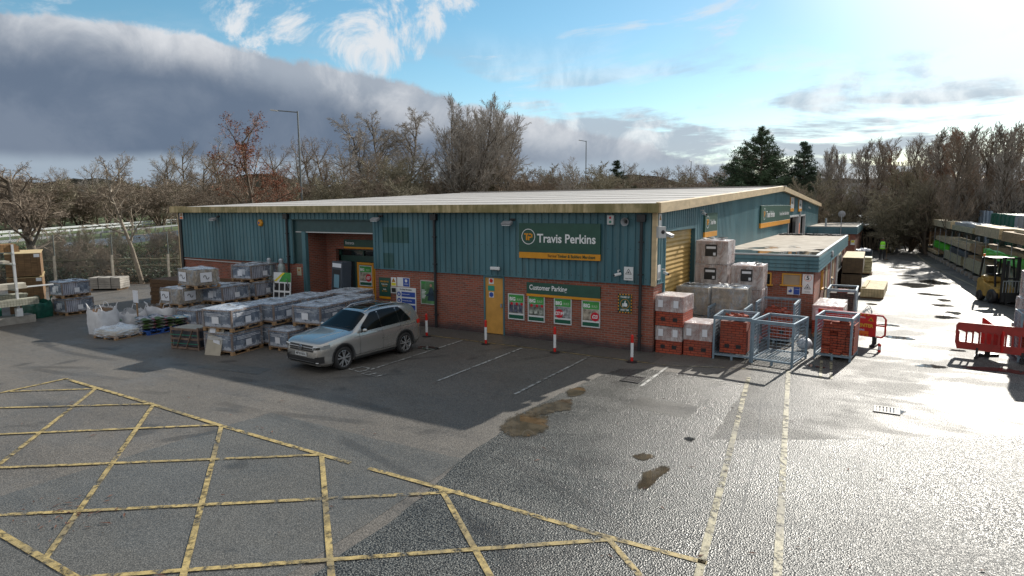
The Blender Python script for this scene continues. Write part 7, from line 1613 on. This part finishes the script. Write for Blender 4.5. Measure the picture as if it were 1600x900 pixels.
def build_trees():
    B1, B2, B3 = bark('grey brown bark', (.19, .15, .11)), bark('pale bark', (.27, .23, .18)), bark('dark bark', (.13, .105, .08)); Bg = bark('olive bark', (.13, .12, .075))
    T1, T2, T3, T4 = bark('brown twigs', (.27, .215, .165)), bark('grey twigs', (.36, .325, .29)), bark('olive twigs', (.27, .24, .17)), bark('reddish twigs', (.30, .19, .13)); Tp = bark('pale twigs', (.25, .20, .15)); M['rustleaf'] = mat('rust brown leaves', (.26, .08, .035), .8, var=.5, vscale=2)
    def K(key, b_, t_, **k):
        o = tree_kind(key, b_, t_, **k); mz = 0
        for c in o.children:
            for v in c.data.vertices: mz = max(mz, v.co.z)
        o['h0'] = mz; 
        if 'h' in o: del o['h']
    K('broad', B1, T1, seed=1, H_=12, spread=.75, n1=15, n2=8, n3=7, n4=5, r0=.26, first=.18, l1=.52, up=.3)
    K('broad2', B1, T2, seed=2, H_=12, spread=.65, n1=16, n2=8, n3=7, n4=5, r0=.24, first=.15, l1=.50, up=.45)
    K('rust', B3, T4, seed=3, H_=12, spread=.7, n1=15, n2=8, n3=7, n4=4, r0=.24, first=.2, l1=.50, up=.4, leafy=.28)
    K('weep', B3, T2, seed=4, H_=14, spread=.6, n1=20, n2=9, n3=8, n4=7, r0=.22, first=.25, l1=.42, up=.4, droop=.28, twig=.026)
    K('vase', B3, T2, seed=5, H_=16, spread=.42, n1=13, n2=9, n3=7, n4=5, r0=.20, first=.12, l1=.50, up=.5, multi=8, twig=.03)
    K('poplar', B3, T2, seed=6, H_=16, spread=.42, n1=24, n2=8, n3=7, n4=4, r0=.17, first=.12, l1=.34, up=.7, twig=.03)
    K('poplar2', B3, T1, seed=16, H_=16, spread=.5, n1=22, n2=8, n3=7, n4=4, r0=.16, first=.15, l1=.36, up=.6, lean=.06, twig=.03)
    K('poplar3', bark('red brown bark', (.14, .07, .045)), T4, seed=26, H_=16, spread=.42, n1=26, n2=9, n3=7, n4=5, r0=.15, first=.15, l1=.34, up=.7, lean=.04, twig=.03)
    K('shrub', Bg, T3, seed=7, H_=6, spread=.75, n1=9, n2=7, n3=6, n4=5, r0=.07, first=.1, l1=.55, up=.35, multi=8, twig=.024, wob=.22)
    K('shrub2', B1, T1, seed=8, H_=6, spread=.8, n1=9, n2=7, n3=6, n4=5, r0=.07, first=.1, l1=.55, up=.2, multi=8, twig=.024, wob=.25)
    K('bigold', B3, T1, seed=41, H_=11, spread=.9, n1=18, n2=9, n3=8, n4=6, r0=.40, first=.3, l1=.5, up=.35, droop=.14, wob=.24, twig=.024)
    K('pollard', B2, Tp, seed=11, H_=9, spread=.8, n1=12, n2=7, n3=6, n4=4, r0=.17, first=.35, l1=.5, up=.15, droop=.02, wob=.22)
    K('willow', B3, T3, seed=12, H_=10, spread=.6, n1=11, n2=8, n3=7, n4=5, r0=.22, first=.2, l1=.5, up=.35, multi=5, twig=.026)
    g1, g2, g3, g4 = 'bare trees of the left thicket', 'bare trees behind the roof', 'tall bare trees in the row on the right', 'bare trees beyond the far roof edge'
    put_tree('bigold', 45, 47, 244, 'old dark tree with thick low spreading limbs at the far left', None, 'bare_tree', width=1.1, rot=1.2)
    put_tree('pollard', 213, 44, 234, 'pale barked young tree with forked stem left of the building', None, 'bare_tree', width=1.0, rot=.4)
    put_tree('rust', 395, 60, 170, 'tree with rust brown leaves still hanging, beside the tall street lamp', None, 'leafy_bare_tree', width=1.05)
    put_tree('rust', 430, 55, 250, 'low rust leaved shrub tree in front of the taller rust tree', None, 'leafy_bare_tree', width=1.2)
    put_tree('weep', 575, 80, 178, 'weeping birch leftmost of the weeping group beside the great tree', None, 'weeping_tree', width=1.15); put_tree('weep', 636, 84, 160, 'tallest weeping birch just left of the great upright tree', None, 'weeping_tree', width=1.1, rot=2); put_tree('weep', 606, 88, 176, 'middle weeping birch between the leftmost and the tallest weeping ones', None, 'weeping_tree', width=1.15, rot=5)
    put_tree('vase', 722, 78, 142, 'great many stemmed bare tree standing highest over the roof', None, 'bare_tree', width=1.12); put_tree('weep', 786, 86, 172, 'weeping tree on the right flank of the great tree', None, 'weeping_tree', width=.9, rot=4); put_tree('vase', 752, 92, 166, 'many stemmed bare tree partly behind the great tree', None, 'bare_tree', width=1.2)
    rr = random.Random(9); words = 'reaching highest|with a rounded crown|with a ragged crown|with an open crown|with a leaning crown|with dense fine twigs|with tangled low limbs|with a narrow crown'.split('|')
    left = [(-40, 238), (5, 262), (75, 262), (110, 258), (150, 246), (178, 238), (245, 244), (268, 226), (292, 216), (318, 236), (345, 214), (365, 236), (450, 222), (470, 226), (498, 212), (520, 210), (540, 226), (562, 232)]
    for i, (px, ty) in enumerate(left): put_tree(('broad', 'broad2', 'broad')[i % 3], px, rr.uniform(62, 92) if px > 300 else rr.uniform(118, 150), ty, f'brown tree {words[i % 8]} in the left thicket, number {i + 1} from the left', g1, 'bare_tree', width=rr.uniform(.8, 1.15))
    for i in range(26):
        px = -30 + i * 25 + rr.uniform(-8, 8); put_tree(('shrub2', 'shrub', 'shrub2')[i % 3], px, rr.uniform(62, 95) if px > 300 else rr.uniform(112, 150), rr.uniform(262, 288), f'tangled bare shrub low in the left thicket, number {i + 1} from the left', 'bare shrubs of the thicket', 'bare_shrub', width=rr.uniform(1.2, 1.7), cat='shrub')
    for i, (px, ty) in enumerate(((70, 352), (100, 362), (128, 350), (152, 366), (178, 356), (236, 352), (255, 364), (282, 350))): put_tree(('shrub', 'shrub2')[i % 2], px, rr.uniform(46, 52), ty, f'small scrubby bush between the mesh fence and the road, number {i + 1} from the left', 'scrub between fence and road', 'bare_shrub', width=.9, cat='shrub')
    mid = [(598, 242, 'shrub'), (625, 238, 'shrub'), (668, 236, 'broad2'), (690, 250, 'shrub2'), (745, 240, 'shrub'), (812, 248, 'shrub2'), (838, 254, 'shrub'), (865, 258, 'shrub2'), (893, 243, 'broad2'), (912, 250, 'shrub'), (935, 262, 'shrub2')]
    for i, (px, ty, k) in enumerate(mid): put_tree(k, px, rr.uniform(75, 95), ty, f'bare bush over the roof, number {i + 1} rightwards from the weeping birches', g2, 'bare_shrub', width=1.1 if k != 'broad2' else .8, cat='shrub')
    for i in range(16): px = 945 + i * 15; put_tree(('broad2', 'shrub2', 'broad')[i % 3], px, rr.uniform(125, 150), rr.uniform(252, 264), f'small distant bare tree over the roof, number {i + 1} rightwards from the lamp', g4, 'bare_tree', width=rr.uniform(.9, 1.3))
    for i in range(12): px = 650 + i * 46; put_tree(('shrub2', 'shrub')[i % 2], px, rr.uniform(95, 115), rr.uniform(268, 276), f'low dark shrub just over the roof line, number {i + 1} from the left', 'low shrubs over the roof', 'bare_shrub', width=1.7, cat='shrub')
    # right: row of tall bare trees
    tops = [(1283, 238), (1300, 250), (1318, 243), (1334, 240), (1352, 232), (1366, 226), (1380, 230), (1398, 236), (1412, 226), (1428, 222), (1442, 228), (1458, 212), (1470, 214), (1484, 215), (1500, 208), (1512, 206), (1524, 212), (1540, 206), (1552, 204), (1566, 207), (1580, 200), (1594, 198), (1608, 196), (1625, 200), (1645, 196)]
    for i, (px, ty) in enumerate(tops): put_tree(('poplar', 'poplar2', 'poplar', 'poplar3')[i % 4 if px > 1340 else 0], px, rr.uniform(76, 98) if px < 1450 else rr.uniform(58, 76), ty - 14, f'slim bare tree {words[i % 8]}, number {i + 1} from the left in the right row', g3, 'bare_tree', width=rr.uniform(.95, 1.3))
    for i in range(6): px = 1310 + i * 58; put_tree(('poplar2', 'poplar')[i % 2], px, rr.uniform(105, 130), 252 - i * 2.4, f'thin bare tree deep behind the right row, number {i + 1} from the left', 'bare trees deep behind the right row', 'bare_tree', width=1.2)
    put_tree('willow', 1405, 76, 250, 'many limbed bare willow at the end of the wet yard', None, 'bare_tree', width=1.15, z=.2)
    for i in range(13): px = 1245 + i * 30; put_tree(('shrub2', 'willow', 'shrub')[i % 3], px, rr.uniform(66, 84), rr.uniform(272, 292), f'dense brown bush behind the yard fence, number {i + 1} from the gable end', 'bushes behind the far yard fence', 'bare_shrub', width=1.1, cat='shrub')
    for i in range(12): px = 1268 + i * 14; put_tree(('shrub2', 'shrub')[i % 2], px, rr.uniform(80, 86), rr.uniform(338, 346), f'low hedge bush at the foot of the far fence, number {i + 1} from the gable end', 'low hedge along the far fence', 'bare_shrub', width=1.5, cat='shrub')
    # conifers
    def conifer(seed, Hc, wid_, m, layers, droopy):
        r2 = random.Random(seed); T, C = MB(), MB(); T.tube([(0, 0, -.3), (.1, 0, Hc * .5), (0, 0, Hc * .97)], [.28, .16, .03], 8)
        for l in range(layers):
            f = l / (layers - 1); z = Hc * (.12 + .86 * f); L_ = wid_ * (1 - f) ** .75 * r2.uniform(.7, 1.15) + .25
            for k in range(7 if f < .7 else 5):
                a = r2.uniform(0, 6.28); d = Vector((math.cos(a), math.sin(a), .25 - droopy)).normalized(); Lk = L_ * r2.uniform(.55, 1.2); p0 = Vector((0, 0, z)); p1 = p0 + d * Lk + Vector((0, 0, .12 * Lk)); T.tube([p0, p0.lerp(p1, .5), p1], [.05, .035, .012], 4, cap=False)
                nn = int(16 + 34 * Lk)
                for i in range(nn):
                    u = r2.uniform(.18, 1.05); q = p0.lerp(p1, u) + Vector((r2.gauss(0, .16), r2.gauss(0, .16), r2.gauss(.05, .14))) * (.6 + .5 * Lk * .3)
                    for _ in range(3):
                        v = Vector((r2.gauss(0, 1), r2.gauss(0, 1), r2.gauss(.2, .7))).normalized(); s = r2.uniform(.16, .34); w = v.orthogonal().normalized() * .035; C.add([q - w, q + w, q + v * s], [(0, 1, 2)])
        t = thing('conifer', 'x', 'tree'); T.build('trunk', B3, t, smooth=True); C.build('crown', m, t); t['h0'] = Hc; return t
    PN = mat('dark pine needles', (.060, .100, .045), .8, var=.5, vscale=.8); PB = mat('blue green needles', (.075, .115, .070), .8, var=.4, vscale=.8)
    TREES['pine'] = conifer(1, 10, 4.3, PN, 19, .02); TREES['fir'] = conifer(2, 9, 2.9, PB, 18, .1)
    put_tree('pine', 1186, 92, 200, 'tall dark evergreen with a peaked crown beyond the gable', None, 'conifer', width=1.0); put_tree('fir', 1252, 94, 224, 'smaller pointed evergreen to the right of the tall dark one', None, 'conifer', width=1.0); put_tree('pine', 1160, 96, 232, 'low broad evergreen tucked left of the tall dark one', None, 'conifer', width=1.1, rot=2.2); put_tree('pine', 1206, 95, 240, 'low dark evergreen between the tall one and the pointed one', None, 'conifer', width=1.1, rot=4); put_tree('fir', 963, 120, 252, 'small evergreen tip far away over the roof', None, 'conifer', width=1.1)
    for k in list(TREES):
        if not USED.get('tree' + k):
            for c in list(TREES[k].children): bpy.data.objects.remove(c)
            bpy.data.objects.remove(TREES[k])
build_trees()

def build_cover():
    # brambles, ivy and grass on the bank: uncountable
    rr = random.Random(21); b = MB(); g = MB(); gr = MB()
    for i in range(15000):
        u = rr.uniform(-3, 27); s_ = abs(rr.gauss(1.6, 2.6)) + .25; x = -43.5 + .755 * u - .656 * s_; y = -6.65 + .656 * u + .755 * s_; z = hgt(x, y); k = rr.random()
        if k < .42:
            p = Vector((x, y, z)); d = Vector((rr.gauss(0, 1), rr.gauss(0, 1), rr.uniform(.3, 1.6))).normalized(); L_ = rr.uniform(.4, 1.7); q = p + d * L_ * .5 + Vector((0, 0, .1)); e = q + (d + Vector((rr.gauss(0, .5), rr.gauss(0, .5), -.7))).normalized() * L_ * .5; w = Vector((rr.uniform(-1, 1), rr.uniform(-1, 1), 0)).normalized() * .012; b.add([p - w, p + w, q + w, q - w, e], [(0, 1, 2, 3), (3, 2, 4)])
        else:
            for _ in range(3):
                c = Vector((x + rr.gauss(0, .2), y + rr.gauss(0, .2), z + abs(rr.gauss(0, .35)))); a = Vector((rr.gauss(0, 1), rr.gauss(0, 1), rr.gauss(0, .6))).normalized() * rr.uniform(.04, .09); n_ = a.cross(Vector((rr.gauss(0, .4), rr.gauss(0, .4), 1))).normalized() * a.length; (g if (u * .7 + s_) % 5 < 3.4 else gr).add([c - a, c + n_, c + a, c - n_], [(0, 1, 2, 3)])
    tag(b.build('brambles', mat('bramble stems', (.16, .11, .075), .9, var=.4)), 'tangle of bare bramble stems on the left bank', 'brambles', kind='stuff'); tag(g.build('ivy_cover', mat('dark ivy leaves', (.035, .060, .022), .6, var=.5, vscale=1.5)), 'dark ivy and weeds covering the left bank behind the fence', 'ivy', kind='stuff'); tag(gr.build('fallen_leaves', mat('dry leaf cover', (.15, .10, .055), .9, var=.5)), 'dry brown leaf cover on the left bank', 'leaves', kind='stuff')
    b = MB()
    for i in range(16000):
        x = rr.uniform(-60, -38); y = rr.uniform(-6, 26); s = (-(x + 36.2) * .87 + (y + .3)) / 1.325
        if s < 4.5 or s > 9.5: continue
        z = hgt(x, y); h = rr.uniform(.1, .35); a = rr.uniform(0, 6.28); w = .05; b.add([(x - w * math.cos(a), y - w * math.sin(a), z), (x + w * math.cos(a), y + w * math.sin(a), z), (x + rr.gauss(0, .08), y + rr.gauss(0, .08), z + h)], [(0, 1, 2)])
    tag(b.build('verge_grass', mat('verge grass', (.065, .12, .025), .8, var=.4, vscale=.6)), 'bright green grass verge beside the main road on the left', 'grass', kind='stuff')
    # undergrowth behind the end of the yard
    b = MB()
    for i in range(26000):
        x = rr.uniform(-6, 34); y = rr.uniform(61.5, 68) if x < 16 else rr.uniform(40, 68); z = hgt(x, y); p = Vector((x, y, z)); d = Vector((rr.gauss(0, .6), rr.gauss(0, .6), 1)).normalized(); L_ = rr.uniform(.8, 3.0); q = p + d * L_ * .6; e = q + (d + Vector((rr.gauss(0, .5), rr.gauss(0, .5), rr.gauss(0, .4)))).normalized() * L_ * .5; w = Vector((rr.uniform(-1, 1), rr.uniform(-1, 1), 0)).normalized() * .022; b.add([p - w, p + w, q + w, q - w, e], [(0, 1, 2, 3), (3, 2, 4)])
    tag(b.build('undergrowth', mat('brown undergrowth', (.085, .062, .042), .9, var=.4, vscale=1)), 'dense brown undergrowth behind the fence at the end of the yard', 'undergrowth', kind='stuff')
    # far wooded skyline
    b = MB(); 
    for ring_, (dist, hh, base) in enumerate(((430, 22, 0), (620, 34, 0))):
        n = 240; pts = []
        for i in range(n + 1):
            px = -1100 + 3800 * i / n; q = bearing(px, dist, 0) if abs(px - 800) < 1400 else None
            if q: pts.append((q, hh * (.75 + .4 * noise.noise(Vector((i * .11, ring_ * 9, 0)))) + rr.uniform(-1, 1)))
        for (q, h1), (r_, h2) in zip(pts, pts[1:]): o_ = (q - CAM); o_.z = 0; o_ = o_.normalized() * 45; b.add([q, r_, r_ + Vector((0, 0, h2)), q + Vector((0, 0, h1)), q + o_ + Vector((0, 0, h1 * .9)), r_ + o_ + Vector((0, 0, h2 * .9))], [(0, 1, 2, 3), (3, 2, 5, 4)])
    tag(b.build('far_woods', mat('far winter woodland', (.085, .078, .065), .95, var=.4, vscale=.05, bump=1, bscale=.6)), 'far low woodland along the horizon', 'woods', kind='stuff')
build_cover()

def separate(names):                       # countable pieces become parts of their own
    for o in list(scene.objects):
        if o.type != 'MESH' or o.name.split('.')[0] not in names: continue
        me = o.data; par = list(range(len(me.vertices)))
        def find(a):
            while par[a] != a: par[a] = par[par[a]]; a = par[a]
            return a
        for e in me.edges: a, b = find(e.vertices[0]), find(e.vertices[1]); par[a] = b
        groups = {}
        for p in me.polygons: groups.setdefault(find(p.vertices[0]), []).append(p)
        if len(groups) < 2: continue
        new = names[o.name.split('.')[0]]
        for k, ps in enumerate(groups.values()):
            vi = sorted({v for p in ps for v in p.vertices}); mp = {v: i for i, v in enumerate(vi)}
            m2 = bpy.data.meshes.new(new); m2.from_pydata([me.vertices[v].co[:] for v in vi], [], [[mp[v] for v in p.vertices] for p in ps])
            for mt in me.materials: m2.materials.append(mt)
            c = bpy.data.objects.new(new, m2); COL.objects.link(c); c.parent = o.parent; c.matrix_parent_inverse = o.matrix_parent_inverse.copy(); c.location = o.location; c.rotation_euler = o.rotation_euler; c.scale = o.scale
        bpy.data.objects.remove(o)
separate({'corner_posts': 'corner_post', 'paper_label': 'paper_label', 'price_disc': 'price_disc', 'black_squares': 'black_square', 'arms': 'arm', 'uprights': 'upright', 'concrete_feet': 'concrete_foot', 'legs': 'leg', 'fork_slots': 'fork_slot', 'lifting_loops': 'lifting_loop', 'bearers': 'bearer', 'rubber_foot': 'rubber_foot', 'bands': 'band', 'strapping': 'strap', 'top_slats': 'top_slat', 'waste_pipe': 'waste_pipe', 'goods_opening': 'goods_opening', 'goods_picture': 'goods_picture', 'top_bricks': 'loose_brick', 'lifting_loop': 'lifting_loop', 'entrance_door': 'entrance_door_rail', 'vent_pipe': 'vent_pipe'})
bpy.context.view_layer.update()
